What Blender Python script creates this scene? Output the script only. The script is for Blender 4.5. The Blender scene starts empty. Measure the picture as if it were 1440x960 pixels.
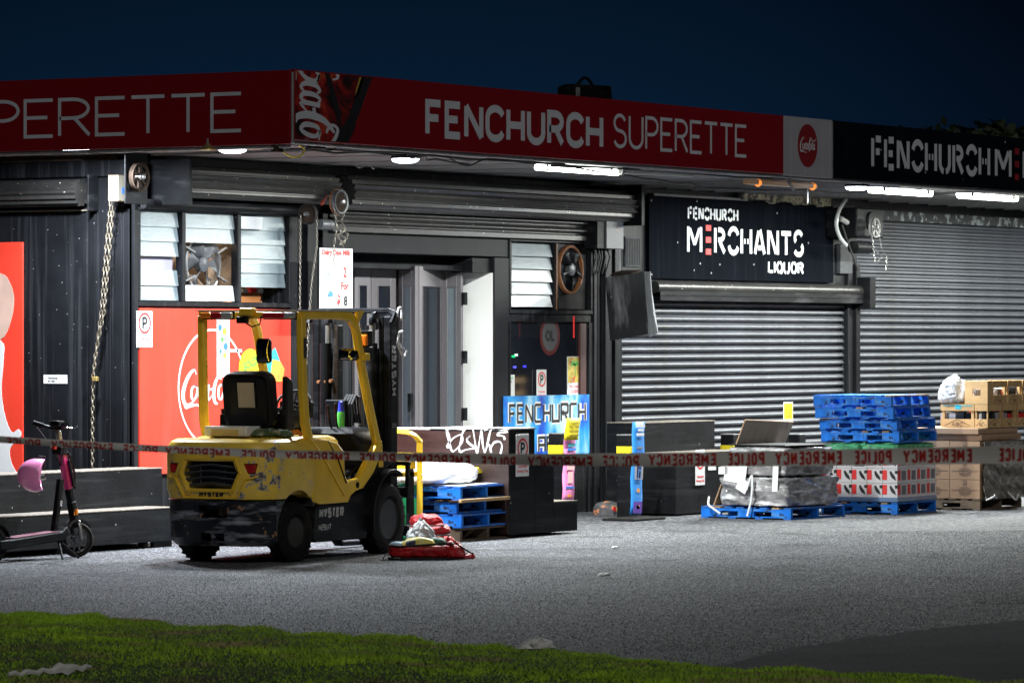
import bpy, bmesh, math, random
from mathutils import Vector, Matrix
random.seed(7)
R = math.radians
sc = bpy.context.scene
# ------------------------------------------------------------------ camera
# World: main shop front runs along +X in the plane y = 0, the street side is -Y, corner of the building at the origin.
CAM = Vector((-34.41, -24.99, 2.0)); YAW = R(30.98)
FW = Vector((math.cos(YAW), math.sin(YAW), 0)); RT = Vector((math.sin(YAW), -math.cos(YAW), 0)); UP = Vector((0, 0, 1))
cam = bpy.data.cameras.new('camera'); cam_o = bpy.data.objects.new('camera', cam); sc.collection.objects.link(cam_o)
cam_o.location = CAM; cam_o.rotation_euler = (R(90), 0, YAW - R(90))
cam.lens = 152.5; cam.sensor_width = 36; cam.shift_y = -5 / 1440; cam.clip_end = 3000; cam.clip_start = .5
cam.dof.use_dof = True; cam.dof.focus_distance = 41; cam.dof.aperture_fstop = 9
sc.camera = cam_o
# ------------------------------------------------------------------ dusk sky and an assumed weak street light from the left
w = bpy.data.worlds.new('World'); sc.world = w; w.use_nodes = True
nt = w.node_tree; bg = nt.nodes['Background']
# late dusk: deep blue, a little lighter low down towards the afterglow behind the shops
geo = nt.nodes.new('ShaderNodeNewGeometry'); vt = nt.nodes.new('ShaderNodeVectorMath'); vt.operation = 'DOT_PRODUCT'
nt.links.new(geo.outputs['Incoming'], vt.inputs[0]); vt.inputs[1].default_value = (-math.cos(YAW + R(2.2)), -math.sin(YAW + R(2.2)), 0)
mr = nt.nodes.new('ShaderNodeMapRange'); mr.inputs[1].default_value = .983; mr.inputs[2].default_value = 1.0; mr.interpolation_type = 'SMOOTHSTEP'; nt.links.new(vt.outputs['Value'], mr.inputs[0])
mx = nt.nodes.new('ShaderNodeMix'); mx.data_type = 'RGBA'; mx.inputs[6].default_value = (.0009, .0032, .0085, 1); mx.inputs[7].default_value = (.0022, .0106, .0275, 1)
nt.links.new(mr.outputs[0], mx.inputs[0]); nt.links.new(mx.outputs[2], bg.inputs[0])
sx = nt.nodes.new('ShaderNodeSeparateXYZ'); nt.links.new(geo.outputs['Incoming'], sx.inputs[0]); me_ = nt.nodes.new('ShaderNodeMapRange'); nt.links.new(sx.outputs[2], me_.inputs[0])
for i_, v_ in ((1, -.10), (2, -.035), (3, .55), (4, 1.25)): me_.inputs[i_].default_value = v_
nt.links.new(me_.outputs[0], bg.inputs[1]); bg.inputs[1].default_value = 1.0
sl = bpy.data.lights.new('assumed_street_light', 'SUN'); sl.energy = .55; sl.angle = R(6); sl.color = (1, .97, .93)  # sun lamp standing in for an assumed street light out of view
slo = bpy.data.objects.new('assumed_street_light', sl); sc.collection.objects.link(slo)
az = R(231); el = R(30)
slo.rotation_euler = Vector((math.cos(az) * math.cos(el), math.sin(az) * math.cos(el), math.sin(el))).to_track_quat('Z', 'Y').to_euler()
vs = sc.view_settings; vs.view_transform = 'Standard'; vs.look = 'None'; vs.exposure = 0; vs.gamma = 1; vs.use_curve_mapping = False
# ------------------------------------------------------------------ survey helpers (a sight line cut with a real plane)
def ray(px, py): return FW + RT * ((px - 720) / 6100) + UP * ((475 - py) / 6100)
def onD(px, py, d=0.0):
    r = ray(px, py); return CAM + r * ((-d - CAM.y) / r.y)
def onX(px, py, x=0.0):
    r = ray(px, py); return CAM + r * ((x - CAM.x) / r.x)
def onZ(px, py, z=0.0):
    r = ray(px, py); return CAM + r * ((z - CAM.z) / r.z)
def sD(px, d=0.0): return onD(px, 475, d).x
def zD(px, py, d=0.0): return onD(px, py, d).z
def atdist(px, py, Y): return CAM + ray(px, py) * Y
# ------------------------------------------------------------------ materials
MATS = {}
def mat(name, col, rough=.5, metal=0, var=.12, vs=3, bump=0, bs=60, chips=None, streak=None, specks=None, rnd=0, spec=.5, coat=0, emit=None, mask=None):
    if name in MATS: return MATS[name]
    m = bpy.data.materials.new(name); m.use_nodes = True; n = m.node_tree.nodes; l = m.node_tree.links
    p = n['Principled BSDF']; p.inputs['Roughness'].default_value = rough; p.inputs['Metallic'].default_value = metal
    p.inputs['Specular IOR Level'].default_value = spec; p.inputs['Coat Weight'].default_value = coat
    tc = n.new('ShaderNodeTexCoord')
    def noise(scale, det=4, mp=None, rgh=.55):
        t = n.new('ShaderNodeTexNoise'); t.inputs['Scale'].default_value = scale; t.inputs['Detail'].default_value = det; t.inputs['Roughness'].default_value = rgh
        if mp:
            q = n.new('ShaderNodeMapping'); q.inputs['Scale'].default_value = mp; l.new(tc.outputs['Object'], q.inputs[0]); l.new(q.outputs[0], t.inputs['Vector'])
        else: l.new(tc.outputs['Object'], t.inputs['Vector'])
        return t.outputs['Fac']
    def ramp(src, a, b, lo=0, hi=1):
        r_ = n.new('ShaderNodeMapRange'); r_.inputs[1].default_value = a; r_.inputs[2].default_value = b; r_.inputs[3].default_value = lo; r_.inputs[4].default_value = hi
        l.new(src, r_.inputs[0]); return r_.outputs[0]
    def mix(f, a, b, mode='MIX'):
        x = n.new('ShaderNodeMix'); x.data_type = 'RGBA'; x.blend_type = mode
        if isinstance(f, (int, float)): x.inputs[0].default_value = f
        else: l.new(f, x.inputs[0])
        for s_, v in ((x.inputs[6], a), (x.inputs[7], b)):
            if isinstance(v, tuple): s_.default_value = (*v[:3], 1)
            else: l.new(v, s_)
        return x.outputs[2]
    c = mix(ramp(noise(vs, 6), .3, .7), tuple(v * (1 - var) for v in col), tuple(min(1, v * (1 + var)) for v in col))
    if rnd:
        oi = n.new('ShaderNodeObjectInfo'); hs = n.new('ShaderNodeHueSaturation')
        l.new(ramp(oi.outputs['Random'], 0, 1, 1 - rnd, 1 + rnd), hs.inputs['Value']); l.new(c, hs.inputs['Color']); c = hs.outputs[0]
    if streak: c = mix(ramp(noise(1, 5, streak[2] if len(streak) > 2 else (14, 14, .5)), .52, .72, 0, streak[1]), c, streak[0])
    if chips:
        nz = noise(chips[2], 8, None, .65)
        if mask:   # heavier wear around one spot of the object
            dn = n.new('ShaderNodeVectorMath'); dn.operation = 'DISTANCE'; l.new(tc.outputs['Object'], dn.inputs[0]); dn.inputs[1].default_value = mask[0]
            ad = n.new('ShaderNodeMath'); ad.operation = 'ADD'; l.new(nz, ad.inputs[0]); l.new(ramp(dn.outputs['Value'], 0, mask[1], mask[2], 0), ad.inputs[1]); nz = ad.outputs[0]
            c = mix(ramp(nz, chips[1] - .035, chips[1] - .03), c, (.42, .40, .36))
        c = mix(ramp(nz, chips[1], chips[1] + .012), c, chips[0])
    if specks:
        v = n.new('ShaderNodeTexVoronoi'); v.inputs['Scale'].default_value = specks[2]; l.new(tc.outputs['Object'], v.inputs['Vector'])
        s1 = ramp(v.outputs['Distance'], specks[1], specks[1] + .03, 1, 0)
        sr = n.new('ShaderNodeSeparateColor'); l.new(v.outputs['Color'], sr.inputs[0])
        mm = n.new('ShaderNodeMath'); mm.operation = 'MULTIPLY'; l.new(s1, mm.inputs[0]); l.new(ramp(sr.outputs[0], .62, .64), mm.inputs[1])
        c = mix(mm.outputs[0], c, specks[0])
    l.new(c, p.inputs['Base Color'])
    if bump:
        b = n.new('ShaderNodeBump'); b.inputs['Strength'].default_value = bump; b.inputs['Distance'].default_value = .01
        l.new(noise(bs, 5), b.inputs['Height']); l.new(b.outputs[0], p.inputs['Normal'])
    if emit:
        p.inputs['Emission Color'].default_value = (*emit[0], 1); p.inputs['Emission Strength'].default_value = emit[1]
    MATS[name] = m; return m
WH = (.75, .75, .74)
M = dict(
 black=mat('black_paint_wall', (.0080, .0085, .0105), .45, spec=.16, var=.35, vs=2, bump=.2, bs=30, streak=((.045, .047, .052), .6, (16, 16, .4)), specks=((.2, .2, .2), .045, 11)),
 blackp=mat('black_plywood', (.0065, .007, .0085), .5, spec=.14, var=.45, vs=4, bump=.3, bs=50, chips=((.10, .09, .08), .68, 9), streak=((.026, .027, .029), .7, (1, 1, 18)), specks=((.35, .35, .33), .06, 9), rnd=.1),
 brownp=mat('dark_brown_plywood', (.035, .02, .017), .35, var=.3, vs=4, bump=.2, bs=50, streak=((.07, .045, .04), .6, (1, 1, 14)), specks=((.55, .55, .52), .08, 13)),
 plyedge=mat('plywood_edge', (.17, .145, .12), .7, var=.4, vs=20, bump=.2),
 shutter=mat('shutter_steel', (.080, .086, .102), .40, metal=.15, var=.18, vs=3, bump=.10, bs=9, streak=((.055, .052, .05), .65, (1.5, 2, 5)), chips=((.30, .24, .18), .70, 9), specks=((.4, .3, .24), .05, 6), rnd=.06),
 shutterd=mat('dirty_shutter_steel', (.032, .031, .030), .34, metal=.25, var=.25, vs=6, bump=.1, bs=40, chips=((.32, .30, .24), .68, 22), streak=((.05, .045, .04), .6, (.8, 2, 9)), specks=((.62, .6, .52), .10, 15)),
 roofred=mat('sign_red', (.20, .005, .010), .35, var=.05, vs=1, spec=.3),
 redpanel=mat('panel_red', (.80, .055, .03), .35, var=.04, vs=1.5, spec=.4, streak=((.85, .13, .1), .3, (3, 3, .4))),
 white=mat('white_print', WH, .5, var=.03),
 whitesign=mat('white_sign_board', (.33, .32, .345), .5, var=.07, vs=3, streak=((.45, .44, .45), .5)),
 lettering=mat('faded_white_vinyl', (.52, .54, .57), .5, var=.05),
 redprint=mat('red_print', (.72, .03, .03), .5, var=.04),
 darkred=mat('dark_red_print', (.22, .012, .015), .45, var=.05),
 blackprint=mat('black_print', (.012, .012, .014), .5, var=.05),
 blueprint=mat('blue_print', (.04, .18, .6), .5, var=.05),
 pinkprint=mat('pale_pink_print', (.8, .5, .5), .5, var=.05),
 tealprint=mat('teal_print', (.03, .4, .5), .5, var=.05),
 greenprint=mat('green_print', (.10, .5, .08), .5, var=.1),
 orangeprint=mat('orange_print', (.85, .33, .05), .5, var=.2, vs=12),
 yellowprint=mat('yellow_print', (.85, .68, .02), .5, var=.05),
 blacksign=mat('black_sign_board', (.0030, .0042, .0070), .8, spec=.02, var=.2, vs=2, streak=((.009, .011, .015), .6), specks=((.4, .4, .4), .05, 5)),
 soffit=mat('grey_soffit', (.13, .13, .138), .6, var=.15, vs=1.5, streak=((.2, .2, .2), .5, (.5, 4, 4)), bump=.05, rnd=.07),
 trim=mat('pale_trim', (.22, .22, .22), .5, var=.2, vs=8, chips=((.1, .08, .06), .62, 12)),
 greywall=mat('grey_rendered_wall', (.05, .054, .062), .6, var=.3, vs=9, bump=.6, bs=70, chips=((.04, .04, .045), .6, 10)),
 steel=mat('painted_grey_steel', (.07, .074, .082), .45, var=.15, vs=6, chips=((.3, .12, .05), .66, 10), bump=.05),
 alu=mat('grey_aluminium', (.18, .168, .182), .4, metal=.3, var=.06),
 darkglass=mat('dark_glass', (.012, .014, .02), .06, var=.3, vs=2, spec=.6),
 paleglass=mat('pale_blind_glass', (.15, .18, .21), .12, var=.12, vs=2),
 frost=mat('obscure_glass', (.20, .25, .27), .28, var=.10, vs=5, bump=.25, bs=90, rnd=.14),
 frostpale=mat('pale_obscure_glass', (.74, .76, .76), .3, var=.04, rnd=.04),  # paler than the other panes, for a few louvres and one sheet
 lilac=mat('lilac_curtain', (.42, .40, .56), .8, var=.15, vs=6, streak=((.3, .28, .44), .5, (2, 2, 24))),
 brownroom=mat('brown_interior', (.10, .062, .038), .8, var=.5, vs=7),
 orangewood=mat('orange_wood', (.5, .19, .06), .5, var=.2, vs=3, streak=((.35, .12, .04), .5, (1, 1, 16))),
 chrome=mat('worn_metal', (.34, .34, .34), .3, metal=.8, var=.2, vs=12),
 chain=mat('galvanised_chain', (.22, .20, .17), .4, metal=.6, var=.35, vs=25),
 rubber=mat('tyre_rubber', (.011, .0105, .010), .8, spec=.15, var=.35, vs=10, bump=.3, bs=60, streak=((.05, .045, .04), .6, (5, 5, 5))),
 rust=mat('rusty_iron', (.030, .021, .016), .8, spec=.05, var=.5, vs=20, bump=.4),
 orust=mat('orange_rust', (.22, .085, .03), .7, var=.3, vs=20),
 whitewall=mat('white_wall', (.80, .80, .80), .6, var=.03, bump=.03),
 fyellow=mat('machine_yellow', (.88, .56, .035), .38, var=.08, vs=5, bump=.03, specks=((.12, .10, .05), .05, 12), coat=.2),
 fyellowc=mat('machine_yellow_chipped', (.92, .62, .075), .4, var=.10, vs=5, bump=.05, chips=((.13, .10, .09), .66, 8), coat=.15, mask=((-.42, -.50, .74), .42, .16)),
 fblack=mat('machine_black', (.0075, .008, .0095), .45, spec=.09, var=.3, vs=6, bump=.08, bs=50, streak=((.06, .06, .065), .5, (2, 2, 8)), rnd=.05),
 fscuff=mat('scuffed_black_steel', (.012, .014, .019), .38, spec=.3, var=.4, vs=7, bump=.35, bs=30, chips=((.34, .20, .11), .635, 9), streak=((.40, .42, .48), .9, (3, 3, 15))),
 seat=mat('black_vinyl', (.014, .014, .016), .5, spec=.25, var=.2, vs=9, bump=.15, bs=90),
 pal_blue=mat('blue_pallet_paint', (.006, .15, .60), .55, spec=.3, var=.3, vs=9, bump=.4, bs=50, chips=((.02, .03, .05), .60, 12), streak=((.12, .30, .52), .6, (7, 7, 12)), rnd=.18),
 pal_blued=mat('worn_blue_pallet_paint', (.008, .11, .45), .6, var=.3, vs=8, bump=.4, bs=50, chips=((.25, .17, .1), .58, 8), rnd=.25),
 pal_wood=mat('weathered_timber', (.30, .20, .11), .7, var=.3, vs=6, bump=.4, bs=40, streak=((.15, .10, .06), .7, (3, 3, 14)), rnd=.2),
 pal_dark=mat('dark_weathered_timber', (.12, .085, .055), .75, var=.4, vs=6, bump=.5, bs=40, rnd=.25),
 crate=mat('crate_timber', (.50, .32, .14), .6, var=.15, vs=5, bump=.2, bs=40, streak=((.36, .22, .1), .6, (2, 2, 16)), rnd=.12),
 card=mat('brown_cardboard', (.32, .20, .12), .75, var=.1, vs=4, bump=.1, bs=30, streak=((.32, .21, .13), .5, (14, 14, 1)), rnd=.08),
 cardg=mat('grey_cardboard', (.40, .34, .28), .7, var=.12, vs=3, streak=((.18, .15, .12), .6, (12, 12, .7)), rnd=.05),
 concrete=mat('dark_concrete', (.068, .069, .073), .9, spec=.05, var=.35, vs=1.2, bump=.6, bs=45, chips=((.11, .112, .118), .56, 30)),
 cotton=mat('white_sheet', (.68, .68, .68), .8, var=.03, bump=.2, bs=20),
 greencloth=mat('green_cloth', (.01, .36, .13), .8, var=.2, vs=12, bump=.3),
 redfab=mat('red_nylon', (.46, .010, .014), .45, var=.35, vs=18, bump=1, bs=16, streak=((.14, .003, .006), .8, (14, 14, 14))),
 dkfab=mat('black_webbing', (.009, .009, .010), .6, var=.2),
 pink=mat('scooter_magenta', (.55, .012, .17), .3, var=.08, coat=.4),
 helmet=mat('pink_helmet_shell', (.80, .26, .52), .3, var=.08, coat=.5, specks=((.15, .05, .1), .05, 14)),
 orange=mat('orange_lens', (.9, .25, .02), .25, var=.1), redlens=mat('red_lens', (.45, .015, .02), .2, var=.15),
 paleplas=mat('pale_lens', (.36, .38, .38), .25, var=.1),
 foliage=mat('night_foliage', (.03, .045, .02), .8, var=.4), bark=mat('bark', (.06, .045, .03), .9),
 greenpal=mat('green_film', (.06, .32, .15), .5, var=.5, vs=16, bump=.3, specks=((.6, .75, .65), .2, 30)),
 camo=mat('green_camouflage_cloth', (.10, .16, .08), .8, var=.3, vs=14, chips=((.36, .34, .22), .54, 14)),
 litter=mat('white_paper', (.7, .7, .68), .7, var=.1, vs=20),
)
# ------------------------------------------------------------------ mesh builder
class MB:
    def __init__(s): s.v = []; s.f = []
    def add(s, vs_, fs):
        o = len(s.v); s.v += [Vector(v) for v in vs_]; s.f += [tuple(i + o for i in f) for f in fs]; return s
    def box(s, x0, x1, y0, y1, z0, z1):
        x0, x1 = sorted((x0, x1)); y0, y1 = sorted((y0, y1)); z0, z1 = sorted((z0, z1))
        return s.add([(x0, y0, z0), (x1, y0, z0), (x1, y1, z0), (x0, y1, z0), (x0, y0, z1), (x1, y0, z1), (x1, y1, z1), (x0, y1, z1)],
                     [(0, 3, 2, 1), (4, 5, 6, 7), (0, 1, 5, 4), (1, 2, 6, 5), (2, 3, 7, 6), (3, 0, 4, 7)])
    def beam(s, p0, p1, w_, h_, up=(0, 0, 1)):
        p0 = Vector(p0); p1 = Vector(p1); d = (p1 - p0).normalized(); up = Vector(up)
        if abs(d.dot(up)) > .98: up = Vector((1, 0, 0)) if abs(d.x) < .9 else Vector((0, 1, 0))
        a = d.cross(up).normalized() * (w_ / 2); b = a.cross(d).normalized() * (h_ / 2)
        q = []
        for p in (p0, p1): q += [p - a - b, p + a - b, p + a + b, p - a + b]
        return s.add(q, [(0, 3, 2, 1), (4, 5, 6, 7), (0, 1, 5, 4), (1, 2, 6, 5), (2, 3, 7, 6), (3, 0, 4, 7)])
    def path(s, pts, w_, h_, side=(0, 1, 0)):      # rectangular bar swept along a bent path; 'side' = width direction
        pts = [Vector(p) for p in pts]; side = Vector(side).normalized(); q = []
        for i, p in enumerate(pts):
            t = (pts[min(i + 1, len(pts) - 1)] - pts[max(i - 1, 0)]).normalized(); nn = t.cross(side).normalized()
            for a, b in ((-1, -1), (1, -1), (1, 1), (-1, 1)): q.append(p + side * (a * w_ / 2) + nn * (b * h_ / 2))
        f = []
        for i in range(len(pts) - 1):
            for k in range(4): f.append((i * 4 + k, i * 4 + (k + 1) % 4, i * 4 + 4 + (k + 1) % 4, i * 4 + 4 + k))
        n_ = (len(pts) - 1) * 4; f += [(3, 2, 1, 0), (n_, n_ + 1, n_ + 2, n_ + 3)]
        return s.add(q, f)
    def tube(s, pts, r, n=8, closed=False):
        pts = [Vector(p) for p in pts]; m = len(pts); rs = r if isinstance(r, (list, tuple)) else [r] * m; q = []; f = []
        a = None
        for i, p in enumerate(pts):
            t = (pts[(i + 1) % m] - pts[(i - 1) % m]) if closed else (pts[min(i + 1, m - 1)] - pts[max(i - 1, 0)])
            t.normalize()
            if a is None: a = t.orthogonal().normalized()
            else: a = (a - t * a.dot(t)).normalized()
            b = t.cross(a)
            for k in range(n):
                th = 2 * math.pi * k / n; q.append(p + (a * math.cos(th) + b * math.sin(th)) * rs[i])
        for i in range(m if closed else m - 1):
            j = (i + 1) % m
            for k in range(n): f.append((i * n + k, i * n + (k + 1) % n, j * n + (k + 1) % n, j * n + k))
        if not closed: f += [tuple(range(n))[::-1], tuple((m - 1) * n + k for k in range(n))]
        return s.add(q, f)
    def cyl(s, p0, p1, r, n=20, r2=None): return s.tube([p0, p1], [r, r if r2 is None else r2], n)
    def lathe(s, prof, c=(0, 0, 0), axis='z', n=24):  # prof: (radius, height) closed by axis ends
        q = []; f = []; c = Vector(c)
        for (r, h) in prof:
            for k in range(n):
                t = 2 * math.pi * k / n; a, b = r * math.cos(t), r * math.sin(t)
                v = {'z': (a, b, h), 'y': (a, h, b), 'x': (h, a, b)}[axis]; q.append(c + Vector(v))
        for i in range(len(prof) - 1):
            for k in range(n): f.append((i * n + k, i * n + (k + 1) % n, (i + 1) * n + (k + 1) % n, (i + 1) * n + k))
        ringed = tuple(prof[0]) == tuple(prof[-1])
        if prof[0][0] > 1e-4 and not ringed: f.append(tuple(range(n))[::-1])
        if prof[-1][0] > 1e-4 and not ringed: f.append(tuple((len(prof) - 1) * n + k for k in range(n)))
        return s.add(q, f)
    def prism(s, poly, t0, t1, plane='xz'):   # closed 2-D outline extruded between two depths
        n = len(poly); q = []
        for t in (t0, t1):
            for a, b in poly: q.append({'xz': (a, t, b), 'yz': (t, a, b), 'xy': (a, b, t)}[plane])
        f = [tuple(range(n)), tuple(range(n, 2 * n))[::-1]] + [(i, n + i, n + (i + 1) % n, (i + 1) % n) for i in range(n)]
        return s.add(q, f)
    def loft(s, rings, cap=True):
        n = len(rings[0]); q = [p for r in rings for p in r]; f = []
        for i in range(len(rings) - 1):
            for k in range(n): f.append((i * n + k, i * n + (k + 1) % n, (i + 1) * n + (k + 1) % n, (i + 1) * n + k))
        if cap: f += [tuple(range(n))[::-1], tuple((len(rings) - 1) * n + k for k in range(n))]
        return s.add(q, f)
    def grid(s, fn, nu, nv, thick=0, wrap=False):
        q = [fn(i / nu, j / nv) for j in range(nv + 1) for i in range(nu + 1)]
        f = [(j * (nu + 1) + i, j * (nu + 1) + i + 1, (j + 1) * (nu + 1) + i + 1, (j + 1) * (nu + 1) + i) for j in range(nv) for i in range(nu)]
        return s.add(q, f)
    def xf(s, mtx): s.v = [mtx @ v for v in s.v]; return s
    def mesh(s, name, fix=True):
        me = bpy.data.meshes.new(name); me.from_pydata([tuple(v) for v in s.v], [], s.f)
        if fix:
            b = bmesh.new(); b.from_mesh(me); bmesh.ops.recalc_face_normals(b, faces=b.faces); b.to_mesh(me); b.free()
        return me
    def build(s, name, material, parent=None, smooth=.6, bevel=0, seg=2, loc=None, fix=True, sub=0, solid=0):
        return link(name, s.mesh(name, fix), material, parent, smooth, bevel, seg, loc, sub, solid)
def link(name, me, material, parent=None, smooth=.6, bevel=0, seg=2, loc=None, sub=0, solid=0):
    if isinstance(material, str): material = M[material]
    if not me.materials: me.materials.append(material)
    if smooth:
        me.polygons.foreach_set('use_smooth', [True] * len(me.polygons)); me.set_sharp_from_angle(angle=smooth)
    o = bpy.data.objects.new(name, me); sc.collection.objects.link(o); o.parent = parent
    if loc is not None: o.location = loc
    if solid:
        d = o.modifiers.new('thickness', 'SOLIDIFY'); d.thickness = solid; d.offset = 0
    if bevel:
        d = o.modifiers.new('edges', 'BEVEL'); d.width = bevel; d.segments = seg; d.limit_method = 'ANGLE'; d.angle_limit = .6
    if sub:
        d = o.modifiers.new('soft', 'SUBSURF'); d.levels = sub; d.render_levels = sub
    return o
def cut(mb, cutters):
    a = bpy.data.objects.new('body', mb.mesh('body')); sc.collection.objects.link(a); tmp = []
    for c in cutters:
        o = bpy.data.objects.new('void', c.mesh('void')); sc.collection.objects.link(o); tmp.append(o)
        d = a.modifiers.new('b', 'BOOLEAN'); d.operation = 'DIFFERENCE'; d.object = o; d.solver = 'EXACT'
    bpy.context.view_layer.update()
    me = bpy.data.meshes.new_from_object(a.evaluated_get(bpy.context.evaluated_depsgraph_get()))
    for o in tmp + [a]: bpy.data.objects.remove(o)
    me.materials.clear(); return me
def tag(o, label=None, cat=None, group=None, kind=None):
    for k, v in (('label', label), ('category', cat), ('group', group), ('kind', kind)):
        if v: o[k] = v
    return o
def thing(name, label, cat, loc=(0, 0, 0), rz=0, group=None):
    o = bpy.data.objects.new(name, None); sc.collection.objects.link(o); o.location = loc; o.rotation_euler = (0, 0, rz); o.empty_display_size = .2
    return tag(o, label, cat, group)
def copy_tree(o, parent=None, label=None, loc=None, rz=None, kids=None):
    c = o.copy(); sc.collection.objects.link(c); c.parent = parent
    if label: c['label'] = label
    if loc is not None: c.location = loc
    if rz is not None: c.rotation_euler = (0, 0, rz)
    for ch in list(o.children): copy_tree(ch, c)
    return c
def subpart(name, me, parent, loc=(0, 0, 0), rot=None, material=None):   # repeat that shares mesh data
    o = bpy.data.objects.new(name, me); sc.collection.objects.link(o); o.parent = parent; o.location = loc
    if rot: o.rotation_euler = rot
    if material and not me.materials: me.materials.append(M[material])
    return o
# ------------------------------------------------------------------ lettering: strokes swept to thin raised ribbons
def arc(cx, cy, rx, ry, a0, a1, n=10): return [(cx + rx * math.cos(R(a0 + (a1 - a0) * i / n)), cy + ry * math.sin(R(a0 + (a1 - a0) * i / n))) for i in range(n + 1)]
G = {
 'F': (.5, [[(0, 0), (0, 1), (.5, 1)], [(0, .52), (.42, .52)]]), 'E': (.52, [[(.52, 0), (0, 0), (0, 1), (.52, 1)], [(0, .52), (.42, .52)]]),
 'N': (.6, [[(0, 0), (0, 1), (.6, 0), (.6, 1)]]), 'H': (.6, [[(0, 0), (0, 1)], [(.6, 0), (.6, 1)], [(0, .5), (.6, .5)]]),
 'C': (.6, [arc(.32, .68, .32, .32, 20, 180) + arc(.32, .32, .32, .32, 180, 340)]),
 'U': (.6, [[(0, 1), (0, .3)] + arc(.3, .3, .3, .3, 180, 360) + [(.6, 1)]]),
 'R': (.56, [[(0, 0), (0, 1), (.26, 1)] + arc(.26, .74, .28, .26, 90, -90) + [(0, .48)], [(.28, .48), (.56, 0)]]),
 'P': (.54, [[(0, 0), (0, 1), (.26, 1)] + arc(.26, .73, .28, .27, 90, -90) + [(0, .46)]]),
 'S': (.55, [arc(.27, .75, .25, .25, 20, 270) + arc(.28, .25, .27, .25, 90, -160)]),
 'T': (.6, [[(0, 1), (.6, 1)], [(.3, 1), (.3, 0)]]), 'M': (.75, [[(0, 0), (0, 1), (.375, .25), (.75, 1), (.75, 0)]]),
 'A': (.6, [[(0, 0), (.3, 1), (.6, 0)], [(.13, .35), (.47, .35)]]), 'L': (.48, [[(0, 1), (0, 0), (.48, 0)]]), 'I': (.02, [[(0, 0), (0, 1)]]),
 'Q': (.64, [arc(.32, .68, .32, .32, 0, 180) + arc(.32, .32, .32, .32, 180, 360) + [(.64, .68)], [(.4, .25), (.66, -.05)]]),
 'O': (.64, [arc(.32, .68, .32, .32, 0, 180) + arc(.32, .32, .32, .32, 180, 360) + [(.64, .68)]]),
 'Y': (.6, [[(0, 1), (.3, .45), (.6, 1)], [(.3, .45), (.3, 0)]]), 'G': (.6, [arc(.32, .68, .32, .32, 20, 180) + arc(.32, .32, .32, .32, 180, 360) + [(.64, .45), (.38, .45)]]),
 ' ': (.35, []), '-': (.3, [[(0, .5), (.3, .5)]]),
}
SQ = dict(G)   # square techno face
SQ.update({'C': (.6, [[(.6, 1), (.08, 1), (0, .92), (0, .08), (.08, 0), (.6, 0)]]), 'U': (.6, [[(0, 1), (0, 0), (.6, 0), (.6, 1)]]),
 'R': (.6, [[(0, 0), (0, 1), (.55, 1), (.6, .93), (.6, .55), (.55, .48), (0, .48)], [(.3, .48), (.6, 0)]]), 'P': (.6, [[(0, 0), (0, 1), (.55, 1), (.6, .93), (.6, .52), (.55, .45), (0, .45)]]),
 'A': (.6, [[(0, 0), (0, 1), (.6, 1), (.6, 0)], [(0, .45), (.6, .45)]])})
ST = {  # stencil face: strokes broken by gaps
 'F': (.5, [[(0, 0), (0, 1)], [(.2, .91), (.5, .91)], [(.2, .53), (.42, .53)]]), 'E': (.5, [[(0, 0), (0, 1)], [(.2, .91), (.5, .91)], [(.2, .5), (.44, .5)], [(.2, .09), (.5, .09)]]),
 '3': (.5, [[(0, .91), (.5, .91)], [(0, .5), (.5, .5)], [(0, .09), (.5, .09)]]),
 'N': (.62, [[(0, 0), (0, 1)], [(.1, .95), (.5, .05)], [(.62, .0), (.62, 1)]]), 'H': (.6, [[(0, 0), (0, 1)], [(.6, 0), (.6, 1)], [(.16, .5), (.24, .5)], [(.36, .5), (.44, .5)]]),
 'C': (.58, [arc(.32, .66, .30, .34, 15, 172), arc(.32, .34, .30, .34, 188, 345)]),
 'U': (.6, [[(0, 1), (0, .3)] + arc(.3, .3, .3, .3, 180, 255), arc(.3, .3, .3, .3, 285, 360) + [(.6, 1)]]),
 'R': (.58, [[(0, 0), (0, 1)], [(.18, .93)] + arc(.28, .72, .26, .21, 90, -90) + [(.18, .51)], [(.3, .42), (.58, 0)]]),
 'M': (.8, [[(0, 0), (0, 1)], [(.1, .92), (.4, .3), (.7, .92)], [(.8, 0), (.8, 1)]]), 'A': (.62, [[(0, 0), (.24, .95)], [(.34, 1), (.62, 0)], [(.2, .25), (.42, .25)]]),
 'T': (.6, [[(-.02, .9), (.62, .9)], [(.3, .76), (.3, 0)]]), 'S': (.55, [arc(.27, .74, .25, .24, 20, 225), arc(.28, .26, .27, .24, 45, -160)]),
 'L': (.44, [[(0, 0), (0, 1)], [(.14, .08), (.46, .08)]]), 'I': (.02, [[(0, 0), (0, 1)]]), 'Q': (.62, [arc(.32, .5, .3, .48, 100, 260), arc(.32, .5, .3, .48, -80, 80), [(.42, .2), (.62, -.04)]]),
 'O': (.62, [arc(.32, .5, .3, .48, 100, 260), arc(.32, .5, .3, .48, -80, 80)]), ' ': (.4, []), 'P': G['P'],
}
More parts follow.
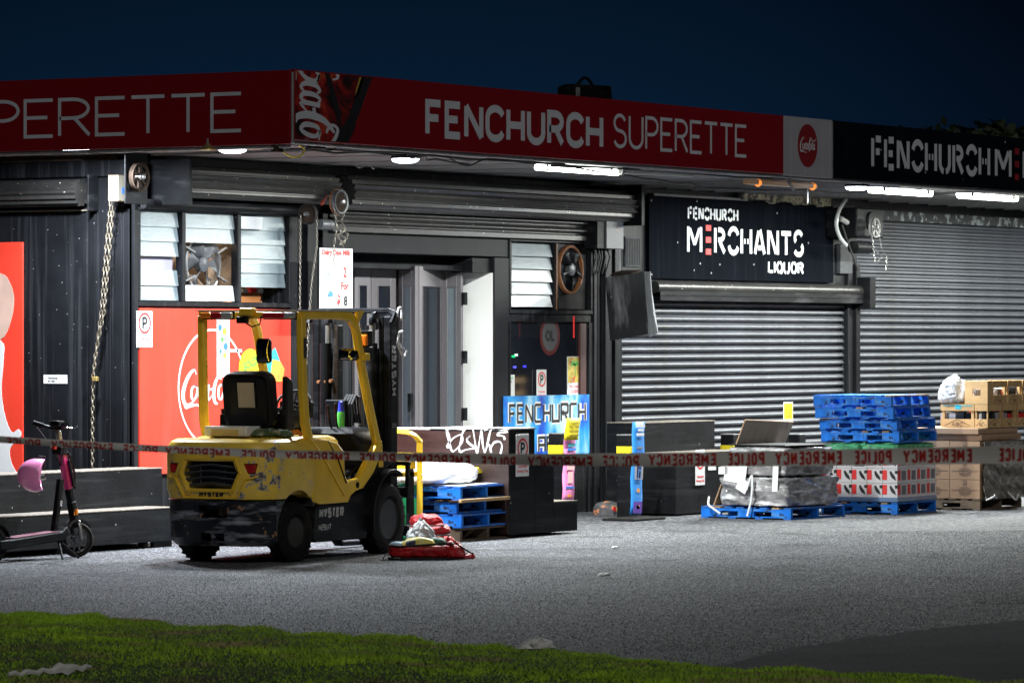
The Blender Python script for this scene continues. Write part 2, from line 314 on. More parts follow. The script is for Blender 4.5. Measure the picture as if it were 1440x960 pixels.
def ribbon2d(pts, wd):
    src = pts; keep = [0] + [i for i in range(1, len(src)) if math.hypot(src[i][0] - src[i - 1][0], src[i][1] - src[i - 1][1]) > 1e-5]
    if isinstance(wd, list): wd = [wd[i] for i in keep]
    pts = [Vector((src[i][0], src[i][1])) for i in keep]; n = len(pts); ws = wd if isinstance(wd, list) else [wd] * n; L = []; Rr = []
    for i, p in enumerate(pts):
        a = (p - pts[i - 1]).normalized() if i else None; b = (pts[i + 1] - p).normalized() if i < n - 1 else None
        if a is None: a = b
        if b is None: b = a
        na = Vector((-a.y, a.x)); nb = Vector((-b.y, b.x)); m = na + nb
        m = na if m.length < 1e-3 else m.normalized(); k = 1 / max(.45, m.dot(na))
        L.append(p + m * ws[i] / 2 * k); Rr.append(p - m * ws[i] / 2 * k)
    return L, Rr
def split_corners(st, wd):   # break a stroke where it doubles back sharply
    if isinstance(wd, list): return [(st, wd)]
    out = []; cur = [st[0]]
    for i in range(1, len(st)):
        if math.hypot(st[i][0] - cur[-1][0], st[i][1] - cur[-1][1]) < 1e-5: continue
        if len(cur) > 1:
            a = Vector((cur[-1][0] - cur[-2][0], cur[-1][1] - cur[-2][1])).normalized(); b = Vector((st[i][0] - cur[-1][0], st[i][1] - cur[-1][1])).normalized()
            if a.dot(b) < -.15: out.append((cur, wd)); cur = [cur[-1]]
        cur.append(st[i])
    out.append((cur, wd)); return out
def strokes_mesh(mb, strokes, widths, tf, th=.003):   # tf(u, v, h) -> 3-D point
    pr = [q for st, wd in zip(strokes, widths) for q in split_corners(st, wd)]; strokes = [q[0] for q in pr]; widths = [q[1] for q in pr]
    for k, (st, wd) in enumerate(zip(strokes, widths)):
        L, Rr = ribbon2d(st, wd); n = len(L); h = th + .0004 * (k % 7); q = [tf(p.x, p.y, 0) for p in L] + [tf(p.x, p.y, 0) for p in Rr] + [tf(p.x, p.y, h) for p in L] + [tf(p.x, p.y, h) for p in Rr]
        f = []
        for i in range(n - 1):
            f += [(2 * n + i, 2 * n + i + 1, 3 * n + i + 1, 3 * n + i), (i, i + 1, 2 * n + i + 1, 2 * n + i), (n + i, 3 * n + i, 3 * n + i + 1, n + i + 1)]
        f += [(0, 2 * n, 3 * n, n), (n - 1, 2 * n - 1, 4 * n - 1, 3 * n - 1)]
        mb.add(q, f)
def textline(mb, s_, font, u0, u1, v0, v1, wd, tf, gap=.18, th=.003, out=None):   # fit a line of strokes between u0..u1 and v0..v1
    inset = wd / 2; ink = gap * .5 * (v1 - v0)     # clear space between neighbouring letters
    k = max(.02, (u1 - u0 - 2 * inset - (len(s_) - 1) * (wd + ink)) / sum(font[c][0] for c in s_)); gap = (wd + ink) / k; kv = (v1 - v0 - 2 * inset); x = 0; i = 0
    for c in s_:
        g = font[c]
        if out is not None: mb = MB(); out.append(mb)
        if c in 'FE3' and font is ST:
            for j, st in enumerate(g[1]):
                if c == '3' and out is not None and j: mb = MB(); out.append(mb)
                ww = wd if (j == 0 and c != '3') else (v1 - v0) * .2
                a = [(u0 + inset + (x + p[0]) * k, v0 + inset + p[1] * kv) for p in st]
                if j or c == '3':
                    a = [(u0 + inset + (x + p[0]) * k, v0 + (v1 - v0) * (.1 + .8 * (p[1] - .09) / .82)) for p in st]
                strokes_mesh(mb, [a], [ww], tf, th)
        else:
            sts = [[(u0 + inset + (x + p[0]) * k, v0 + inset + p[1] * kv) for p in st] for st in g[1]]
            strokes_mesh(mb, sts, [wd] * len(sts), tf, th)
        x += g[0] + gap
def letters(parent, s_, font, u0, u1, v0, v1, wd, tf, mt, gap=.18, th=.003):   # every letter its own part
    out = []; textline(None, s_, font, u0, u1, v0, v1, wd, tf, gap, th, out)
    for m in out:
        if m.v: m.build('letter', mt, parent, 0)
def bfont(body, width, height, material, name, parent, origin, ux, uz, nrm, th=.001, align='CENTER'):   # small print in the built-in face
    c = bpy.data.curves.new('print', 'FONT'); c.body = body; c.align_x = align; c.align_y = 'CENTER'; c.resolution_u = 2; c.extrude = .02; c.offset = .045 if height > .05 else .012
    o = bpy.data.objects.new('print', c); sc.collection.objects.link(o); bpy.context.view_layer.update()
    me = bpy.data.meshes.new_from_object(o.evaluated_get(bpy.context.evaluated_depsgraph_get())); bpy.data.objects.remove(o); bpy.data.curves.remove(c)
    xs = [v.co.x for v in me.vertices]; ys = [v.co.y for v in me.vertices]; 
    kx = width / (max(xs) - min(xs)); ky = height / (max(ys) - min(ys)); cx = (max(xs) + min(xs)) / 2; cy = (max(ys) + min(ys)) / 2
    ux, uz, nrm, origin = Vector(ux), Vector(uz), Vector(nrm), Vector(origin)
    for v in me.vertices:
        p = origin + ux * ((v.co.x - cx) * kx) + uz * ((v.co.y - cy) * ky) + nrm * (th if v.co.z > 0 else 0); v.co = p
    me.materials.clear(); me.name = name
    return link(name, me, material, parent, 0)
def spline(pts, n=6):
    pts = [tuple(p) for p in pts]; P = [pts[0]] + pts + [pts[-1]]; out = []
    for i in range(1, len(P) - 2):
        for k in range(n):
            t = k / n; out.append(tuple(.5 * ((2 * P[i][j]) + (P[i + 1][j] - P[i - 1][j]) * t + (2 * P[i - 1][j] - 5 * P[i][j] + 4 * P[i + 1][j] - P[i + 2][j]) * t * t + (3 * P[i][j] - P[i - 1][j] - 3 * P[i + 1][j] + P[i + 2][j]) * t ** 3) for j in range(len(P[0]))))
    out.append(P[-2]); return out
# flowing script wordmark, points (x, y, width) in a 100 x 50 box
SCRIPT = [
 [(26, 44, 1.5), (24, 49, 2.5), (18, 47, 5), (9, 36, 7.5), (4, 22, 8.5), (6, 11, 7), (13, 8, 4.5), (22, 13, 2.5), (28, 20, 1.2)],
 [(5, 12, 1.2), (8, 5, 3), (18, 7, 3.6), (28, 8, 3.4), (36, 3, 3), (43, 6, 1)],
 [(24, 31, 2.5), (19, 27, 4.5), (18, 18, 5), (22, 14, 3.5), (27, 20, 4.5), (28, 28, 4), (24, 31, 2.5), (30, 29, 1.2)],
 [(38, 29, 2.5), (36, 32, 2.5), (32, 28, 4.5), (30.5, 19, 5), (34, 14, 3), (39, 19, 1.2)],
 [(47, 29, 2), (43, 32, 2.5), (39.5, 26, 4.5), (39, 17, 5), (43, 14, 3), (46, 20, 2.5), (48, 31, 4)], [(48, 32, 4.5), (46.5, 20, 4.5), (47.5, 14, 3.5), (53, 19, 1)],
 [(50, 26, 3.2), (57, 27, 3.2)],
 [(70, 38, 1.5), (66, 40, 3), (63, 44, 3), (66, 49, 3), (73, 47, 3.5), (82, 41, 3.5), (93, 40, 3.5), (99, 47, 1.5)],
 [(69, 46, 2.5), (60, 36, 6), (56, 22, 7.5), (58, 11, 6), (63, 9, 2)],
 [(69, 32, 2.5), (65, 28, 4.5), (64, 18, 5), (68, 14, 3.5), (72, 20, 4.5), (73, 28, 4), (69, 32, 2.5), (76, 31, 1.2)],
 [(83, 40, 2), (80, 30, 4.5), (78, 18, 5), (81, 13.5, 3), (85, 18, 1.2)], [(84, 40, 2), (80, 44, 2), (79, 36, 3.5)],
 [(92, 29, 2), (88, 32, 2.5), (85.5, 26, 4.5), (85, 17, 5), (88, 14, 3), (91.5, 20, 2.5), (93.5, 31, 4)], [(93.5, 32, 4.5), (92, 20, 4.5), (93, 14, 3.5), (98, 18, 1)],
]
def script(mb, u0, u1, v0, v1, tf, th=.003, sel=None):
    ku = (u1 - u0) / 100; kv = (v1 - v0) / 50; k = math.sqrt(abs(ku * kv)) * .72
    for i, st in enumerate(SCRIPT):
        if sel and i not in sel: continue
        sp = spline(st, 5); strokes_mesh(mb, [[(u0 + p[0] * ku, v0 + p[1] * kv) for p in sp]], [[p[2] * k for p in sp]], tf, th + .0004 * (i % 5))
def tfD(d): return lambda u, v, h: Vector((u, -(d + h), v))            # plane facing the street (main front)
def tfX(x): return lambda u, v, h: Vector((x - h, -u, v))              # plane facing left; u runs along -Y (towards the street)
def clip(mb, co, no):   # keep the side the normal points to
    me = mb.mesh('c', False); b = bmesh.new(); b.from_mesh(me)
    bmesh.ops.bisect_plane(b, geom=b.verts[:] + b.edges[:] + b.faces[:], plane_co=co, plane_no=no, clear_inner=True)
    b.to_mesh(me); b.free(); out = MB(); out.v = [v.co.copy() for v in me.vertices]; out.f = [tuple(p.vertices) for p in me.polygons]; bpy.data.meshes.remove(me); return out
# ================================================================== SETTING
# asphalt: coarse aggregate, patchy
def asphalt():
    m = bpy.data.materials.new('asphalt'); m.use_nodes = True; n = m.node_tree.nodes; l = m.node_tree.links; p = n['Principled BSDF']
    tc = n.new('ShaderNodeTexCoord')
    def no(s_, d=3): t = n.new('ShaderNodeTexNoise'); t.inputs['Scale'].default_value = s_; t.inputs['Detail'].default_value = d; l.new(tc.outputs['Object'], t.inputs['Vector']); return t.outputs['Fac']
    def rp(src, stops):
        r_ = n.new('ShaderNodeValToRGB'); e = r_.color_ramp.elements
        while len(e) < len(stops): e.new(.5)
        for k, (a, c) in enumerate(stops): e[k].position = a; e[k].color = (*c, 1)
        l.new(src, r_.inputs[0]); return r_.outputs[0]
    v = n.new('ShaderNodeTexVoronoi'); v.inputs['Scale'].default_value = 34; l.new(tc.outputs['Object'], v.inputs['Vector'])
    sep = n.new('ShaderNodeSeparateColor'); l.new(v.outputs['Color'], sep.inputs[0])
    stone = rp(sep.outputs[0], [(0, (.035, .036, .040)), (.45, (.07, .072, .08)), (.8, (.13, .133, .14)), (1, (.24, .24, .25))])
    fine = rp(no(160, 2), [(.35, (.55, .55, .55)), (.65, (1.4, 1.4, 1.4))])
    patch = rp(no(.35, 6), [(.3, (.82, .82, .82)), (.7, (1.15, 1.15, 1.15))])
    stain = rp(no(1.1, 6), [(.56, (1, 1, 1)), (.66, (.55, .55, .55))])
    def mul(a, b): x = n.new('ShaderNodeMix'); x.data_type = 'RGBA'; x.blend_type = 'MULTIPLY'; x.inputs[0].default_value = 1; l.new(a, x.inputs[6]); l.new(b, x.inputs[7]); return x.outputs[2]
    l.new(mul(mul(mul(stone, fine), patch), stain), p.inputs['Base Color'])
    p.inputs['Roughness'].default_value = .75; p.inputs['Specular IOR Level'].default_value = .15
    b = n.new('ShaderNodeBump'); b.inputs['Strength'].default_value = 1; b.inputs['Distance'].default_value = .006; l.new(v.outputs['Distance'], b.inputs['Height']); l.new(b.outputs[0], p.inputs['Normal'])
    return m
gm = MB(); gm.add([(-400, -400, 0), (600, -400, 0), (600, 600, 0), (-400, 600, 0)], [(0, 1, 2, 3)])
o = gm.build('ground', asphalt(), smooth=0); tag(o, kind='structure')
# concrete driveway apron, lower right
ap = [onZ(975, 945), onZ(1090, 915), onZ(1200, 898), onZ(1310, 884), onZ(1400, 875), onZ(1520, 868), onZ(1800, 870), onZ(1900, 1300), onZ(1000, 1300)]
ap2 = []
for i in range(9):
    for k in range(14 if i < 7 else 1):
        q_ = ap[i].lerp(ap[(i + 1) % 9], k / (14 if i < 7 else 1)); ap2.append(q_ + (FW * random.uniform(-.12, .12) if i < 7 else FW * 0))
ap = ap2; na = len(ap)
m_ = MB(); m_.add([(p.x, p.y, .0035) for p in ap] + [(p.x, p.y, -.03) for p in ap], [tuple(range(na))] + [(i, i + na, (i + 1) % na + na, (i + 1) % na) for i in range(na)])
tag(m_.build('driveway', 'concrete', smooth=0), kind='structure')
# grass verge: low mound + blades
edge_px = [(-260, 868), (-60, 867), (0, 868), (120, 869), (250, 876), (440, 893), (600, 904), (800, 920), (1000, 941), (1200, 950), (1440, 962), (1700, 985)]
edge = [onZ(*p) for p in edge_px]
sub = []
for i in range(len(edge) - 1):
    for k in range(8):
        t = k / 8; p = edge[i].lerp(edge[i + 1], t); sub.append(p + FW * (.14 * math.sin(i * 2.7 + k * .9) + random.uniform(-.22, .22)))
sub.append(edge[-1])
def gh(t, s_): return .015 + .012 * math.sin(s_ * 3.7) * math.sin(s_ * 1.3) + .10 * min(1, t * 3) * (1 - .3 * t) + .03 * math.sin(s_ * .9) * t
rows = [0, .12, .4, 1.0, 2.0, 3.5, 6, 9, 14]; vv = []; ff = []
for j, rr in enumerate(rows):
    for i, p in enumerate(sub):
        q = p - FW * rr; vv.append((q.x, q.y, gh(rr / 9, i * .12) if j else -.02))
ns = len(sub)
for j in range(len(rows) - 1):
    for i in range(ns - 1): ff.append((j * ns + i, j * ns + i + 1, (j + 1) * ns + i + 1, (j + 1) * ns + i))
gmt = mat('turf_soil', (.05, .08, .015), .95, spec=.02, var=.5, vs=4, bump=.8, bs=40)
tag(MB().add(vv, ff).build('grass_verge', gmt, smooth=1.2), kind='structure')
def blades():
    m = bpy.data.materials.new('grass_blades'); m.use_nodes = True; n = m.node_tree.nodes; l = m.node_tree.links; p = n['Principled BSDF']
    tc = n.new('ShaderNodeTexCoord'); t = n.new('ShaderNodeTexNoise'); t.inputs['Scale'].default_value = 1.6; t.inputs['Detail'].default_value = 8; l.new(tc.outputs['Object'], t.inputs['Vector'])
    r_ = n.new('ShaderNodeValToRGB'); e = r_.color_ramp.elements; e[0].position = .33; e[0].color = (.40, .33, .16, 1); e[1].position = .64; e[1].color = (.42, .68, .05, 1)
    k = e.new(.46); k.color = (.26, .42, .05, 1); l.new(t.outputs['Fac'], r_.inputs[0]); l.new(r_.outputs[0], p.inputs['Base Color']); p.inputs['Roughness'].default_value = .8; p.inputs['Specular IOR Level'].default_value = .05
    return m
vv = []; ff = []; rg = random.Random(3)
for _ in range(170000):
    i = rg.random() * (ns - 2); a = int(i); p = sub[a].lerp(sub[a + 1], i - a); rr = rg.random() ** 1.25 * 8.4 - .03; q = p - FW * rr
    z = gh(max(0, rr) / 9, i * .12) - .01; hh = rg.uniform(.010, .034) * (1.3 if math.sin(q.x * 2.3) + math.sin(q.y * 1.7) > .6 else .9); th = rg.random() * 3.14; wd = .006; an = rg.random() * 6.28; ln = rg.uniform(0, .045)
    dx, dy = math.cos(th) * wd, math.sin(th) * wd; b = len(vv)
    vv += [(q.x - dx, q.y - dy, z), (q.x + dx, q.y + dy, z), (q.x + math.cos(an) * ln, q.y + math.sin(an) * ln, z + hh)]; ff.append((b, b + 1, b + 2))
tag(MB().add(vv, ff).build('grass', blades(), smooth=0, fix=False), 'short green and dry grass along the near edge of the car park', 'grass', kind='stuff')
# loose chips standing proud of the seal: real little stones, one mesh
import numpy as np
def chips(n, zmin, zmax, seed):
    g = np.random.default_rng(seed); Z = np.sqrt(g.uniform(zmin ** 2, zmax ** 2, n)); X = (g.uniform(-790, 790, n) / 6100) * Z
    px_ = CAM.x + FW.x * Z + RT.x * X; py_ = CAM.y + FW.y * Z + RT.y * X
    ex = np.array([p.x * FW.x + p.y * FW.y for p in sub]) - CAM.dot(FW); ey = np.array([(p - CAM).dot(RT) for p in sub]); o_ = np.argsort(ey); keep = ((py_ < -.05) | (px_ < -.1)) & (Z > np.interp(X, ey[o_], ex[o_]) + .03); px_, py_ = px_[keep], py_[keep]; n = len(px_)
    s_ = g.uniform(.003, .0065, n); h = g.uniform(.002, .007, n); th = g.uniform(0, 6.28, n)
    V = np.zeros((n, 5, 3), dtype=np.float32)
    for k in range(4):
        a = th + k * math.pi / 2 + g.uniform(-.3, .3, n); V[:, k, 0] = px_ + np.cos(a) * s_; V[:, k, 1] = py_ + np.sin(a) * s_; V[:, k, 2] = -.002
    V[:, 4, 0] = px_ + g.uniform(-.4, .4, n) * s_; V[:, 4, 1] = py_ + g.uniform(-.4, .4, n) * s_; V[:, 4, 2] = h
    base = (np.arange(n) * 5)[:, None, None]; F_ = np.array([[0, 1, 4], [1, 2, 4], [2, 3, 4], [3, 0, 4]])[None] + base
    me = bpy.data.meshes.new('asphalt_chips'); me.vertices.add(n * 5); me.vertices.foreach_set('co', V.reshape(-1)); me.loops.add(n * 12); me.loops.foreach_set('vertex_index', F_.reshape(-1).astype(np.int32))
    me.polygons.add(n * 4); me.polygons.foreach_set('loop_start', np.arange(0, n * 12, 3, dtype=np.int32)); me.update(calc_edges=True)
    m = bpy.data.materials.new('stone_chip'); m.use_nodes = True; nn = m.node_tree.nodes; ll = m.node_tree.links; gi = nn.new('ShaderNodeNewGeometry'); rp = nn.new('ShaderNodeValToRGB'); e = rp.color_ramp.elements
    e[0].color = (.025, .026, .03, 1); e[1].color = (.34, .35, .375, 1); k = e.new(.6); k.color = (.085, .088, .098, 1); ll.new(gi.outputs['Random Per Island'], rp.inputs[0])
    tc_ = nn.new('ShaderNodeTexCoord'); mul_ = rp.outputs[0]
    for sc_, lo_, hi_, dk in ((.35, .35, .65, (.72, 1.12)), (1.1, .56, .66, (1, .55)), (.18, .60, .64, (1, .8))):
        t_ = nn.new('ShaderNodeTexNoise'); t_.inputs['Scale'].default_value = sc_; t_.inputs['Detail'].default_value = 6; ll.new(tc_.outputs['Object'], t_.inputs['Vector'])
        r2 = nn.new('ShaderNodeMapRange'); [r2.inputs[i_].__setattr__('default_value', v_) for i_, v_ in ((1, lo_), (2, hi_), (3, dk[0]), (4, dk[1]))]; ll.new(t_.outputs['Fac'], r2.inputs[0])
        x_ = nn.new('ShaderNodeVectorMath'); x_.operation = 'SCALE'; ll.new(mul_, x_.inputs[0]); ll.new(r2.outputs[0], x_.inputs['Scale']); mul_ = x_.outputs[0]
    ll.new(mul_, nn['Principled BSDF'].inputs['Base Color']); nn['Principled BSDF'].inputs['Roughness'].default_value = .6; nn['Principled BSDF'].inputs['Specular IOR Level'].default_value = .2
    me.materials.append(m); o = bpy.data.objects.new('asphalt_chips', me); sc.collection.objects.link(o); return tag(o, 'small stone chips standing out of the car park asphalt', 'stone chips', kind='stuff')
chips(270000, 24.5, 45, 5)
# ------------------------------------------------------------------ building
B = thing('shop_building', 'single storey corner shop block painted black with roller shutters and a flat veranda', 'building')
def wbox(name, x0, x1, y0, y1, z0, z1, mt='black', bevel=.006, par=None): return MB().box(x0, x1, y0, y1, z0, z1).build(name, mt, par or B, 0, bevel, 1)
XE = 27
wbox('wall', .02, XE, .62, 9, 0, 4.08, 'brownroom', 0)
wbox('wall', 0, .062, .002, .62, 0, 3.72, 'black', 0); wbox('wall', 0, .6, .62, 9, 0, 3.72, 'black', 0)                                  # left flank
wbox('wall', 0.0, 2.78, -.0, .02, 0, 2.31); wbox('wall', .6, 2.78, .02, .62, 0, 2.3, 'black', 0)
wbox('wall', .6, 3.4, .02, .6, 3.27, 4.0)
wbox('pilaster', .0, .07, -.03, .1, 0, 3.72)
for a, b, y in ((2.74, 2.86, -.03), (2.9, 2.97, .0), (3.02, 3.16, -.05), (3.2, 3.27, -.01), (3.32, 3.42, -.04)): wbox('mullion', a, b, y, .3, 0, 3.3)
wbox('wall', 2.7, 3.5, .1, .62, 0, 3.7)
wbox('wall', 3.4, 3.93, .0, .62, 0, 2.92)
wbox('door_header', 3.4, 7.12, -.012, .3, 2.9, 3.22, mat('header_paint', (.009, .0095, .011), .5, spec=.16, var=.2, bump=.1))
wbox('door_post', 6.805, 7.13, -.02, .62, 0, 2.895, MATS['header_paint'])
wbox('wall', 3.4, 9.3, .05, .62, 3.2, 4.0, 'black', 0)
# entrance recess: white return wall, door leaves
wbox('return_wall', 6.78, 6.80, .0, .61, 0, 2.72, 'whitewall', 0)
wbox('return_wall', 6.35, 6.78, .56, .61, 0, 2.78, 'whitewall', 0); wbox('lintel_box', 6.40, 6.80, .02, .3, 2.722, 2.88, 'fblack', 0)
wbox('recess_ceiling', 3.9, 6.8, .3, 1.4, 2.8, 2.9, 'black', 0); wbox('threshold', 3.93, 6.8, -.01, .6, 0, .03, 'concrete')
D = thing('folding_doors', 'grey aluminium folding entrance doors with tall narrow glass panes', 'doors', (0, 0, 0))
def leaf(px0, px1, y0, y1, mt, top=2.78):
    p0 = Vector((sD(px0, -y0), y0, 0)); p1 = Vector((sD(px1, -y1), y1, 0)); d = (p1 - p0); L = d.length; d.normalize()
    ang = math.atan2(d.y, d.x)
    fr = MB(); st = min(.11, L * .24)
    fr.box(0, st, -.02, .02, .03, top); fr.box(L - st, L, -.02, .02, .03, top); fr.box(st, L - st, -.018, .018, top - .22, top - .003); fr.box(st, L - st, -.018, .018, .033, .35)
    fr.box(st, st + .012, -.026, -.0185, .35, top - .22); fr.box(L - st - .012, L - st, -.026, -.0185, .35, top - .22)
    f = fr.build('door_leaf', 'alu', D, 0, .004, 1); f.location = p0; f.rotation_euler = (0, 0, ang)
    g = MB().box(st, L - st, -.005, .005, .35, top - .22).build('pane', mt, f, 0)
for a in ((497, 520, .42, .42, 'darkglass'), (521, 555, .42, .42, 'darkglass'), (562, 586, .40, .12, 'paleglass'), (588, 622, .12, .46, 'darkglass'), (623, 650, .46, .2, 'paleglass')): leaf(*a)
wbox('door_rail', 3.93, 6.8, .15, .55, 2.74, 2.80, 'fblack')
for px, py in ((650, 420), (650, 502), (650, 582)): 
    p = onD(px, py, -.2); MB().box(p.x - .03, p.x + .03, .15, .19, p.z - .07, p.z + .07).build('hinge', 'fblack', D, 0)
MB().box(5.25, 5.3, .1, .14, 1.2, 1.4).build('hinge', 'fblack', D, 0)
# ---- louvred window one
def window(name, x0, x1, z0, z1, muls, parent=B):
    f = thing(name, None, None); del_keys = None; f.parent = parent
    fm = MB(); fm.box(x0, x1, -.03, .06, z0, z0 + .05); fm.box(x0, x1, -.03, .06, z1 - .04, z1)
    fm.box(x0, x0 + .045, -.028, .06, z0 + .05, z1 - .04); fm.box(x1 - .045, x1, -.028, .06, z0 + .05, z1 - .04)
    for m0 in muls: fm.box(m0 - .03, m0 + .03, -.028, .06, z0 + .05, z1 - .04)
    fm.build('frame', 'black', f, 0, .006, 1); return f
W1 = window('window', .07, 2.76, 2.31, 3.29, [sD(256), sD(334)])
xs = [(.12, sD(256) - .04), (sD(256) + .035, sD(334) - .035), (sD(334) + .035, 2.70)]
ZT = 3.24
def pane(x0, x1, z0, z1, mt, par, tilt=.03, y=.035, drop=0):
    q = [(x0, y, z1), (x1, y, z1), (x1, y - tilt, z0 - drop), (x0, y - tilt, z0)]
    n_ = MB(); n_.add(q + [(a, b + .006, c) for a, b, c in q], [(0, 1, 2, 3), (4, 7, 6, 5), (0, 4, 5, 1), (1, 5, 6, 2), (2, 6, 7, 3), (3, 7, 4, 0)]); return n_.build('louvre_pane', mt, par, 0)
hh = .145
for k in range(6): pane(xs[0][0], xs[0][1], ZT - hh * (k + 1), ZT - hh * k + .01, 'lilac' if k == 3 else 'frost', W1, .022 if k != 3 else 0, .035 if k != 3 else .09)
for k in (0, 1, 5): pane(xs[1][0], xs[1][1], ZT - hh * (k + 1), ZT - hh * k + .01, 'frost' if k < 5 else 'frostpale', W1, .022)
for k in range(5): pane(xs[2][0], xs[2][1], ZT - hh * (k + 1), ZT - hh * k + .01, 'frost', W1, .022)
MB().box(xs[2][0], xs[2][0] + .38, -.022, -.016, ZT - hh + .01, ZT - .01).build('white_sheet', 'frostpale', W1, 0)
MB().box(xs[2][0], xs[2][1] - .18, .2, .25, 2.36, 2.46).build('shelf', 'orangewood', W1, 0)
for k, (a, c) in enumerate(((.08, 'white'), (.2, 'blackprint'), (.35, 'white'), (.5, 'redprint'), (.62, 'white'))):
    MB().box(xs[2][0] + a, xs[2][0] + a + .1, .2, .26, 2.462, 2.5 + .02 * (k % 2)).build('packet', c, W1, 0)
MB().box(.1, 2.72, .30, .34, 2.35, 3.24).build('room_back', mat('tan_interior', (.42, .28, .18), .8, var=.5, vs=6), W1, 0)
MB().box(xs[0][0], xs[0][1], .10, .104, 2.36, 3.24).build('curtain', 'lilac', W1, 0)
# wall fan behind the middle opening
cx = (xs[1][0] + xs[1][1]) / 2; cz = ZT - hh * 3.45
def fan(cx, cz, y, r, label, mat_ring, n=5):
    n = 5 if mat_ring == 'orust' else 6
    F_ = thing('extractor_fan', label, 'fan', (cx, y, cz))
    MB().lathe([(r, -.03), (r * 1.04, -.02), (r * 1.04, .03), (r * .93, .03), (r * .93, -.025), (r, -.03)], axis='y', n=36).build('fan_ring', mat_ring, F_)
    MB().lathe([(.0, -.045), (r * .22, -.04), (r * .27, -.03), (r * .27, .04), (0, .04)], axis='y', n=20).build('fan_hub', 'steel', F_)
    for k in range(n):
        a0 = 2 * math.pi * k / n; bl = MB()
        def P(u, v, a0=a0): 
            rr = r * (.24 + .66 * u); a = a0 + (v - .5) * .95 * (.7 + .3 * u); return Vector((math.cos(a) * rr, (v - .5) * .09, math.sin(a) * rr))
        bl.grid(P, 4, 3); bl.build('fan_blade', 'fblack' if mat_ring == 'orust' else 'steel', F_, solid=.004)
    return F_
f_ = fan(cx + .04, cz, .13, .30, 'metal extractor fan seen through the gap in the middle louvres', 'chrome')
g_ = MB()
for a in (35, 145, 215, 325): g_.beam((math.cos(R(a)) * .24, -.05, math.sin(R(a)) * .20), (math.cos(R(a)) * .44, -.05, math.sin(R(a)) * .30), .03, .012)
g_.build('fan_bracket', 'trim', f_)
t = thing('assumed_room_lamp', 'assumed warm lamp inside the shop behind the louvred window', 'lamp', (1.5, .24, 3.20)); MB().lathe([(0, -.02), (.03, -.015), (.03, .02), (0, .02)], n=12).build('bulb', mat('warm_bulb', (1, .9, .7), emit=((1, .85, .6), 3)), t)  # assumed lamp, added to brighten the room behind the louvres
_l = bpy.data.lights.new('bulb_light', 'POINT'); _l.energy = 9; _l.color = (1, .86, .68); _l.shadow_soft_size = .03; _lo = bpy.data.objects.new('bulb_light', _l); sc.collection.objects.link(_lo); _lo.parent = t; _lo.location = (0, 0, -.06)
# ---- red panel below the window, wordmark in its ring
pz0, pz1 = .66, 2.29
RP = thing('drink_sign', 'red panel with white script wordmark in a thin ring, below the louvred window', 'sign')
MB().box(.09, 2.73, -.035, -.001, pz0, pz1).build('panel', 'redpanel', RP, 0, .003, 1)
mb = MB(); cxr = sD(298, .035); czr = zD(298, 545, .035); rr_ = .58
strokes_mesh(mb, [[(cxr + math.cos(2 * math.pi * i / 60) * rr_, czr + math.sin(2 * math.pi * i / 60) * rr_) for i in range(61)]], [.022], tfD(.036), .002); mb.build('ring', 'white', RP, 0)
mb = MB(); script(mb, sD(254, .036), sD(336, .036), zD(295, 574, .036) - .03, zD(295, 522, .036) + .02, tfD(.036), .002); mb.build('wordmark', 'white', RP, 0)
mb = MB(); strokes_mesh(mb, [[(sD(322, .036), zD(322, 493, .036)), (sD(340, .036), zD(340, 493, .036))], [(sD(343, .036), zD(343, 498, .036)), (sD(342, .036), zD(342, 520, .036))]], [.03, .02], tfD(.036), .002); mb.build('marks', 'white', RP, 0)
def notice(px, py, w_, h_, d, label, kind='P', x=None, cat='sign', rz=0):
    """white parking notice: ring, P and two red lines"""
    p = onD(px, py, d); t = thing('parking_notice', label, cat, (p.x, p.y, p.z), rz)
    MB().box(-w_ / 2, w_ / 2, -.008, .0, -h_ / 2, h_ / 2).build('board', 'white', t, 0, .002, 1)
    mb = MB(); tf = lambda u, v, h: Vector((u, -.0085 - h, v)); r_ = w_ * .36; cz = h_ * .17
    strokes_mesh(mb, [[(math.cos(2 * math.pi * i / 30) * r_, cz + math.sin(2 * math.pi * i / 30) * r_) for i in range(31)]], [w_ * .09], tf, .001); mb.build('ring', 'redprint', t, 0)
    mb = MB(); s_ = r_ * 1.0; strokes_mesh(mb, [[(-s_ * .3, cz - s_ * .6), (-s_ * .3, cz + s_ * .55), (s_ * .05, cz + s_ * .55)] + [(s_ * .05 + math.cos(R(a)) * s_ * .3, cz + s_ * .25 + math.sin(R(a)) * s_ * .3) for a in (60, 20, -20, -60)] + [(s_ * .05, cz - s_ * .05), (-s_ * .3, cz - s_ * .05)]], [w_ * .1], tf, .001); mb.build('letter', 'blackprint', t, 0)
    bfont('Customer', w_ * .74, h_ * .075, 'redprint', 'print', t, (0, -.0086, -h_ * .25), (1, 0, 0), (0, 0, 1), (0, -1, 0)); bfont('Parking Only', w_ * .86, h_ * .085, 'redprint', 'print', t, (0, -.0086, -h_ * .38), (1, 0, 0), (0, 0, 1), (0, -1, 0))
    return t
notice(202.5, 463, .26, .355, .037, 'white parking notice on the red panel under the left end of the louvred window')
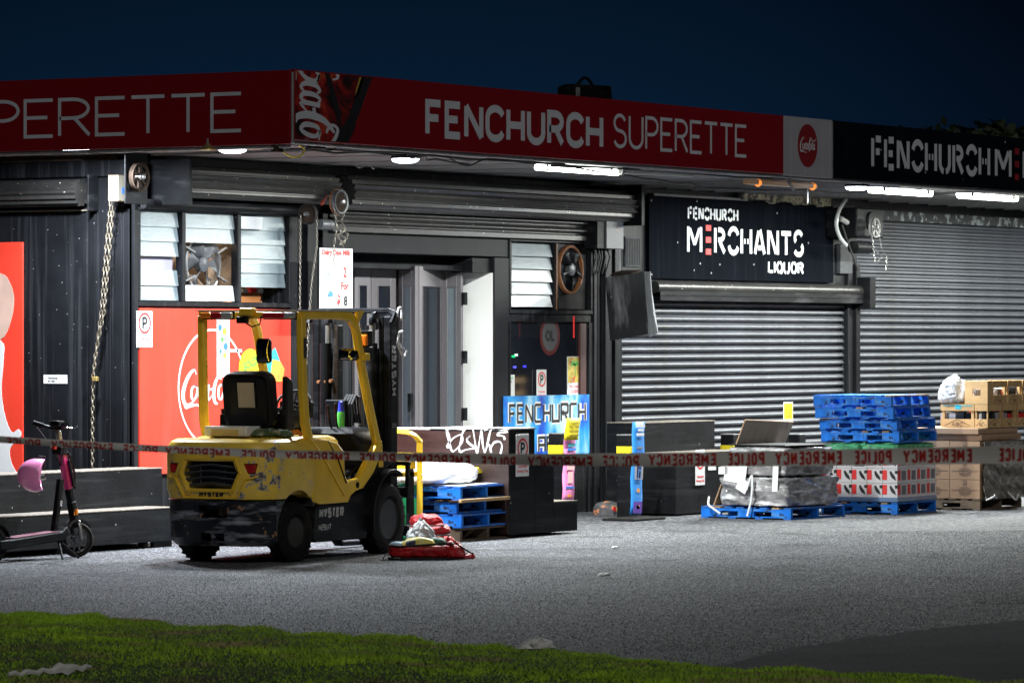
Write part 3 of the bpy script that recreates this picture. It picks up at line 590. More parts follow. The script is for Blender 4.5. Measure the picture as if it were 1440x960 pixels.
# small taped posters on the red panel
t = thing('paper_poster', 'narrow white poster with coloured print taped on the red panel behind the forklift guard', 'poster', (sD(314, .04), -.037, zD(314, 480, .04)))
MB().box(-.11, .11, -.004, 0, -.36, .22).build('sheet', 'white', t, 0)
for k, (a, b, c, q) in enumerate(((-.06, .14, 'blueprint', .07), (.02, .1, 'orangeprint', .08), (-.02, .02, 'greenprint', .06), (.04, -.05, 'blueprint', .08), (-.05, -.1, 'blueprint', .05), (.02, -.14, 'orangeprint', .06))):
    MB().lathe([(0, -.0005), (q / 2, -.0005), (q / 2, .0005), (0, .0005)], (a, -.005, b), 'y', 7).build('print', c, t, 0)
t = thing('flower_poster', 'yellow oval card with green lettering on the red panel left of the round mirror', 'poster', (sD(352, .04), -.037, zD(352, 518, .04)))
MB().lathe([(0, -.004), (.2, -.004), (.2, 0), (0, 0)], axis='y', n=28).build('card', 'yellowprint', t, 0)
bfont('SOLD', .26, .09, 'greenprint', 'print', t, (0, -.0045, .05), (.95, 0, .3), (-.3, 0, .95), (0, -1, 0)); bfont('OUT', .2, .07, 'pinkprint', 'print', t, (0.02, -.0045, -.07), (1, 0, 0), (0, 0, 1), (0, -1, 0))
t = thing('character_poster', 'small blue and orange cut-out on the red panel to the right of the oval card', 'poster', (sD(383, .04), -.037, zD(383, 516, .04)))
MB().prism([(-.18, -.15), (-.16, .05), (-.05, .14), (.05, .2), (.14, .06), (.2, -.15)], -.004, 0).build('card', 'tealprint', t, 0); MB().prism([(-.05, -.15), (0, .08), (.14, .06), (.22, -.02), (.18, -.15)], -.006, -.0045).build('print', 'orangeprint', t, 0)
# ---- second window: louvres and fan
W2 = window('window', 7.12, 8.98, 2.27, 3.12, [8.16])
for k in range(5): pane(7.17, 8.10, 3.06 - .142 * (k + 1), 3.06 - .142 * k, ('frost', 'frost', 'frostpale', 'frost', 'frostpale')[k], W2, .04)
MB().box(8.18, 8.94, .02, .05, 2.33, 3.08).build('fan_board', 'fblack', W2, 0)
fan(8.50, 2.78, .0, .27, 'dark extractor fan with an orange rim right of the five small louvres', 'orust')
MB().box(8.14, 8.155, -.034, -.029, 2.32, 3.08).build('rust_line', 'orust', W2, 0)
# dark shop window under it
W3 = thing('window', None, None); W3.parent = B
MB().box(7.13, 8.95, -.02, .06, 2.18, 2.262).build('frame', 'black', W3, 0, .005, 1); MB().box(7.10, 7.16, -.02, .06, .5, 2.18).build('frame', 'black', W3, 0, .005, 1); MB().box(8.9, 8.98, -.025, .06, 0, 2.18).build('frame', 'black', W3, 0, .005, 1)
MB().box(7.16, 8.9, .02, .03, .6, 2.18).build('pane', 'darkglass', W3, 0)
wbox('wall', 7.13, 8.98, -.01, .62, 0, .6)
wbox('trim', 8.72, 8.86, -.012, .02, .6, 2.17, mat('dark_red_paint', (.06, .015, .012), .5))
# blue shop sign
t = thing('shop_name_sign', 'blue and white cloud-patterned sign reading FENCHURCH AP, fixed low under the dark shop window', 'sign')
cm = bpy.data.materials.new('cloud_print'); cm.use_nodes = True; n = cm.node_tree.nodes; l = cm.node_tree.links
tc = n.new('ShaderNodeTexCoord'); no = n.new('ShaderNodeTexNoise'); no.inputs['Scale'].default_value = 2.2; no.inputs['Detail'].default_value = 5; mp = n.new('ShaderNodeMapping'); mp.inputs['Rotation'].default_value = (0, .6, 0); mp.inputs['Scale'].default_value = (1.6, 1, .6); l.new(tc.outputs['Object'], mp.inputs[0]); l.new(mp.outputs[0], no.inputs['Vector'])
rp = n.new('ShaderNodeValToRGB'); e = rp.color_ramp.elements; e[0].position = .36; e[0].color = (.01, .06, .5, 1); e[1].position = .66; e[1].color = (.55, .82, .9, 1); k = e.new(.5); k.color = (.03, .33, .72, 1); l.new(no.outputs['Fac'], rp.inputs[0]); l.new(rp.outputs[0], n['Principled BSDF'].inputs['Base Color']); n['Principled BSDF'].inputs['Roughness'].default_value = .4
bx0, bx1 = sD(710, .04), sD(829, .04); MB().box(bx0, bx1, -.04, -.012, .64, 1.35).build('board', cm, t, 0, .003, 1)
for (s_, u0, u1, z0, z1) in (('FENCHURCH', sD(715, .04), sD(824, .04), 1.035, 1.27), ('AP', sD(756, .04), sD(779, .04), .70, .90)):
    a = MB(); textline(a, s_, SQ, u0 - .012, u1 + .012, z0 - .012, z1 + .012, .062, tfD(.0405), .2, .001); a.build('letter_outline', 'white', t, 0)
    a = MB(); textline(a, s_, SQ, u0 + .008, u1 - .008, z0 + .008, z1 - .008, .030, tfD(.044), .2, .001); a.build('lettering', 'blackprint', t, 0)
notice(761, 540, .21, .33, .005, 'white parking notice stuck on the dark window just above the blue shop sign')
t = thing('hours_card', 'small white card with a teal square at the lower left of the dark window', 'notice', (sD(719, .02), .018, zD(719, 542, .02)))
MB().box(-.13, .13, -.004, 0, -.12, .12).build('card', 'white', t, 0); MB().box(-.09, .03, -.006, -.0045, -.08, .01).build('print', 'tealprint', t, 0)
bfont('OPEN 7 DAYS', .2, .025, 'greenprint', 'print', t, (0, -.0045, .085), (1, 0, 0), (0, 0, 1), (0, -1, 0)); bfont('HOURS', .16, .025, 'blackprint', 'print', t, (-.01, -.0045, .045), (1, 0, 0), (0, 0, 1), (0, -1, 0))
t = thing('fruit_poster', 'tall colourful drinks poster with a palm tree at the right of the dark window', 'poster', (sD(812, .02), .018, zD(812, 528, .02)))
MB().box(-.17, .15, -.004, 0, -.22, .22).build('sheet', 'white', t, 0); MB().box(-.16, .14, -.006, -.0045, -.08, .21).build('print', mat('fruit_print', (.85, .55, .1), .5, var=.5, vs=18, chips=((.7, .12, .05), .55, 9), streak=((.3, .6, .2), .7, (12, 12, 12))), t, 0)
pm = MB()
for a in (20, 60, 100, 140, 170): pm.beam((0, -.007, .12), (math.cos(R(a)) * .1, -.007, .12 + math.sin(R(a)) * .06), .002, .025, (0, 0, 1))
pm.beam((0, -.007, .12), (.01, -.007, 0), .002, .012, (1, 0, 0)); pm.build('palm_print', 'greenprint', t, 0)
bfont('Ice Cream', .22, .035, 'redprint', 'print', t, (0, -.0045, -.12), (1, 0, 0), (0, 0, 1), (0, -1, 0)); bfont('SLUSHY', .16, .04, 'redprint', 'print', t, (0, -.0045, -.18), (1, 0, 0), (0, 0, 1), (0, -1, 0))
# small glowing router lights inside the dark window
t = thing('led_display', 'row of tiny green and blue indicator lights inside the dark window', 'lights')
for k, (px, py, c) in enumerate(((722, 501, (0, .8, .2)), (726, 499, (.7, .9, .8)), (715, 515, (.05, .05, 1)), (724, 516, (.1, .1, 1)), (738, 515, (.05, .05, 1)), (712, 515, (.1, .1, .9)))):
    p = onD(px, py, -.015); MB().box(p.x - .03, p.x + .03, .012, .0195, p.z - .012, p.z + .012).build('led', mat('led%d' % k, c, emit=(c, .6)), t, 0)
# round speed-limit style sign: its reflection in the glass painted as a dim disc
t = thing('sign_reflection', 'painted reflection of a round white sign with a red ring on the dark window glass', 'sign', (sD(775, -.0), .0175, zD(775, 472, 0)))
MB().lathe([(0, -.0005), (.18, -.0005), (.18, 0), (0, 0)], axis='y', n=30).build('disc', mat('reflected_white', (.09, .09, .095), .4), t, 0)
mb = MB(); strokes_mesh(mb, [[(math.cos(2 * math.pi * i / 36) * .2, math.sin(2 * math.pi * i / 36) * .2) for i in range(37)]], [.05], lambda u, v, h: Vector((u, -.0007 - h, v)), .0007); mb.build('ring', mat('reflected_red', (.10, .012, .012), .4), t, 0)
bfont('OL', .2, .13, 'blackprint', 'print', t, (0, -.0008, 0), (1, 0, 0), (0, 0, 1), (0, -1, 0))
# ---- posts between entrance and liquor shop, grey pier
for a, b, y, zt in ((8.99, 9.06, -.04, 3.1), (9.1, 9.16, -.02, 3.1), (9.2, 9.32, -.07, 3.5), (9.36, 9.42, -.03, 3.5), (9.46, 9.56, -.05, 3.5), (9.6, 9.68, -.02, 2.6)): wbox('mullion', a, b, y, .3, 0, zt)
wbox('wall', 8.98, 9.7, .04, .62, 0, 3.9)
wbox('pier', 9.52, 10.3, .004, .5, 2.62, 3.77, 'greywall')
vx0, vx1, vz0, vz1 = sD(877), sD(898), zD(888, 375), zD(888, 333)
vt = wbox('vent', vx0, vx1, -.02, .003, vz0, vz1, 'greywall')
g_ = MB()
for k in range(9): g_.box(vx0 + .02 + k * (vx1 - vx0 - .04) / 8 - .004, vx0 + .02 + k * (vx1 - vx0 - .04) / 8 + .004, -.026, -.0205, vz0 + .02, vz1 - .02)
for k in range(13): g_.box(vx0 + .015, vx1 - .015, -.03, -.0265, vz0 + .02 + k * (vz1 - vz0 - .04) / 12 - .004, vz0 + .02 + k * (vz1 - vz0 - .04) / 12 + .004)
g_.build('grille', 'fblack', vt, 0)
# ---- shutters
prof = [(0, 0), (.014, .003), (.014, .035), (-.035, .037), (-.042, .045), (-.043, .054), (-.040, .063), (-.034, .073), (-.024, .081), (-.011, .0875), (0, .0905)]
def slat_mesh(L):
    m = MB(); q = []
    for x in (0, L):
        for y, z in prof: q.append((x, y, z))
    n_ = len(prof); m.add(q, [(i, i + 1, n_ + i + 1, n_ + i) for i in range(n_ - 1)]); me = m.mesh('slat', False)
    me.polygons.foreach_set('use_smooth', [True] * len(me.polygons)); return me
def shutter(name, x0, x1, y, z0, n, mt):
    s_ = bpy.data.objects.new(name, None); sc.collection.objects.link(s_); s_.parent = B; s_.location = (x0, y, z0)
    me = slat_mesh(x1 - x0); me.materials.append(M[mt])
    for k in range(n): subpart('slat', me, s_, (0, random.uniform(-.002, .002), k * .0905))
    return s_
def roll(x0, x1, y, z, r, mt, par=B, ax='x', ribs=20):
    q = []; f = []; n = ribs * 6
    for xx in (x0, x1):
        for k in range(n):
            t = 2 * math.pi * k / n; rr = r + .014 * math.cos(ribs * t); q.append((xx, y + rr * math.cos(t), z + rr * math.sin(t)) if ax == 'x' else (y + rr * math.cos(t), xx, z + rr * math.sin(t)))
    f = [(k, (k + 1) % n, n + (k + 1) % n, n + k) for k in range(n)] + [tuple(range(n)), tuple(range(n, 2 * n))]
    return MB().add(q, f).build('shutter_roll', mt, par, .9)
S1 = shutter('roller_shutter', 9.70, 15.52, .06, 0, 29, 'shutter'); S2 = shutter('roller_shutter', 15.86, XE, .06, 0, 39, 'shutter')
wbox('wall', 9.7, XE, .12, .62, 0, 4.0, 'black', 0)
wbox('door_post', 15.52, 15.60, -.05, .09, 0, 3.6); wbox('door_post', 15.63, 15.72, -.01, .09, 0, 3.6); wbox('door_post', 15.75, 15.86, -.05, .09, 0, 2.95)
wbox('wall', 9.7, 15.86, .0, .12, 2.66, 3.77)
a = MB().lathe([(.075, 10.35), (.075, 15.9)], (0, -.07, 2.60), 'x', 18).build('shutter_roll', 'shutterd', B)
a = MB().box(10.35, 15.75, -.16, .03, 2.44, 2.50).box(10.35, 15.75, -.16, -.15, 2.5, 2.56).build('roll_cover', 'fblack', B, 0, .005, 1)
wbox('roll_bracket', 15.76, 15.92, -.24, .02, 2.38, 2.78, 'fblack')
# shutter two head: white-flecked flashing
wbox('flashing', 15.9, XE, -.02, .06, 3.53, 3.66, mat('peeling_flashing', (.26, .30, .31), .6, var=.3, vs=14, chips=((.02, .022, .026), .46, 6), bump=.5))
# entrance shutter: roll and hanging curtain
roll(3.42, 9.42, -.21, 3.52, .17, 'shutterd', ribs=16); S3 = shutter('roller_shutter', 3.44, 9.04, -.06, 3.17, 3, 'shutterd')
wbox('shutter_rail', 3.44, 9.04, -.09, -.02, 3.11, 3.17, 'shutterd')
wbox('roll_bracket', 9.43, 9.5, -.42, .03, 3.3, 3.76, 'fblack')
# window shutter: roll, rail
roll(.42, 3.22, -.2, 3.54, .145, 'shutterd', ribs=16); MB().cyl((3.222, -.2, 3.54), (3.3, -.2, 3.54), .04, 12).build('axle', 'rust', B)
a = MB().lathe([(.05, .08), (.05, 3.1)], (0, -.07, 3.31), 'x', 14).build('shutter_rail', 'fblack', B); wbox('shutter_rail', .08, 3.1, -.05, 0, 3.25, 3.31, 'fblack')
wbox('roll_bracket', .34, .39, -.45, .02, 3.3, 3.76, 'fblack')
# ---- flank (left of the corner)
for a, b, x in ((.02, .09, -.02), (.12, .2, -.008), (.24, .30, -.022), (.33, .40, -.006), (.43, .50, -.018)): wbox('mullion', x, 0, a, b, 0, 3.26)
wbox('wall_sheet', -.012, 0, .53, 9, 0, 3.24)
roll(.5, 9, -.14, 3.42, .12, 'shutterd', ax='y', ribs=14); wbox('beam', -.06, 0, .01, 9, 3.58, 3.74, 'black'); wbox('roll_bracket', -.17, 0, .40, .42, 3.24, 3.6, 'fblack')
wbox('batten', -.05, -.013, .53, 9, 3.245, 3.262, 'plyedge', 0)
t = thing('drink_sign', 'red panel with a white wave and a pale rounded shape, at the far left edge', 'sign')
MB().box(-.03, -.013, onX(32, 400, -.03).y, 3.2, .3, 2.95).build('panel', 'redpanel', t, 0, .003, 1)
def XY(px, py): p = onX(px, py, -.032); return (p.y, p.z)
wave = [XY(*p) for p in spline([(-60, 470), (0, 478), (5, 505), (2, 545), (6, 580), (16, 607), (26, 603), (30, 612), (22, 620), (14, 632), (16, 650), (26, 670), (30, 690), (-60, 700)], 4)]
MB().prism(wave, -.034, -.0305, 'yz').build('wave_print', 'white', t, 0)
MB().prism([XY(*p) for p in spline([(-50, 384), (0, 384), (14, 397), (20, 420), (16, 450), (0, 478), (-50, 480)], 4)], -.037, -.0345, 'yz').build('pale_print', mat('beige_print', (.62, .42, .34), .4, var=.15, vs=3), t, 0)
t = thing('address_plate', 'small white label stuck on the black flank wall above the scooter', 'sign', (0, 0, 0))
a, b = XY(60, 539), XY(93, 527); MB().box(-.018, -.0125, a[0], b[0], a[1], b[1]).build('plate', 'white', t, 0)
c_ = ((a[0] + b[0]) / 2, (a[1] + b[1]) / 2); bfont('Deliveries', .12, .022, 'blackprint', 'print', t, (-.0185, c_[0] + .03, c_[1] + .012), (0, -1, 0), (0, 0, 1), (-1, 0, 0)); bfont('to rear', .09, .02, 'blackprint', 'print', t, (-.0185, c_[0] + .045, c_[1] - .018), (0, -1, 0), (0, 0, 1), (-1, 0, 0))
# ---- veranda: soffit boards, fascias, roof
ZS = 3.79; x = -2.09
bm_ = MB().box(.004, .596, -3.28, -.0, 0, .03).mesh('soffit_board'); bm_.materials.append(M['soffit'])
for k in range(int((XE + 2.1) / .6)):
    if -2.09 + k * .6 < -.1: continue
    subpart('soffit_board', bm_, B, (-2.09 + k * .6, 0, ZS + (.006 if k % 2 else 0)))
bm_ = MB().box(-2.09, -.09, .004, .596, 0, .03).mesh('soffit_board'); bm_.materials.append(M['soffit'])
for k in range(20): subpart('soffit_board', bm_, B, (0, -3.28 + k * .6, ZS + (.005 if k % 2 else 0)))
bt = MB().box(-.02, .02, -3.28, 0, 0, .03).mesh('batten'); bt.materials.append(M['trim'])
for k in range(30):
    xx = 9.0 + k * .6; 
    if xx < XE: subpart('batten', bt, B, (xx + .008, 0, ZS - .026))
wbox('roof', -2.1, XE, -3.27, 9, 3.84, 4.12, 'fblack', 0)
for k, (x0, y0, x1, y1) in enumerate(((-1.9, -3.0, 8, -3.05), (-1.5, -2.6, 3.0, -3.1), (3.2, -2.9, 9.5, -1.2), (.6, -2.8, 2.8, -2.2), (9.6, -1.0, 15, -2.6))):
    pts = [(x0 + (x1 - x0) * i / 9 + .02 * math.sin(i * 7 + k), y0 + (y1 - y0) * i / 9 + .05 * math.sin(i * 4 + k), ZS - .03 - .035 * abs(math.sin(i * 1.7 + k))) for i in range(10)]
    MB().tube(pts, .010, 6).build('cable', 'dkfab', B)
d = 3.33; xa = sD(414, d); xr = sD(1102, d); xw = sD(1169, d); xb = sD(1172.5, d); z0, z1 = 3.77, 4.405
FS = thing('fascia_sign', 'long red fascia sign reading FENCHURCH SUPERETTE with a drinks picture at its corner end', 'sign')
MB().box(xa, xr - .003, -3.33, -3.28, z0, z1).build('panel', 'roofred', FS, 0, .003, 1)
letters(FS, 'FENCHURCH', G, sD(598, d), sD(848, d), zD(598, 193, d), zD(598, 139, d), .072, tfD(3.3305), 'lettering', .24)
letters(FS, 'SUPERETTE', G, sD(862, d), sD(1050, d), zD(862, 208, d) , zD(862, 159, d), .035, tfD(3.3305), 'lettering', .24)
# drinks picture: dark ice and fruit pattern, edge leaning
dm = bpy.data.materials.new('drinks_picture'); dm.use_nodes = True; n = dm.node_tree.nodes; l = dm.node_tree.links
tc = n.new('ShaderNodeTexCoord'); no = n.new('ShaderNodeTexNoise'); no.inputs['Scale'].default_value = 2.3; no.inputs['Detail'].default_value = 9; no.inputs['Roughness'].default_value = .7; no.inputs['Distortion'].default_value = .8; l.new(tc.outputs['Object'], no.inputs['Vector'])
rp = n.new('ShaderNodeValToRGB'); e = rp.color_ramp.elements; e[0].position = .40; e[0].color = (.012, .01, .01, 1); e[1].position = .80; e[1].color = (.55, .4, .4, 1)
for a_, c_ in ((.46, (.10, .008, .008)), (.56, (.34, .02, .015)), (.62, (.45, .08, .02)), (.66, (.10, .01, .01))): k = e.new(a_); k.color = (*c_, 1)
l.new(no.outputs['Fac'], rp.inputs[0]); l.new(rp.outputs[0], n['Principled BSDF'].inputs['Base Color']); n['Principled BSDF'].inputs['Roughness'].default_value = .35
MB().prism([(xa + .01, z0 + .01), (sD(489, d), z0 + .01), (sD(498, d), z0 + .12), (sD(523, d), z1 - .01), (xa + .01, z1 - .01)], -3.3335, -3.3305).build('picture', dm, FS, 0)
MB().prism([(sD(470, d), z0 + .011), (sD(490, d), z0 + .011), (sD(523, d), z1 - .011), (sD(508, d), z1 - .011), (sD(490, d), z0 + .25)], -3.3345, -3.334).build('bottle_shape', 'blackprint', FS, 0)
MB().prism([(sD(456, d), z1 - .011), (sD(463, d), z1 - .011), (sD(480, d), z0 + .25), (sD(474, d), z0 + .2)], -3.3345, -3.334).build('bottle_shape', 'blackprint', FS, 0)
MB().prism([(sD(505, d), z1 - .02), (sD(511, d), z1 - .02), (sD(505, d), z1 - .16), (sD(499, d), z1 - .22), (sD(500, d), z1 - .14)], -3.3345, -3.334).build('lemon_print', mat('lemon', (.42, .32, .06), .5), FS, 0)
tr = MB(); H_ = .47; xs0 = xa + .0
xq, zq = sD(421, d), zD(421, 117, d); rot = lambda u, v, h: Vector((xq + (v - 13) * .0171, -3.335 - h, zq - (u - 31) * .0111))   # wordmark turned a quarter to the right
strokes_mesh(tr, [[(p[0], p[1]) for p in spline(st, 5)] for st in SCRIPT], [[p[2] * .85 for p in spline(st, 5)] for st in SCRIPT], rot, .002)
tr = clip(tr, (0, 0, z1 - .012), (0, 0, -1)); tr = clip(tr, (0, 0, z0 + .012), (0, 0, 1)); tr = clip(tr, (xa + .012, 0, 0), (1, 0, 0)); tr.build('wordmark', 'lettering', FS, 0)
t = thing('drink_sign', 'white square fascia board with a round red emblem, between red and black fascias', 'sign')
MB().box(xr, xw, -3.335, -3.28, z0 - .01, z1 + .0).build('panel', 'whitesign', t, 0, .003, 1)
cx_, cz_ = sD(1135, d), zD(1135, 205, d); MB().lathe([(0, -.002), (.235, -.002), (.235, 0), (0, 0)], (cx_, -3.3352, cz_), 'y', 40).build('disc', 'darkred', t, 0)
a = MB(); script(a, cx_ - .19, cx_ + .19, cz_ - .09, cz_ + .09, tfD(3.3373), .001); a.build('wordmark', 'lettering', t, 0)
t = thing('fascia_sign', 'long black fascia sign with stencilled FENCHURCH MERCHANTS lettering', 'sign')
MB().box(xb, XE, -3.33, -3.28, z0, z1).build('panel', 'blacksign', t, 0, .003, 1)
a = MB(); u0, u1, zz0, zz1 = sD(1225, d), sD(1392, d), zD(1225, 238, d), zD(1225, 190, d)
letters(t, 'FENCHURCH', ST, u0, u1, zz0, zz1, .07, tfD(3.3305), 'lettering', .26)
uM = sD(1399, d); letters(t, 'M', ST, uM, uM + .47, zz0, zz1, .07, tfD(3.3305), 'lettering'); letters(t, 'RCHANTS', ST, uM + .80, uM + 3.4, zz0, zz1, .07, tfD(3.3305), 'lettering', .26)
letters(t, '3', ST, uM + .52, uM + .74, zz0, zz1, .1, tfD(3.3305), 'darkred')
wbox('fascia_edge', xa, XE, -3.3, -3.24, 3.735, 3.768, 'trim'); wbox('fascia_joint', xw + .003, xb - .003, -3.325, -3.27, 3.77, 4.40, 'trim')
LS = thing('fascia_sign', 'red fascia sign on the left flank ending in the thin letters PERETTE', 'sign')
MB().box(-2.16, -2.11, -3.31, 9, 3.735, 4.395).build('panel', 'roofred', LS, 0, .003, 1)
wbox('fascia_edge', -2.14, -2.06, -3.26, 9, 3.70, 3.733, 'trim')
uE = lambda px: -onX(px, 200, -2.16).y
a = MB(); zt_, zb_ = onX(340, 129, -2.16).z, onX(340, 183, -2.16).z
letters(LS, 'SUPERETTE', G, uE(-118), uE(341), zb_ - .02, zt_ + .0, .033, tfX(-2.1605), 'lettering', .26)
wbox('corner_post', -2.15, -2.12, -3.33, -3.312, 3.74, 4.38, 'trim')
# ---- lamps under the veranda
def lampmat(name, c, s_): return mat(name, c, .4, var=0, emit=(c, s_))
coldw = lampmat('cold_white_diffuser', (.86, .93, 1), 14); warmw = lampmat('neutral_white_diffuser', (.95, 1, .90), 14)
def area(parent, loc, shape, sx, sy, watt, col):
    l_ = bpy.data.lights.new('lamp_light', 'AREA'); l_.shape = shape; l_.size = sx; l_.size_y = sy; l_.energy = watt; l_.color = col
    o_ = bpy.data.objects.new('lamp_light', l_); sc.collection.objects.link(o_); o_.parent = parent; o_.location = loc; return o_
COOL = (.86, .93, 1); NEU = (.97, 1, .93)
def disc_lamp(px, py, d, label, watt):
    p = onD(px, py, d); t = thing('disc_lamp', label, 'lamp', (p.x, p.y, p.z), group='round lamps under the veranda')
    MB().lathe([(0, .09), (.05, .09), (.06, .05), (.13, .035), (.145, .005), (.145, -.004), (.128, -.004), (.128, .0)], n=32).build('housing', 'fblack', t)
    MB().lathe([(0, -.045), (.08, -.042), (.12, -.028), (.135, -.004), (.135, .0), (0, 0)], n=32).build('diffuser', coldw, t)
    MB().cyl((0, 0, .09), (0, 0, ZS - p.z), .012, 8).build('stem', 'steel', t)
    area(t, (0, 0, -.05), 'DISK', .24, .24, watt, COOL); return t
disc_lamp(327, 209, 1.95, 'round cold white lamp under the veranda corner, left of the fascia joint', 340)
disc_lamp(570, 223, 2.45, 'round cold white lamp under the middle of the red fascia sign', 300)
disc_lamp(1205, 262.5, 2.7, 'small round lamp at the left end of the black fascia, beside the two oval lamps', 260)
def oval_lamp(pxa, pxb, py, d, label, watt):
    a, b = onD(pxa, py, d), onD(pxb, py, d); cx = (a.x + b.x) / 2; L = (b.x - a.x) / 2; z = (zD((pxa + pxb) / 2, py, d))
    t = thing('oval_lamp', label, 'lamp', (cx, -d, z), group='oval bulkhead lamps')
    def ring(k, zz): return [(math.copysign(abs(math.cos(a_)) ** .35, math.cos(a_)) * L * (1 - .03 * (1 - k)), math.copysign(abs(math.sin(a_)) ** .8, math.sin(a_)) * .075 * k, zz) for a_ in [2 * math.pi * i / 32 for i in range(32)]]
    MB().loft([ring(.5, -.045), ring(.85, -.03), ring(1, 0), ring(.97, .02)]).build('diffuser', warmw, t)
    MB().loft([ring(1.02, .021), ring(.8, .06)]).build('housing', 'paleplas', t)
    for sx in (-.7, .7): MB().box(sx * L - .02, sx * L + .02, -.085, -.06, -.02, .05).build('clip', 'fblack', t); MB().cyl((sx * L, 0, .06), (sx * L, 0, ZS - z), .01, 6).build('stem', 'steel', t)
    area(t, (0, 0, -.055), 'RECTANGLE', L * 1.8, .13, watt, NEU)
oval_lamp(1222, 1310, 268.5, 2.4, 'bright oval lamp nearer the small round lamp, under the black fascia', 420)
oval_lamp(1347, 1430, 276, 2.4, 'bright oval lamp at the right, second under the black fascia', 420)
oval_lamp(1500, 1580, 285, 2.4, 'assumed oval lamp continuing the row under the black fascia, just past the right edge', 420); oval_lamp(1660, 1735, 295, 2.4, 'assumed oval lamp further along the black fascia, well past the right edge', 420)  # both lamps assumed out of view, added to light the right shutter
def tube_lamp():
    a, b = onD(755, 237, 2.4), onD(868, 240, 2.4); cx = (a.x + b.x) / 2; L = (b.x - a.x) / 2; z = zD(811, 239, 2.4)
    t = thing('tube_lamp', 'long lit fluorescent tube on its batten under the red fascia', 'lamp', (cx, -2.4, z))
    MB().cyl((-L, 0, 0), (L, 0, 0), .032, 14).build('tube', warmw, t)
    MB().box(-L * .82, L * .82, -.06, .06, .06, .10).build('batten', 'white', t, 0, .005, 1)
    for s_ in (-1, 1): MB().box(s_ * L * .8 - .02, s_ * L * .8 + .02, -.03, .03, -.03, .06).build('socket', 'paleplas', t); MB().cyl((s_ * L * .6, 0, .1), (s_ * L * .6, 0, ZS - z), .008, 6).build('stem', 'steel', t)
    area(t, (0, 0, -.045), 'RECTANGLE', L * 1.9, .05, 480, NEU)
    p0 = onD(872, 240, 2.5); p1 = onD(972, 245, 2.9)
    t = thing('broken_tube', 'unlit white tube hanging loose to the right of the lit fluorescent tube', 'lamp', (0, 0, 0))
    MB().cyl(p0, p1, .035, 12).build('tube', 'paleplas', t); MB().cyl(p0, p0.lerp(p1, .04), .05, 12).build('end_cap', 'trim', t)
    p0 = onD(900, 236, 3.1); p1 = onD(1103, 247, 3.15); MB().tube([p0, p0.lerp(p1, .5) + Vector((0, 0, -.01)), p1, p1 + Vector((.04, -.1, -.16))], .018, 8).build('conduit', 'trim', t)
tube_lamp()
def heater():
    a, b = onD(1050, 256, 2.3), onD(1145, 261, 2.3); z = (a.z + b.z) / 2; cx = (a.x + b.x) / 2; L = (b.x - a.x) / 2
    t = thing('orange_lamp', 'dim brown batten lamp with an orange glow at each end, above the merchants sign', 'lamp', (cx, -2.3, z))
    MB().box(-L, L, -.05, .05, -.03, .03).build('tube', mat('brown_tube', (.30, .2, .13), .4, emit=((.5, .28, .12), .12)), t, 0, .015, 2)
    for s_ in (-.72, .9): MB().lathe([(0, -.05), (.035, -.03), (.045, 0), (.035, .03), (0, .05)], (s_ * L, -.02, -.008), 'x', 14).build('glow_end', mat('orange_glow', (1, .3, .04), emit=((1, .28, .05), 1.1)), t)
    MB().cyl((L * .8, 0, -.03), (L * .8, 0, -.2), .006, 6).build('pull_cord', 'white', t)
heater()
def assumed_ring_lamp():  # lamp assumed under the left veranda, added to light the flank
    p = onX(108, 215, -1.05); t = thing('assumed_ring_lamp', 'assumed round lamp, added to light the flank, half hidden behind the left red fascia', 'lamp', (p.x, p.y, p.z + .02))
    MB().tube([(math.cos(a_ * math.pi / 12) * .12, math.sin(a_ * math.pi / 12) * .12, 0) for a_ in range(24)], .012, 8, True).build('tube', coldw, t)
    MB().lathe([(0, .0), (.1, .0), (.1, .05), (0, .05)], n=20).build('housing', 'fblack', t)
    area(t, (0, 0, -.02), 'DISK', .22, .22, 300, COOL)
assumed_ring_lamp()
for k, (px, py) in enumerate(((292, 208), (352, 207))):
    p = onD(px, py, 2.6); t = thing('spot_lamp', ('small unlit yellowish spot fitting on the left of the corner lamp', 'small unlit yellowish spot fitting on the right of the corner lamp')[k], 'lamp', (p.x, p.y, p.z))
    MB().lathe([(.02, .04), (.03, .02), (.07, -.01), (.072, -.02), (.05, -.01), (0, .01)], n=18).build('shade', mat('brass', (.45, .36, .14), .35, metal=.7), t); MB().cyl((0, 0, .04), (0, 0, ZS - p.z), .01, 6).build('stem', 'trim', t)
# hanging wires at the fascia corner
t = thing('loose_wires', 'loose yellow and black wires hanging under the fascia corner', 'wires')
for pts, mt, r_ in (([(393, 206), (400, 215), (412, 221), (424, 218), (428, 210), (420, 204)], 'yellowprint', .008), ([(380, 208), (392, 209), (402, 208)], 'trim', .01), ([(452, 204), (460, 211), (470, 210), (474, 203)], 'dkfab', .008), ([(497, 226), (505, 236), (518, 232), (526, 238)], 'trim', .006), ([(632, 222), (645, 230), (660, 233), (676, 226), (690, 222)], 'dkfab', .008)):
    MB().tube([onD(a, b, 3.15) for a, b in spline(pts, 4)], r_, 6).build('wire', mt, t)
p = onD(390, 209, 3.15); MB().box(p.x - .07, p.x + .07, p.y - .02, p.y + .02, p.z - .03, p.z + .03).build('connector', 'rust', t)
p = onD(444, 205, 3.15); MB().box(p.x - .13, p.x + .13, p.y - .02, p.y + .02, p.z - .025, p.z + .02).build('connector', 'rust', t)
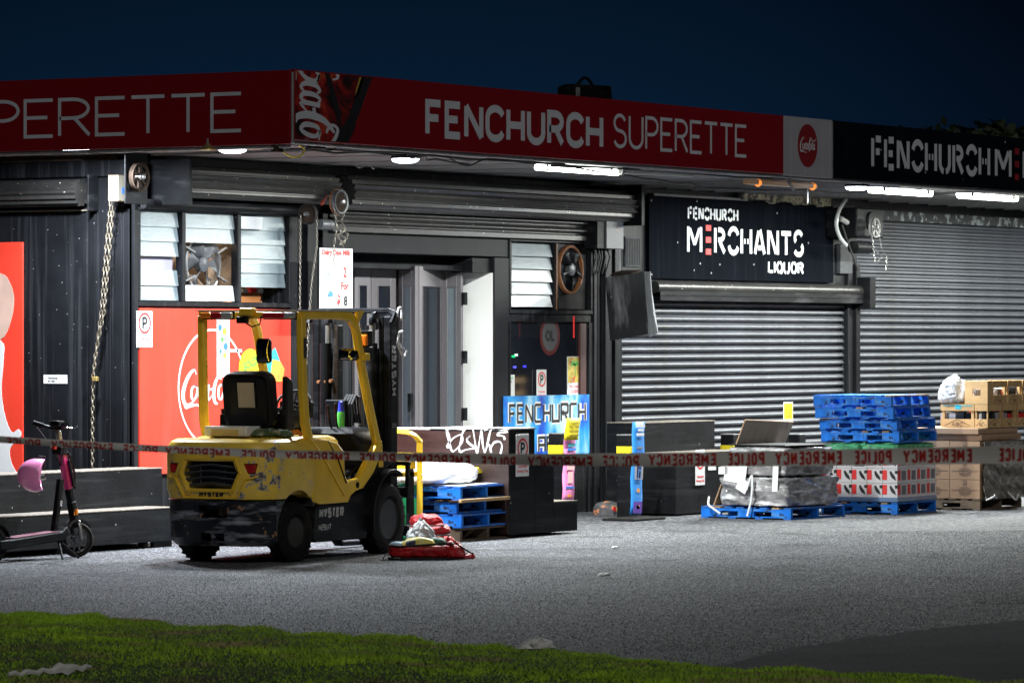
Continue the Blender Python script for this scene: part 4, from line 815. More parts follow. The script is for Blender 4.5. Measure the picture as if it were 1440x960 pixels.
# roof unit and far trees
t = thing('roof_unit', 'dark box with a curved handle standing on the flat roof behind the red fascia', 'ventilation unit')
p0, p1 = onD(797, 122, 1.0), onD(865, 136, 1.0); zt = p0.z; zb = 4.12; w_ = p1.x - p0.x
MB().prism([(p0.x, zb), (p1.x, zb), (p1.x - .12, onD(858, 121, 1.0).z), (p0.x + .15, onD(812, 118.5, 1.0).z), (p0.x, zt + .0)], -1.02, -.88).build('housing', 'fblack', t, 0, .01, 2)
MB().tube([Vector((p0.x + w_ * .30 + w_ * .32 * i / 8, -.95, onD(812, 118.5, 1.0).z + .085 * math.sin(math.pi * i / 8))) for i in range(9)], .018, 8).build('handle', 'fblack', t)
MB().box(p0.x + .16, p0.x + .24, -1.03, -1.021, zb, zt).build('strap', 'trim', t)
def tree(px, Y, h, wd, label, seed):
    rg = random.Random(seed); p = atdist(px, 475, Y); t = thing('tree', label, 'tree', (p.x, p.y, 0), group='dark trees beyond the roof')
    tr = MB().tube([(0, 0, 0), (.1, 0, h * .4), (.0, .1, h * .75)], [.3, .2, .08], 8)
    for k in range(6): a_ = k * 1.1; tr.tube([(0, 0, h * (.35 + .05 * k)), (math.cos(a_) * wd * .3, math.sin(a_) * wd * .3, h * (.55 + .06 * k))], [.12, .04], 6)
    tr.build('trunk', 'bark', t); cr = MB(); v = []; f = []
    cl = [(rg.gauss(0, wd * .28), rg.gauss(0, wd * .28), h * (rg.uniform(.45, .93) if q_ % 2 else rg.uniform(.80, .93)), rg.uniform(.5, .9)) for q_ in range(44)]
    for cx, cy, cz, cr_ in cl:
        for _ in range(260):
            d_ = Vector((rg.gauss(0, 1), rg.gauss(0, 1), rg.gauss(0, .7))).normalized() * cr_ * rg.uniform(.6, 1.05); q = Vector((cx, cy, cz)) + d_
            a1 = Vector((rg.gauss(0, 1), rg.gauss(0, 1), rg.gauss(0, 1)))  .normalized() * .13; b1 = a1.cross(Vector((rg.random(), rg.random(), 1))).normalized() * .09; n0 = len(v)
            v += [q - a1, q + b1, q + a1, q - b1]; f.append((n0, n0 + 1, n0 + 2, n0 + 3))
    cr.add(v, f).build('crown', 'foliage', t, 0, fix=False)
for k, (px, Y, h, wd, lb) in enumerate(((1352, 92, 6.2, 3.6, 'leftmost of the dark trees showing over the black fascia'), (1400, 95, 6.4, 4.0, 'dark tree between the leftmost and the rightmost over the black fascia'), (1446, 93, 6.3, 4.0, 'rightmost of the dark trees over the black fascia'))): tree(px, Y, h, wd, lb, 40 + k)
# ---- fittings on the front
def pulley(cx, cy, cz, r, axis, label, rim, disc='rust', spokes=0):
    t = thing('chain_wheel', label, 'chain wheel', (cx, cy, cz))
    MB().lathe([(r * .86, -.02), (r, -.025), (r * .93, 0), (r, .025), (r * .86, .02), (r * .80, 0), (r * .86, -.02)], axis=axis, n=36).build('rim', rim, t)
    if spokes:
        a = MB()
        for k in range(spokes):
            an = 2 * math.pi * k / spokes + .4; v = {'y': (math.cos(an) * r * .85, 0, math.sin(an) * r * .85), 'x': (0, math.cos(an) * r * .85, math.sin(an) * r * .85)}[axis]; a.beam((0, 0, 0), v, .02, .03)
        a.build('spokes', rim, t)
    else: MB().lathe([(0, -.012), (r * .5, -.015), (r * .84, -.006), (r * .84, .006), (0, .012)], axis=axis, n=30).build('disc', disc, t)
    MB().lathe([(0, -.06), (r * .18, -.055), (r * .24, -.03), (r * .24, .06), (0, .06)], axis=axis, n=16).build('hub', 'chrome', t); return t
p = onD(433, 301, .42); pulley(p.x, p.y, p.z, .107, 'x', 'black chain wheel at the right end of the window shutter', 'rubber', 'rust')
p = onD(478, 284, .45); pulley(p.x, p.y, p.z, .125, 'y', 'grey chain wheel with orange rim at the left end of the entrance shutter', 'steel', 'rust'); MB().lathe([(.124, .03), (.132, .03), (.132, .045), (.124, .045), (.124, .03)], (p.x, p.y, p.z), 'y', 32).build('guard_band', 'orust', B)
p = onD(1230, 320.5, .62); pulley(p.x, p.y, p.z, .125, 'y', 'pale spoked chain wheel at the top left of the right hand shutter', 'trim', spokes=5)
p = onD(196, 249, .42); pulley(p.x, p.y, p.z, .14, 'y', 'rusty spoked chain wheel at the left end of the window shutter', 'rust', spokes=6)
wbox('wheel_plate', p.x - .14, p.x + .22, -.36, -.34, p.z - .26, p.z + .24, 'fblack')
def chainmesh(mb, pts, pitch=.034, r=.0036, w_=.009):
    pts = [Vector(p) for p in pts]; L = 0; seg = []
    for i in range(len(pts) - 1):
        d_ = pts[i + 1] - pts[i]; n = max(1, int(d_.length / pitch)); 
        for k in range(n): seg.append((pts[i] + d_ * (k / n), d_.normalized()))
    for k, (c, t_) in enumerate(seg):
        a = t_.orthogonal().normalized(); a = Matrix.Rotation(.5 + (math.pi / 2 if k % 2 else 0), 3, t_) @ a
        mb.tube([c + t_ * (math.cos(q) * pitch * .62) + a * (math.sin(q) * w_) for q in [2 * math.pi * j / 8 for j in range(8)]], r, 4, True)
def chain(label, lines, group=None, mt='chain', pitch=.034, r=.0036, w_=.009):
    m = MB()
    for ln in lines: chainmesh(m, ln, pitch, r, w_)
    return tag(m.build('hanging_chain', mt, None, 1.2, fix=False), label, 'chain', group)
def P2(px, py, d): return onD(px, py, d)
chain('thin chain hanging in a loop from the black chain wheel beside the louvred window', [[P2(423, 305, .42), P2(422, 400, .42), P2(421, 520, .42), P2(424, 590, .42)], [P2(446, 305, .42), P2(446, 345, .42), P2(438, 400, .42), P2(430, 520, .42), P2(424, 590, .42)]])
chain('bunched silver chain under the grey chain wheel, above the milk sign', [[P2(470, 288, .45), P2(474, 320, .45), P2(469, 350, .45), P2(470, 384, .45)], [P2(487, 288, .45), P2(480, 312, .45), P2(486, 322, .45), P2(478, 330, .45), P2(487, 336, .45), P2(476, 345, .45)], [P2(480, 318, .44), P2(489, 330, .44), P2(482, 345, .44), P2(474, 330, .44), P2(482, 326, .44)]], mt='chain', w_=.010, r=.0038)
def X2(px, py, x=-.12): return onX(px, py, x)
chain('long heavy chain hanging down the flank corner from the cardboard box', [[X2(158, 262), X2(150, 340), X2(142, 440), X2(131, 528), X2(130, 590), X2(130, 662)], [X2(161, 262), X2(155, 340), X2(146, 440), X2(134, 500), X2(131, 530)]], pitch=.05, r=.006, w_=.014, mt=mat('brown_steel_chain', (.19, .16, .12), .45, metal=.4, var=.4, vs=20))
p = X2(134, 533); MB().box(p.x - .02, p.x + .02, p.y - .03, p.y + .03, p.z - .02, p.z + .025).build('padlock', mat('brass_lock', (.5, .36, .12), .4, metal=.6), B, 0, .005, 1)
chain('small dangling chain below the pale chain wheel at the right hand shutter', [[P2(1226, 330, .62), P2(1229, 356, .62), P2(1231, 372, .62)], [P2(1236, 330, .62), P2(1240, 350, .62), P2(1247, 362, .62), P2(1246, 382, .62)], [P2(1232, 352, .6), P2(1240, 362, .6), P2(1234, 368, .6), P2(1228, 360, .6)]], mt='chrome')
# cardboard box hung at the corner
t = thing('wall_box', 'small beige carton with a blue square fixed high at the shop corner', 'box')
cxx = -.22; c = onX(166, 262, cxx); w2 = .12; l2 = .19
MB().box(cxx, cxx + l2, c.y, c.y + w2, zD(166, 283, -c.y), zD(166, 246, -c.y)).build('carton', mat('pale_carton', (.26, .20, .13), .7, var=.08), t, 0, .004, 1)
MB().box(cxx + .06, cxx + .14, c.y - .003, c.y - .0005, c.z - .07, c.z - .01).build('label', 'blueprint', t, 0)
MB().box(cxx + .002, cxx + l2 - .002, c.y - .0022, c.y - .0002, zD(166, 282, -c.y), zD(166, 247, -c.y)).build('side', mat('cream', (.34, .31, .25), .6), t, 0)
MB().box(cxx - .003, cxx - .0005, c.y + .02, c.y + .10, c.z - .02, c.z + .06).build('print', mat('carton_print', (.3, .2, .12), .7), t, 0)
# hanging milk sign
x0, x1 = sD(450, .4), sD(496, .4); z0_, z1_ = zD(470, 437, .4), zD(470, 349, .4)
t = thing('milk_sign', 'white hanging board reading Dairy Dale Milk 2 For $8 beside the entrance', 'sign', ((x0 + x1) / 2, -.4, (z0_ + z1_) / 2)); w_ = x1 - x0; h_ = z1_ - z0_
MB().box(-w_ / 2, w_ / 2, 0, .012, -h_ / 2, h_ / 2).build('board', mat('sign_white', (.55, .56, .56), .5, var=.03), t, 0, .002, 1)
A3 = ((1, 0, 0), (0, 0, 1), (0, -1, 0))
for s_, ww, hh_, u, v, c in (('Dairy Dale Milk', .88, .11, 0, .42, 'redprint'), ('2', .1, .17, .26, .12, 'redprint'), ('For', .24, .13, .26, -.10, 'redprint'), ('$', .11, .18, .06, -.33, 'redprint'), ('8', .12, .17, .28, -.34, 'blackprint'), ('50', .1, .06, .42, -.29, 'pinkprint')):
    bfont(s_, w_ * ww, h_ * hh_, c, 'print', t, (u * w_, -.0005, v * h_), *A3)
bfont('2L', w_ * .2, h_ * .04, 'blueprint', 'print', t, (-w_ * .26, -.0005, h_ * .08), *A3); MB().prism([(-w_ * .3, -h_ * .28), (-w_ * .12, -h_ * .28), (-w_ * .1, -h_ * .22), (-w_ * .2, -h_ * .17)], -.0015, -.0003).build('print', 'blueprint', t, 0)
# a small grey shutter motor by the milk sign, red lever
p = onD(458, 316, .35); MB().lathe([(0, -.12), (.05, -.115), (.055, -.09), (.055, .09), (0, .1)], (p.x, p.y, p.z), 'x', 16).build('shutter_motor', 'steel', B)
p = onD(457, 278, .3); MB().tube([p + Vector((-.06, 0, -.07)), p, p + Vector((.08, 0, .06))], .018, 8).build('lever', mat('dull_red', (.3, .05, .03), .5), B)
# fuse box and broken light box on the grey pier
t = thing('fuse_box', 'grey steel fuse box with cables dropping from it on the grey pier', 'box')
a, b = onD(853, 350, .22), onD(877, 304, .22); MB().box(a.x, b.x, -.22, -.02, zD(865, 350, .22), zD(865, 304, .22)).build('casing', 'steel', t, 0, .006, 2)
MB().box(a.x - .18, a.x - .003, -.2, -.02, zD(865, 350, .22) + .0, zD(865, 304, .22)).build('side_casing', 'fblack', t, 0, .005, 1)
for k in range(5): xx = a.x - .1 + k * .075; MB().tube([(xx, -.12, zD(865, 350, .22)), (xx + .02 * math.sin(k * 2), -.14, zD(865, 362, .22)), (xx - .02, -.1, zD(865, 385, .22))], .011, 6).build('cable', 'dkfab', t)
t = thing('broken_light_box', 'battered black light box with a torn silver end projecting from the pier', 'light box')
def LB(px, py, d): return onD(px, py, d)
q = [LB(851, 390, .35), LB(906, 382, .9), LB(912, 470, .9), LB(858, 479, .35)]; back = [v + Vector((.30, .16, 0)) for v in q]
MB().add(q + back, [(0, 3, 2, 1), (4, 5, 6, 7), (0, 1, 5, 4), (1, 2, 6, 5), (2, 3, 7, 6), (3, 0, 4, 7)]).build('casing', mat('scratched_black_metal', (.015, .016, .018), .35, var=.3, bump=.15, bs=12, streak=((.22, .22, .23), .9, (5, 5, .8)), specks=((.4, .4, .4), .05, 8)), t, .3, .004, 1)
q = [LB(906, 382, .905), LB(914, 382, 1.08), LB(916, 410, 1.04), LB(919, 440, 1.12), LB(925, 468, 1.14), LB(913, 474, .905), LB(910, 440, .86), LB(908, 410, .91)]
MB().add(q + [v + Vector((.05, .02, 0)) for v in q], [tuple(range(8)), tuple(range(8, 16))[::-1]] + [(i, (i + 1) % 8, 8 + (i + 1) % 8, 8 + i) for i in range(8)]).build('torn_end', mat('crumpled_foil', (.40, .41, .43), .3, metal=.2, var=.3, vs=8, bump=.6, bs=9), t, .3)
MB().prism([(0, 0), (.12, .04), (.3, .07), (.5, .03), (.6, 0)], -.6, -.35).xf(Matrix.Translation((LB(856, 386, .35).x, 0, LB(856, 388, .35).z))).build('dirt', 'rust', t)
MB().box(q[0].x - .62, q[0].x - .6, -.34, -.33, 2.0, 2.25).build('red_strip', 'redprint', t, 0)
# merchants sign
t = thing('merchants_sign', 'black sign board with white FENCHURCH MERCHANTS LIQUOR lettering above the left shutter', 'sign')
d = .05; MB().box(sD(913, d), sD(1172, d), -.05, -.002, 2.70, 3.68).build('board', 'blacksign', t, 0, .003, 1)
wl = mat('bright_white_vinyl', (.80, .84, .86), .5, var=.02)
letters(t, 'FENCHURCH', ST, sD(967, d), sD(1038, d), zD(967, 309, d), zD(967, 290, d), .033, tfD(.0505), wl, .24)
zb, zt = zD(966, 357, d), zD(966, 315, d)
letters(t, 'M', ST, sD(966, d), sD(987, d), zb, zt, .058, tfD(.0505), wl); letters(t, 'RCHANTS', ST, sD(1004, d), sD(1130, d), zb, zt, .062, tfD(.0505), wl, .26)
letters(t, '3', ST, sD(990, d), sD(1002, d), zb, zt, .085, tfD(.0505), 'redprint')
letters(t, 'LIQUOR', ST, sD(1080, d), sD(1130, d), zD(1080, 385, d), zD(1080, 366, d), .036, tfD(.0505), wl, .26)
for px, py in ((916, 282), (980, 283), (916, 386), (1000, 384), (1060, 372), (1165, 300), (1012, 372)): p = onD(px, py, .05); MB().lathe([(0, -.006), (.012, -.004), (.014, 0)], (p.x, p.y, p.z), 'y', 8).build('screw', 'trim', t)
# torn packing strip along the top of the sign
ts = MB(); rg = random.Random(5); pts = [(sD(1045, .1) + i * .13, 3.68 + rg.uniform(-.025, .03)) for i in range(19)]
ts.prism(pts + [(p[0], 3.77) for p in reversed(pts)], -.12, -.03); ts.build('torn_foam', mat('old_foam', (.30, .27, .19), .8, var=.5, vs=20, chips=((.05, .05, .05), .52, 12), bump=.6), B, 0)
wbox('sign_rail', sD(913), sD(1045), -.07, -.05, 3.68, 3.71, 'trim')
# shutter motor housing right, curved white conduit
t = thing('shutter_motor', 'bulky black shutter motor with loose white conduit above the post between the two shutters', 'motor')
a, b = onD(1190, 345, .35), onD(1228, 290, .35)
MB().box(a.x, b.x, -.5, -.05, zD(1210, 334, .35), zD(1210, 293, .35)).build('housing', 'fblack', t, 0, .02, 2); MB().lathe([(.11, -.03), (.12, 0), (.1, .005)], ((a.x + b.x) / 2, -.5, zD(1210, 310, .5)), 'y', 24).build('cover', 'fblack', t)
MB().lathe([(0, -.25), (.08, -.24), (.08, .2), (0, .22)], ((a.x + b.x) / 2 + .05, -.35, zD(1210, 348, .35)), 'x', 18).build('gearbox', 'fblack', t)
MB().tube([onD(x_, y_, .5) for x_, y_ in spline([(1190, 280), (1180, 296), (1176, 315), (1181, 333), (1190, 345)], 5)], .025, 8).build('conduit', 'paleplas', t)
MB().cyl(onD(1181, 307, .45), onD(1191, 313, .45), .035, 12).build('pipe_stub', 'trim', t)
MB().tube([onD(x_, y_, .5) for x_, y_ in ((1184, 316), (1190, 335), (1200, 362), (1206, 380))], .014, 6).build('cable', 'dkfab', t)
wbox('pier', sD(1176), sD(1193), -.06, .0, 2.82, 3.2, 'greywall')
# ================================================================== FORKLIFT (local +x = towards the forks, +y = left side)
FK = thing('forklift', 'yellow and black counterbalance forklift with open cab, seen from behind', 'forklift', (-2.235, -2.86, 0), R(5))
def rr(cx, cy, hx, hy, r, z, n=4):   # rounded rectangle ring
    out = []
    for sx, sy, a0 in ((1, 1, 0), (-1, 1, 90), (-1, -1, 180), (1, -1, 270)):
        for k in range(n + 1):
            a = R(a0 + 90 * k / n); out.append((cx + sx * (hx - r) + r * math.cos(a), cy + sy * (hy - r) + r * math.sin(a), z))
    return out
def cwring(z, x0, hw, x1, ch=.16):
    return [(x1, -hw, z), (x1, hw, z), (x0 + ch + .04, hw, z), (x0 + ch * .45, hw - ch * .55, z), (x0 + .02, hw - ch * 1.15, z), (x0, hw - ch * 1.6, z), (x0 - .012, 0, z), (x0, -hw + ch * 1.6, z), (x0 + .02, -hw + ch * 1.15, z), (x0 + ch * .45, -hw + ch * .55, z), (x0 + ch + .04, -hw, z)]
wc = lambda s_: MB().cyl((.02, s_ * .28, .27), (.02, s_ * .9, .27), .37, 32)
hexg = [(-.275, .80), (-.235, .91), (.235, .91), (.275, .80), (.21, .665), (-.21, .665)]
grill_cut = MB().prism([(a, b) for a, b in hexg], -.9, -.515, 'yz')
lampc = [MB().prism([(s_ * .33, .89), (s_ * .45, .89), (s_ * .43, .80), (s_ * .37, .80)], -.9, -.50, 'yz') for s_ in (-1, 1)]
body = MB().loft([cwring(.57, -.575, .545, .30), cwring(.66, -.60, .56, .30), cwring(.96, -.605, .56, .30), cwring(1.02, -.60, .56, .30), cwring(1.075, -.57, .54, .30), cwring(1.10, -.52, .50, .30)])
link('counterweight', cut(body, [wc(1), wc(-1), grill_cut] + lampc), 'fyellowc', FK, .5, .008, 2)
low = MB().loft([cwring(.155, -.54, .50, .32), cwring(.20, -.57, .54, .32), cwring(.56, -.585, .548, .32)])
pocket = MB().box(-.9, -.40, -.16, .13, .40, .515); pocket2 = MB().box(-.9, -.45, .0, .11, .2, .27); pocket3 = MB().box(-.9, -.45, -.13, -.02, .2, .27); notch = MB().prism([(-.04, .42), (-.1, .42), (-.07, .33), (.02, .33)], -.9, -.48, 'yz')
link('bumper', cut(low, [wc(1), wc(-1), pocket, pocket2, pocket3]), 'fscuff', FK, .5, .006, 2)
MB().prism([(-.19, .41), (.03, .41), (-.03, .35), (-.13, .35)], -.592, -.586, 'yz').build('plate', 'fscuff', FK, 0, .003, 1)
MB().lathe([(.0, -.62), (.035, -.62), (.035, -.42)], (0, -.13, .46), 'x', 16).build('tow_pin', 'rust', FK)
# raised panel edges round the grille
fr = MB(); hx = [(-.36, .60), (.345, .60)]
for side in (1, -1): fr.path([(-.605, side * .21, .62), (-.612, side * .30, .80), (-.612, side * .34, .86)][:2], .018, .02, (0, 1, 0))
ring = [(-.607, a * 1.10, .787 + (b - .787) * 1.16) for a, b in hexg]; fr.tube(ring, .014, 6, True)
fr.build('grille_surround', 'fyellow', FK)
sp = MB()
for s_ in (1, -1): sp.tube([(-.598, s_ * .27, .585), (-.602, s_ * .33, .70), (-.598, s_ * .36, .755), (-.575, s_ * .42, .765), (-.50, s_ * .475, .80), (-.44, s_ * .53, .86)], .010, 6)
sp.tube([(-.592, .27, .585), (-.60, 0, .585), (-.592, -.27, .585)], .010, 6); sp.build('panel_edge', 'fyellow', FK)
MB().prism([(a * .985, .787 + (b - .787) * .985) for a, b in hexg], -.522, -.516, 'yz').build('grille_back', 'blackprint', FK, 0)
for k, z in enumerate((.70, .752, .806, .86)):
    hw = [.205, .245, .255, .24][k]; g_ = MB(); pts = [(-.575 + .014 * math.sin(y_ / hw * math.pi * 1.5), y_, z + .010 * math.cos(y_ / hw * math.pi)) for y_ in [hw * (-1 + i / 6) for i in range(13)]]
    g_.path(pts, .05, .014, (.85, 0, -.5)); g_.build('grille_slat', mat('grille_plastic', (.05, .055, .066), .4), FK, .8)
for y_ in (-.12, .12): MB().cyl((-.56, y_, .68), (-.56, y_, .89), .006, 6).build('grille_rod', 'steel', FK)
for s_ in (-1, 1): MB().prism([(s_ * .338, .882), (s_ * .442, .882), (s_ * .425, .808), (s_ * .372, .808)], -.585 if s_ < 0 else -.56, -.505, 'yz').build('tail_lamp', 'redlens', FK, 0, .005, 2)
mb = MB(); 
HY = dict(G); HY['H'] = G['H']
ital = lambda tf, k: (lambda u, v, h: tf(u + (v) * k, v, h))
tfR = lambda u, v, h: Vector((-.603 - h, -u, v))
textline(mb, 'HYSTER', SQ | {'Y': G['Y'], 'S': (.55, [[(.55, 1), (0, 1), (0, .52), (.55, .52), (.55, 0), (0, 0)]]), 'T': G['T'], 'E': G['E'], 'R': SQ['R']}, -.11, .135, .595, .64, .013, tfR, .2, .002); mb.build('lettering', 'blackprint', FK, 0)
# side bodywork
side = [(.28, .53), (.41, .50), (.95, .50), (1.0, .56), (1.10, .60), (1.24, .62), (1.45, .76), (1.60, .93), (1.63, 1.0), (1.60, 1.06), (1.50, 1.0), (1.18, .72), (.95, .69), (.885, .75), (.88, .96), (.74, 1.05), (.52, 1.085), (.28, 1.10)]
for s_ in (1, -1):
    link('side_panel', MB().prism(side, s_ * .56, s_ * .49).mesh('side_panel'), 'fyellow', FK, 0, .012, 2)
    MB().tube([(.24, s_ * .555, 1.09), (.45, s_ * .565, .93), (.86, s_ * .565, .57)], .012, 6).build('trim_line', 'fyellow', FK)
    MB().tube([(.56, s_ * .555, 1.07), (.74, s_ * .565, .90), (.9, s_ * .565, .68)], .008, 6).build('trim_line', 'fblack', FK)
    link('side_skirt', MB().prism([(.36, .16), (.30, .20), (.34, .45), (.40, .498), (.93, .497), (1.02, .55), (1.24, .60), (1.36, .62), (1.42, .50), (1.38, .3), (1.33, .155)], s_ * .545, s_ * .40).mesh('side_skirt'), 'fblack', FK, 0, .01, 2)
    MB().box(.55, 1.05, s_ * .548, s_ * .552, .27, .275).box(.62, .8, s_ * .548, s_ * .552, .21, .235).build('step_line', 'fblack', FK, 0)
    # front mudguard: curved black blade over the drive wheel
    arcp = [(1.74 + .40 * math.cos(R(a)), 0, .33 + .44 * math.sin(R(a))) for a in range(195, 62, -12)]
    MB().path([(x_, s_ * .5, z_) for x_, _, z_ in arcp], .24, .03).build('mudguard', 'fblack', FK, .8, .006, 1)
    MB().prism([(1.36, .60), (1.24, .62), (1.47, .78), (1.62, .92), (1.78, .92), (1.9, .86), (1.7, .78), (1.5, .68)], s_ * .54, s_ * .42).build('mudguard_web', 'fblack', FK, 0, .01, 2)
mb = MB(); SY = SQ | {'Y': G['Y'], 'S': (.55, [[(.55, 1), (0, 1), (0, .52), (.55, .52), (.55, 0), (0, 0)]]), 'T': G['T'], 'E': G['E'], 'R': SQ['R'], 'V': (.5, [[(0, 1), (.25, 0), (.5, 1)]]), '2': (.5, [[(0, 1), (.5, 1), (.5, .5), (0, .5), (0, 0), (.5, 0)]]), '5': (.5, [[(.5, 1), (0, 1), (0, .5), (.5, .5), (.5, 0), (0, 0)]])}
tfS = lambda u, v, h: Vector((u + v * .12 - .05, -.5455 - h, v))
textline(mb, 'HYSTER', SY, .42, .88, .375, .465, .026, tfS, .22, .002); textline(mb, 'H25UT', SY, .42, .66, .265, .32, .013, tfS, .25, .0015); mb.build('lettering', mat('grey_decal', (.45, .46, .45), .5), FK, 0)
MB().lathe([(0, -.57), (.028, -.568), (.03, -.555)], (1.12, 0, .655), 'y', 14).build('cap', 'fblack', FK)
# chassis core, hood, seat
MB().box(.2, 1.5, -.42, .42, .2, .64).build('chassis', 'fblack', FK, 0, .01, 1)
MB().box(.05, .34, -.40, .40, .18, .56).build('axle_housing', 'fblack', FK, 0, .02, 2); MB().cyl((.02, -.40, .27), (.02, .40, .27), .06, 12).build('steer_axle', 'rust', FK)
link('hood', MB().loft([rr(.40, 0, .50, .50, .06, .6), rr(.40, 0, .50, .50, .06, 1.06), rr(.39, 0, .48, .48, .08, 1.10), rr(.39, 0, .44, .44, .08, 1.115)]).mesh('hood'), 'fyellow', FK, .7)
MB().box(.9, 1.5, -.485, .485, .64, .70).build('floor_mat', 'rubber', FK, 0, .006, 1)
MB().prism([(1.05, .70), (1.6, .95), (1.62, 1.03), (1.3, .84), (1.05, .76)], -.488, .488).build('toe_board', 'fblack', FK, 0, .01, 1)
cow = MB().loft([rr(1.62, 0, .17, .49, .05, .75), rr(1.55, -.0, .24, .49, .06, 1.0), rr(1.45, 0, .30, .47, .08, 1.12), rr(1.47, 0, .24, .40, .1, 1.17)]); cow.build('cowl', 'seat', FK, .8)
MB().lathe([(0, 1.115), (.2, 1.115), (.2, 1.2), (0, 1.2)], (.44, 0, 0), 'z', 20).build('seat_base', 'fblack', FK)
link('seat', MB().loft([rr(.46, 0, .25, .25, .1, 1.19), rr(.46, 0, .27, .27, .1, 1.25), rr(.45, 0, .25, .26, .1, 1.32)]).mesh('seat'), 'seat', FK, .9)
def tilt(m, o_, ang): return m.xf(Matrix.Translation(o_) @ Matrix.Rotation(ang, 4, 'Y') @ Matrix.Translation(-Vector(o_)))
bk = MB().loft([[(x_ , y_, z_) for x_, y_, z_ in [(.16 + dx, sy * hw, zz) for dx, sy, hw in ()]] or [(q[2], q[0], q[1]) for q in rr(0, zc, hw, .26, .10, xx, 5)] for xx, hw, zc in ((.10, .20, 1.44), (.12, .245, 1.44), (.20, .25, 1.44), (.22, .21, 1.44))])
tilt(bk, (.16, 0, 1.2), R(-7)); s_b = bk.build('seat_back', 'seat', FK, .9)
lip = MB().tube([(.10 - .012, y_, z_) for y_, z_ in [(q[0] * .96, 1.44 + (q[1]) * .96) for q in rr(0, 0, .24, .255, .09, 0, 4)]], .014, 6, True); tilt(lip, (.16, 0, 1.2), R(-7)); lip.build('piping', 'seat', s_b)
pc = MB().box(.083, .094, -.10, .10, 1.38, 1.62); tilt(pc, (.16, 0, 1.2), R(-7)); pc.build('manual_pocket', 'fblack', s_b, 0); pc = MB().box(.078, .0828, -.085, .085, 1.385, 1.61); tilt(pc, (.16, 0, 1.2), R(-7)); pc.build('manual', mat('aged_paper', (.50, .43, .32), .7, streak=((.4, .33, .24), .4, (3, 1, 8))), s_b, 0)
for s_ in (1, -1): MB().loft([rr(.3, s_ * .30, .14, .035, .03, 1.30), rr(.3, s_ * .30, .14, .04, .03, 1.36)]).build('arm_rest', 'seat', FK, .9); MB().box(.14, .2, s_ * .27, s_ * .33, 1.15, 1.31).build('arm_post', 'fblack', FK, 0, .01, 2)
MB().prism([(.17, 1.15), (.34, 1.15), (.30, 1.62), (.19, 1.66)], -.345, -.285).build('side_bolster', 'seat', FK, 0, .02, 3)
MB().tube([(1.28, .1, .95), (1.12, .1, 1.36)], .035, 10).build('steering_column', 'fblack', FK)
st = MB().tube([(1.10 + math.cos(a_) * .15 * .5, .1 + math.sin(a_) * .17, 1.40 + math.cos(a_) * .15 * .75) for a_ in [2 * math.pi * i / 24 for i in range(24)]], .014, 6, True)
for a_ in (0, 2.1, 4.2): st.tube([(1.10, .1, 1.38), (1.10 + math.cos(a_) * .075, .1 + math.sin(a_) * .17, 1.40 + math.cos(a_) * .11)], .011, 6)
st.build('steering_wheel', 'fblack', FK); MB().box(1.12, 1.22, -.06, .26, 1.26, 1.42).build('dash_panel', 'fblack', FK, 0, .02, 2)
MB().tube([(1.3, -.28, 1.1), (1.22, -.29, 1.22), (1.18, -.30, 1.40)], .010, 6).build('lever', 'fblack', FK); MB().tube([(1.3, -.22, 1.1), (1.22, -.22, 1.22), (1.18, -.22, 1.38)], .010, 6).build('lever', 'fblack', FK)
# overhead guard
for s_ in (1, -1):
    ps = [(.145, s_ * .51, 2.20), (.15, s_ * .51, 1.9), (.165, s_ * .515, 1.5), (.19, s_ * .52, 1.25), (.25, s_ * .525, 1.09), (.40, s_ * .53, .95)]
    MB().path(ps, .065, .085).build('rear_post', 'fyellow', FK, .8, .012, 2)
    pf = spline([(.13, s_ * .52, 2.205), (.6, s_ * .52, 2.21), (.98, s_ * .52, 2.20), (1.10, s_ * .52, 2.15), (1.18, s_ * .52, 2.04), (1.26, s_ * .52, 1.78), (1.43, s_ * .52, 1.35), (1.60, s_ * .52, .96), (1.62, s_ * .52, .80)], 3)
    MB().path(pf, .06, .085).build('front_post', 'fyellow', FK, .8, .012, 2)
MB().box(.25, .30, -.548, -.545, 1.78, 1.98).build('decal', 'blackprint', FK, 0) if False else None
MB().box(.12, .17, -.556, -.552, 1.82, 2.0).build('decal', 'blackprint', FK, 0)
MB().box(.10, .17, -.51, .51, 2.17, 2.235).build('crossbar', 'fyellow', FK, 0, .01, 2)
MB().box(1.02, 1.08, -.51, .51, 2.19, 2.235).build('crossbar', 'fyellow', FK, 0, .01, 2)
cb = MB().box(-.02, .02, -.49, .49, 0, .035).mesh('roof_bar'); cb.materials.append(M['fyellow'])
for k in range(6): subpart('roof_bar', cb, FK, (.28 + k * .125, 0, 2.19))
MB().box(.12, 1.16, -.56, .56, 2.242, 2.252).build('roof_sheet', mat('clear_roof', (.62, .64, .64), .3), FK, 0)
MB().prism([(1.12, 2.25), (1.26, 2.25), (1.14, 2.12)], -.56, -.53).build('gusset', 'fyellow', FK, 0)
for s_, cols in ((1, ('paleplas', 'redlens', 'orange')), (-1, ('redlens', 'redlens', 'paleplas'))):
    for k in range(3): MB().box(.055, .095, s_ * .16 + s_ * .108 * k + s_ * .002, s_ * .16 + s_ * .108 * (k + 1), 2.175, 2.228).build('rear_lamp', cols[k], FK, 0, .006, 2)
    MB().box(.096, .105, s_ * .15, s_ * .49, 2.165, 2.236).build('lamp_bar', 'fblack', FK, 0)
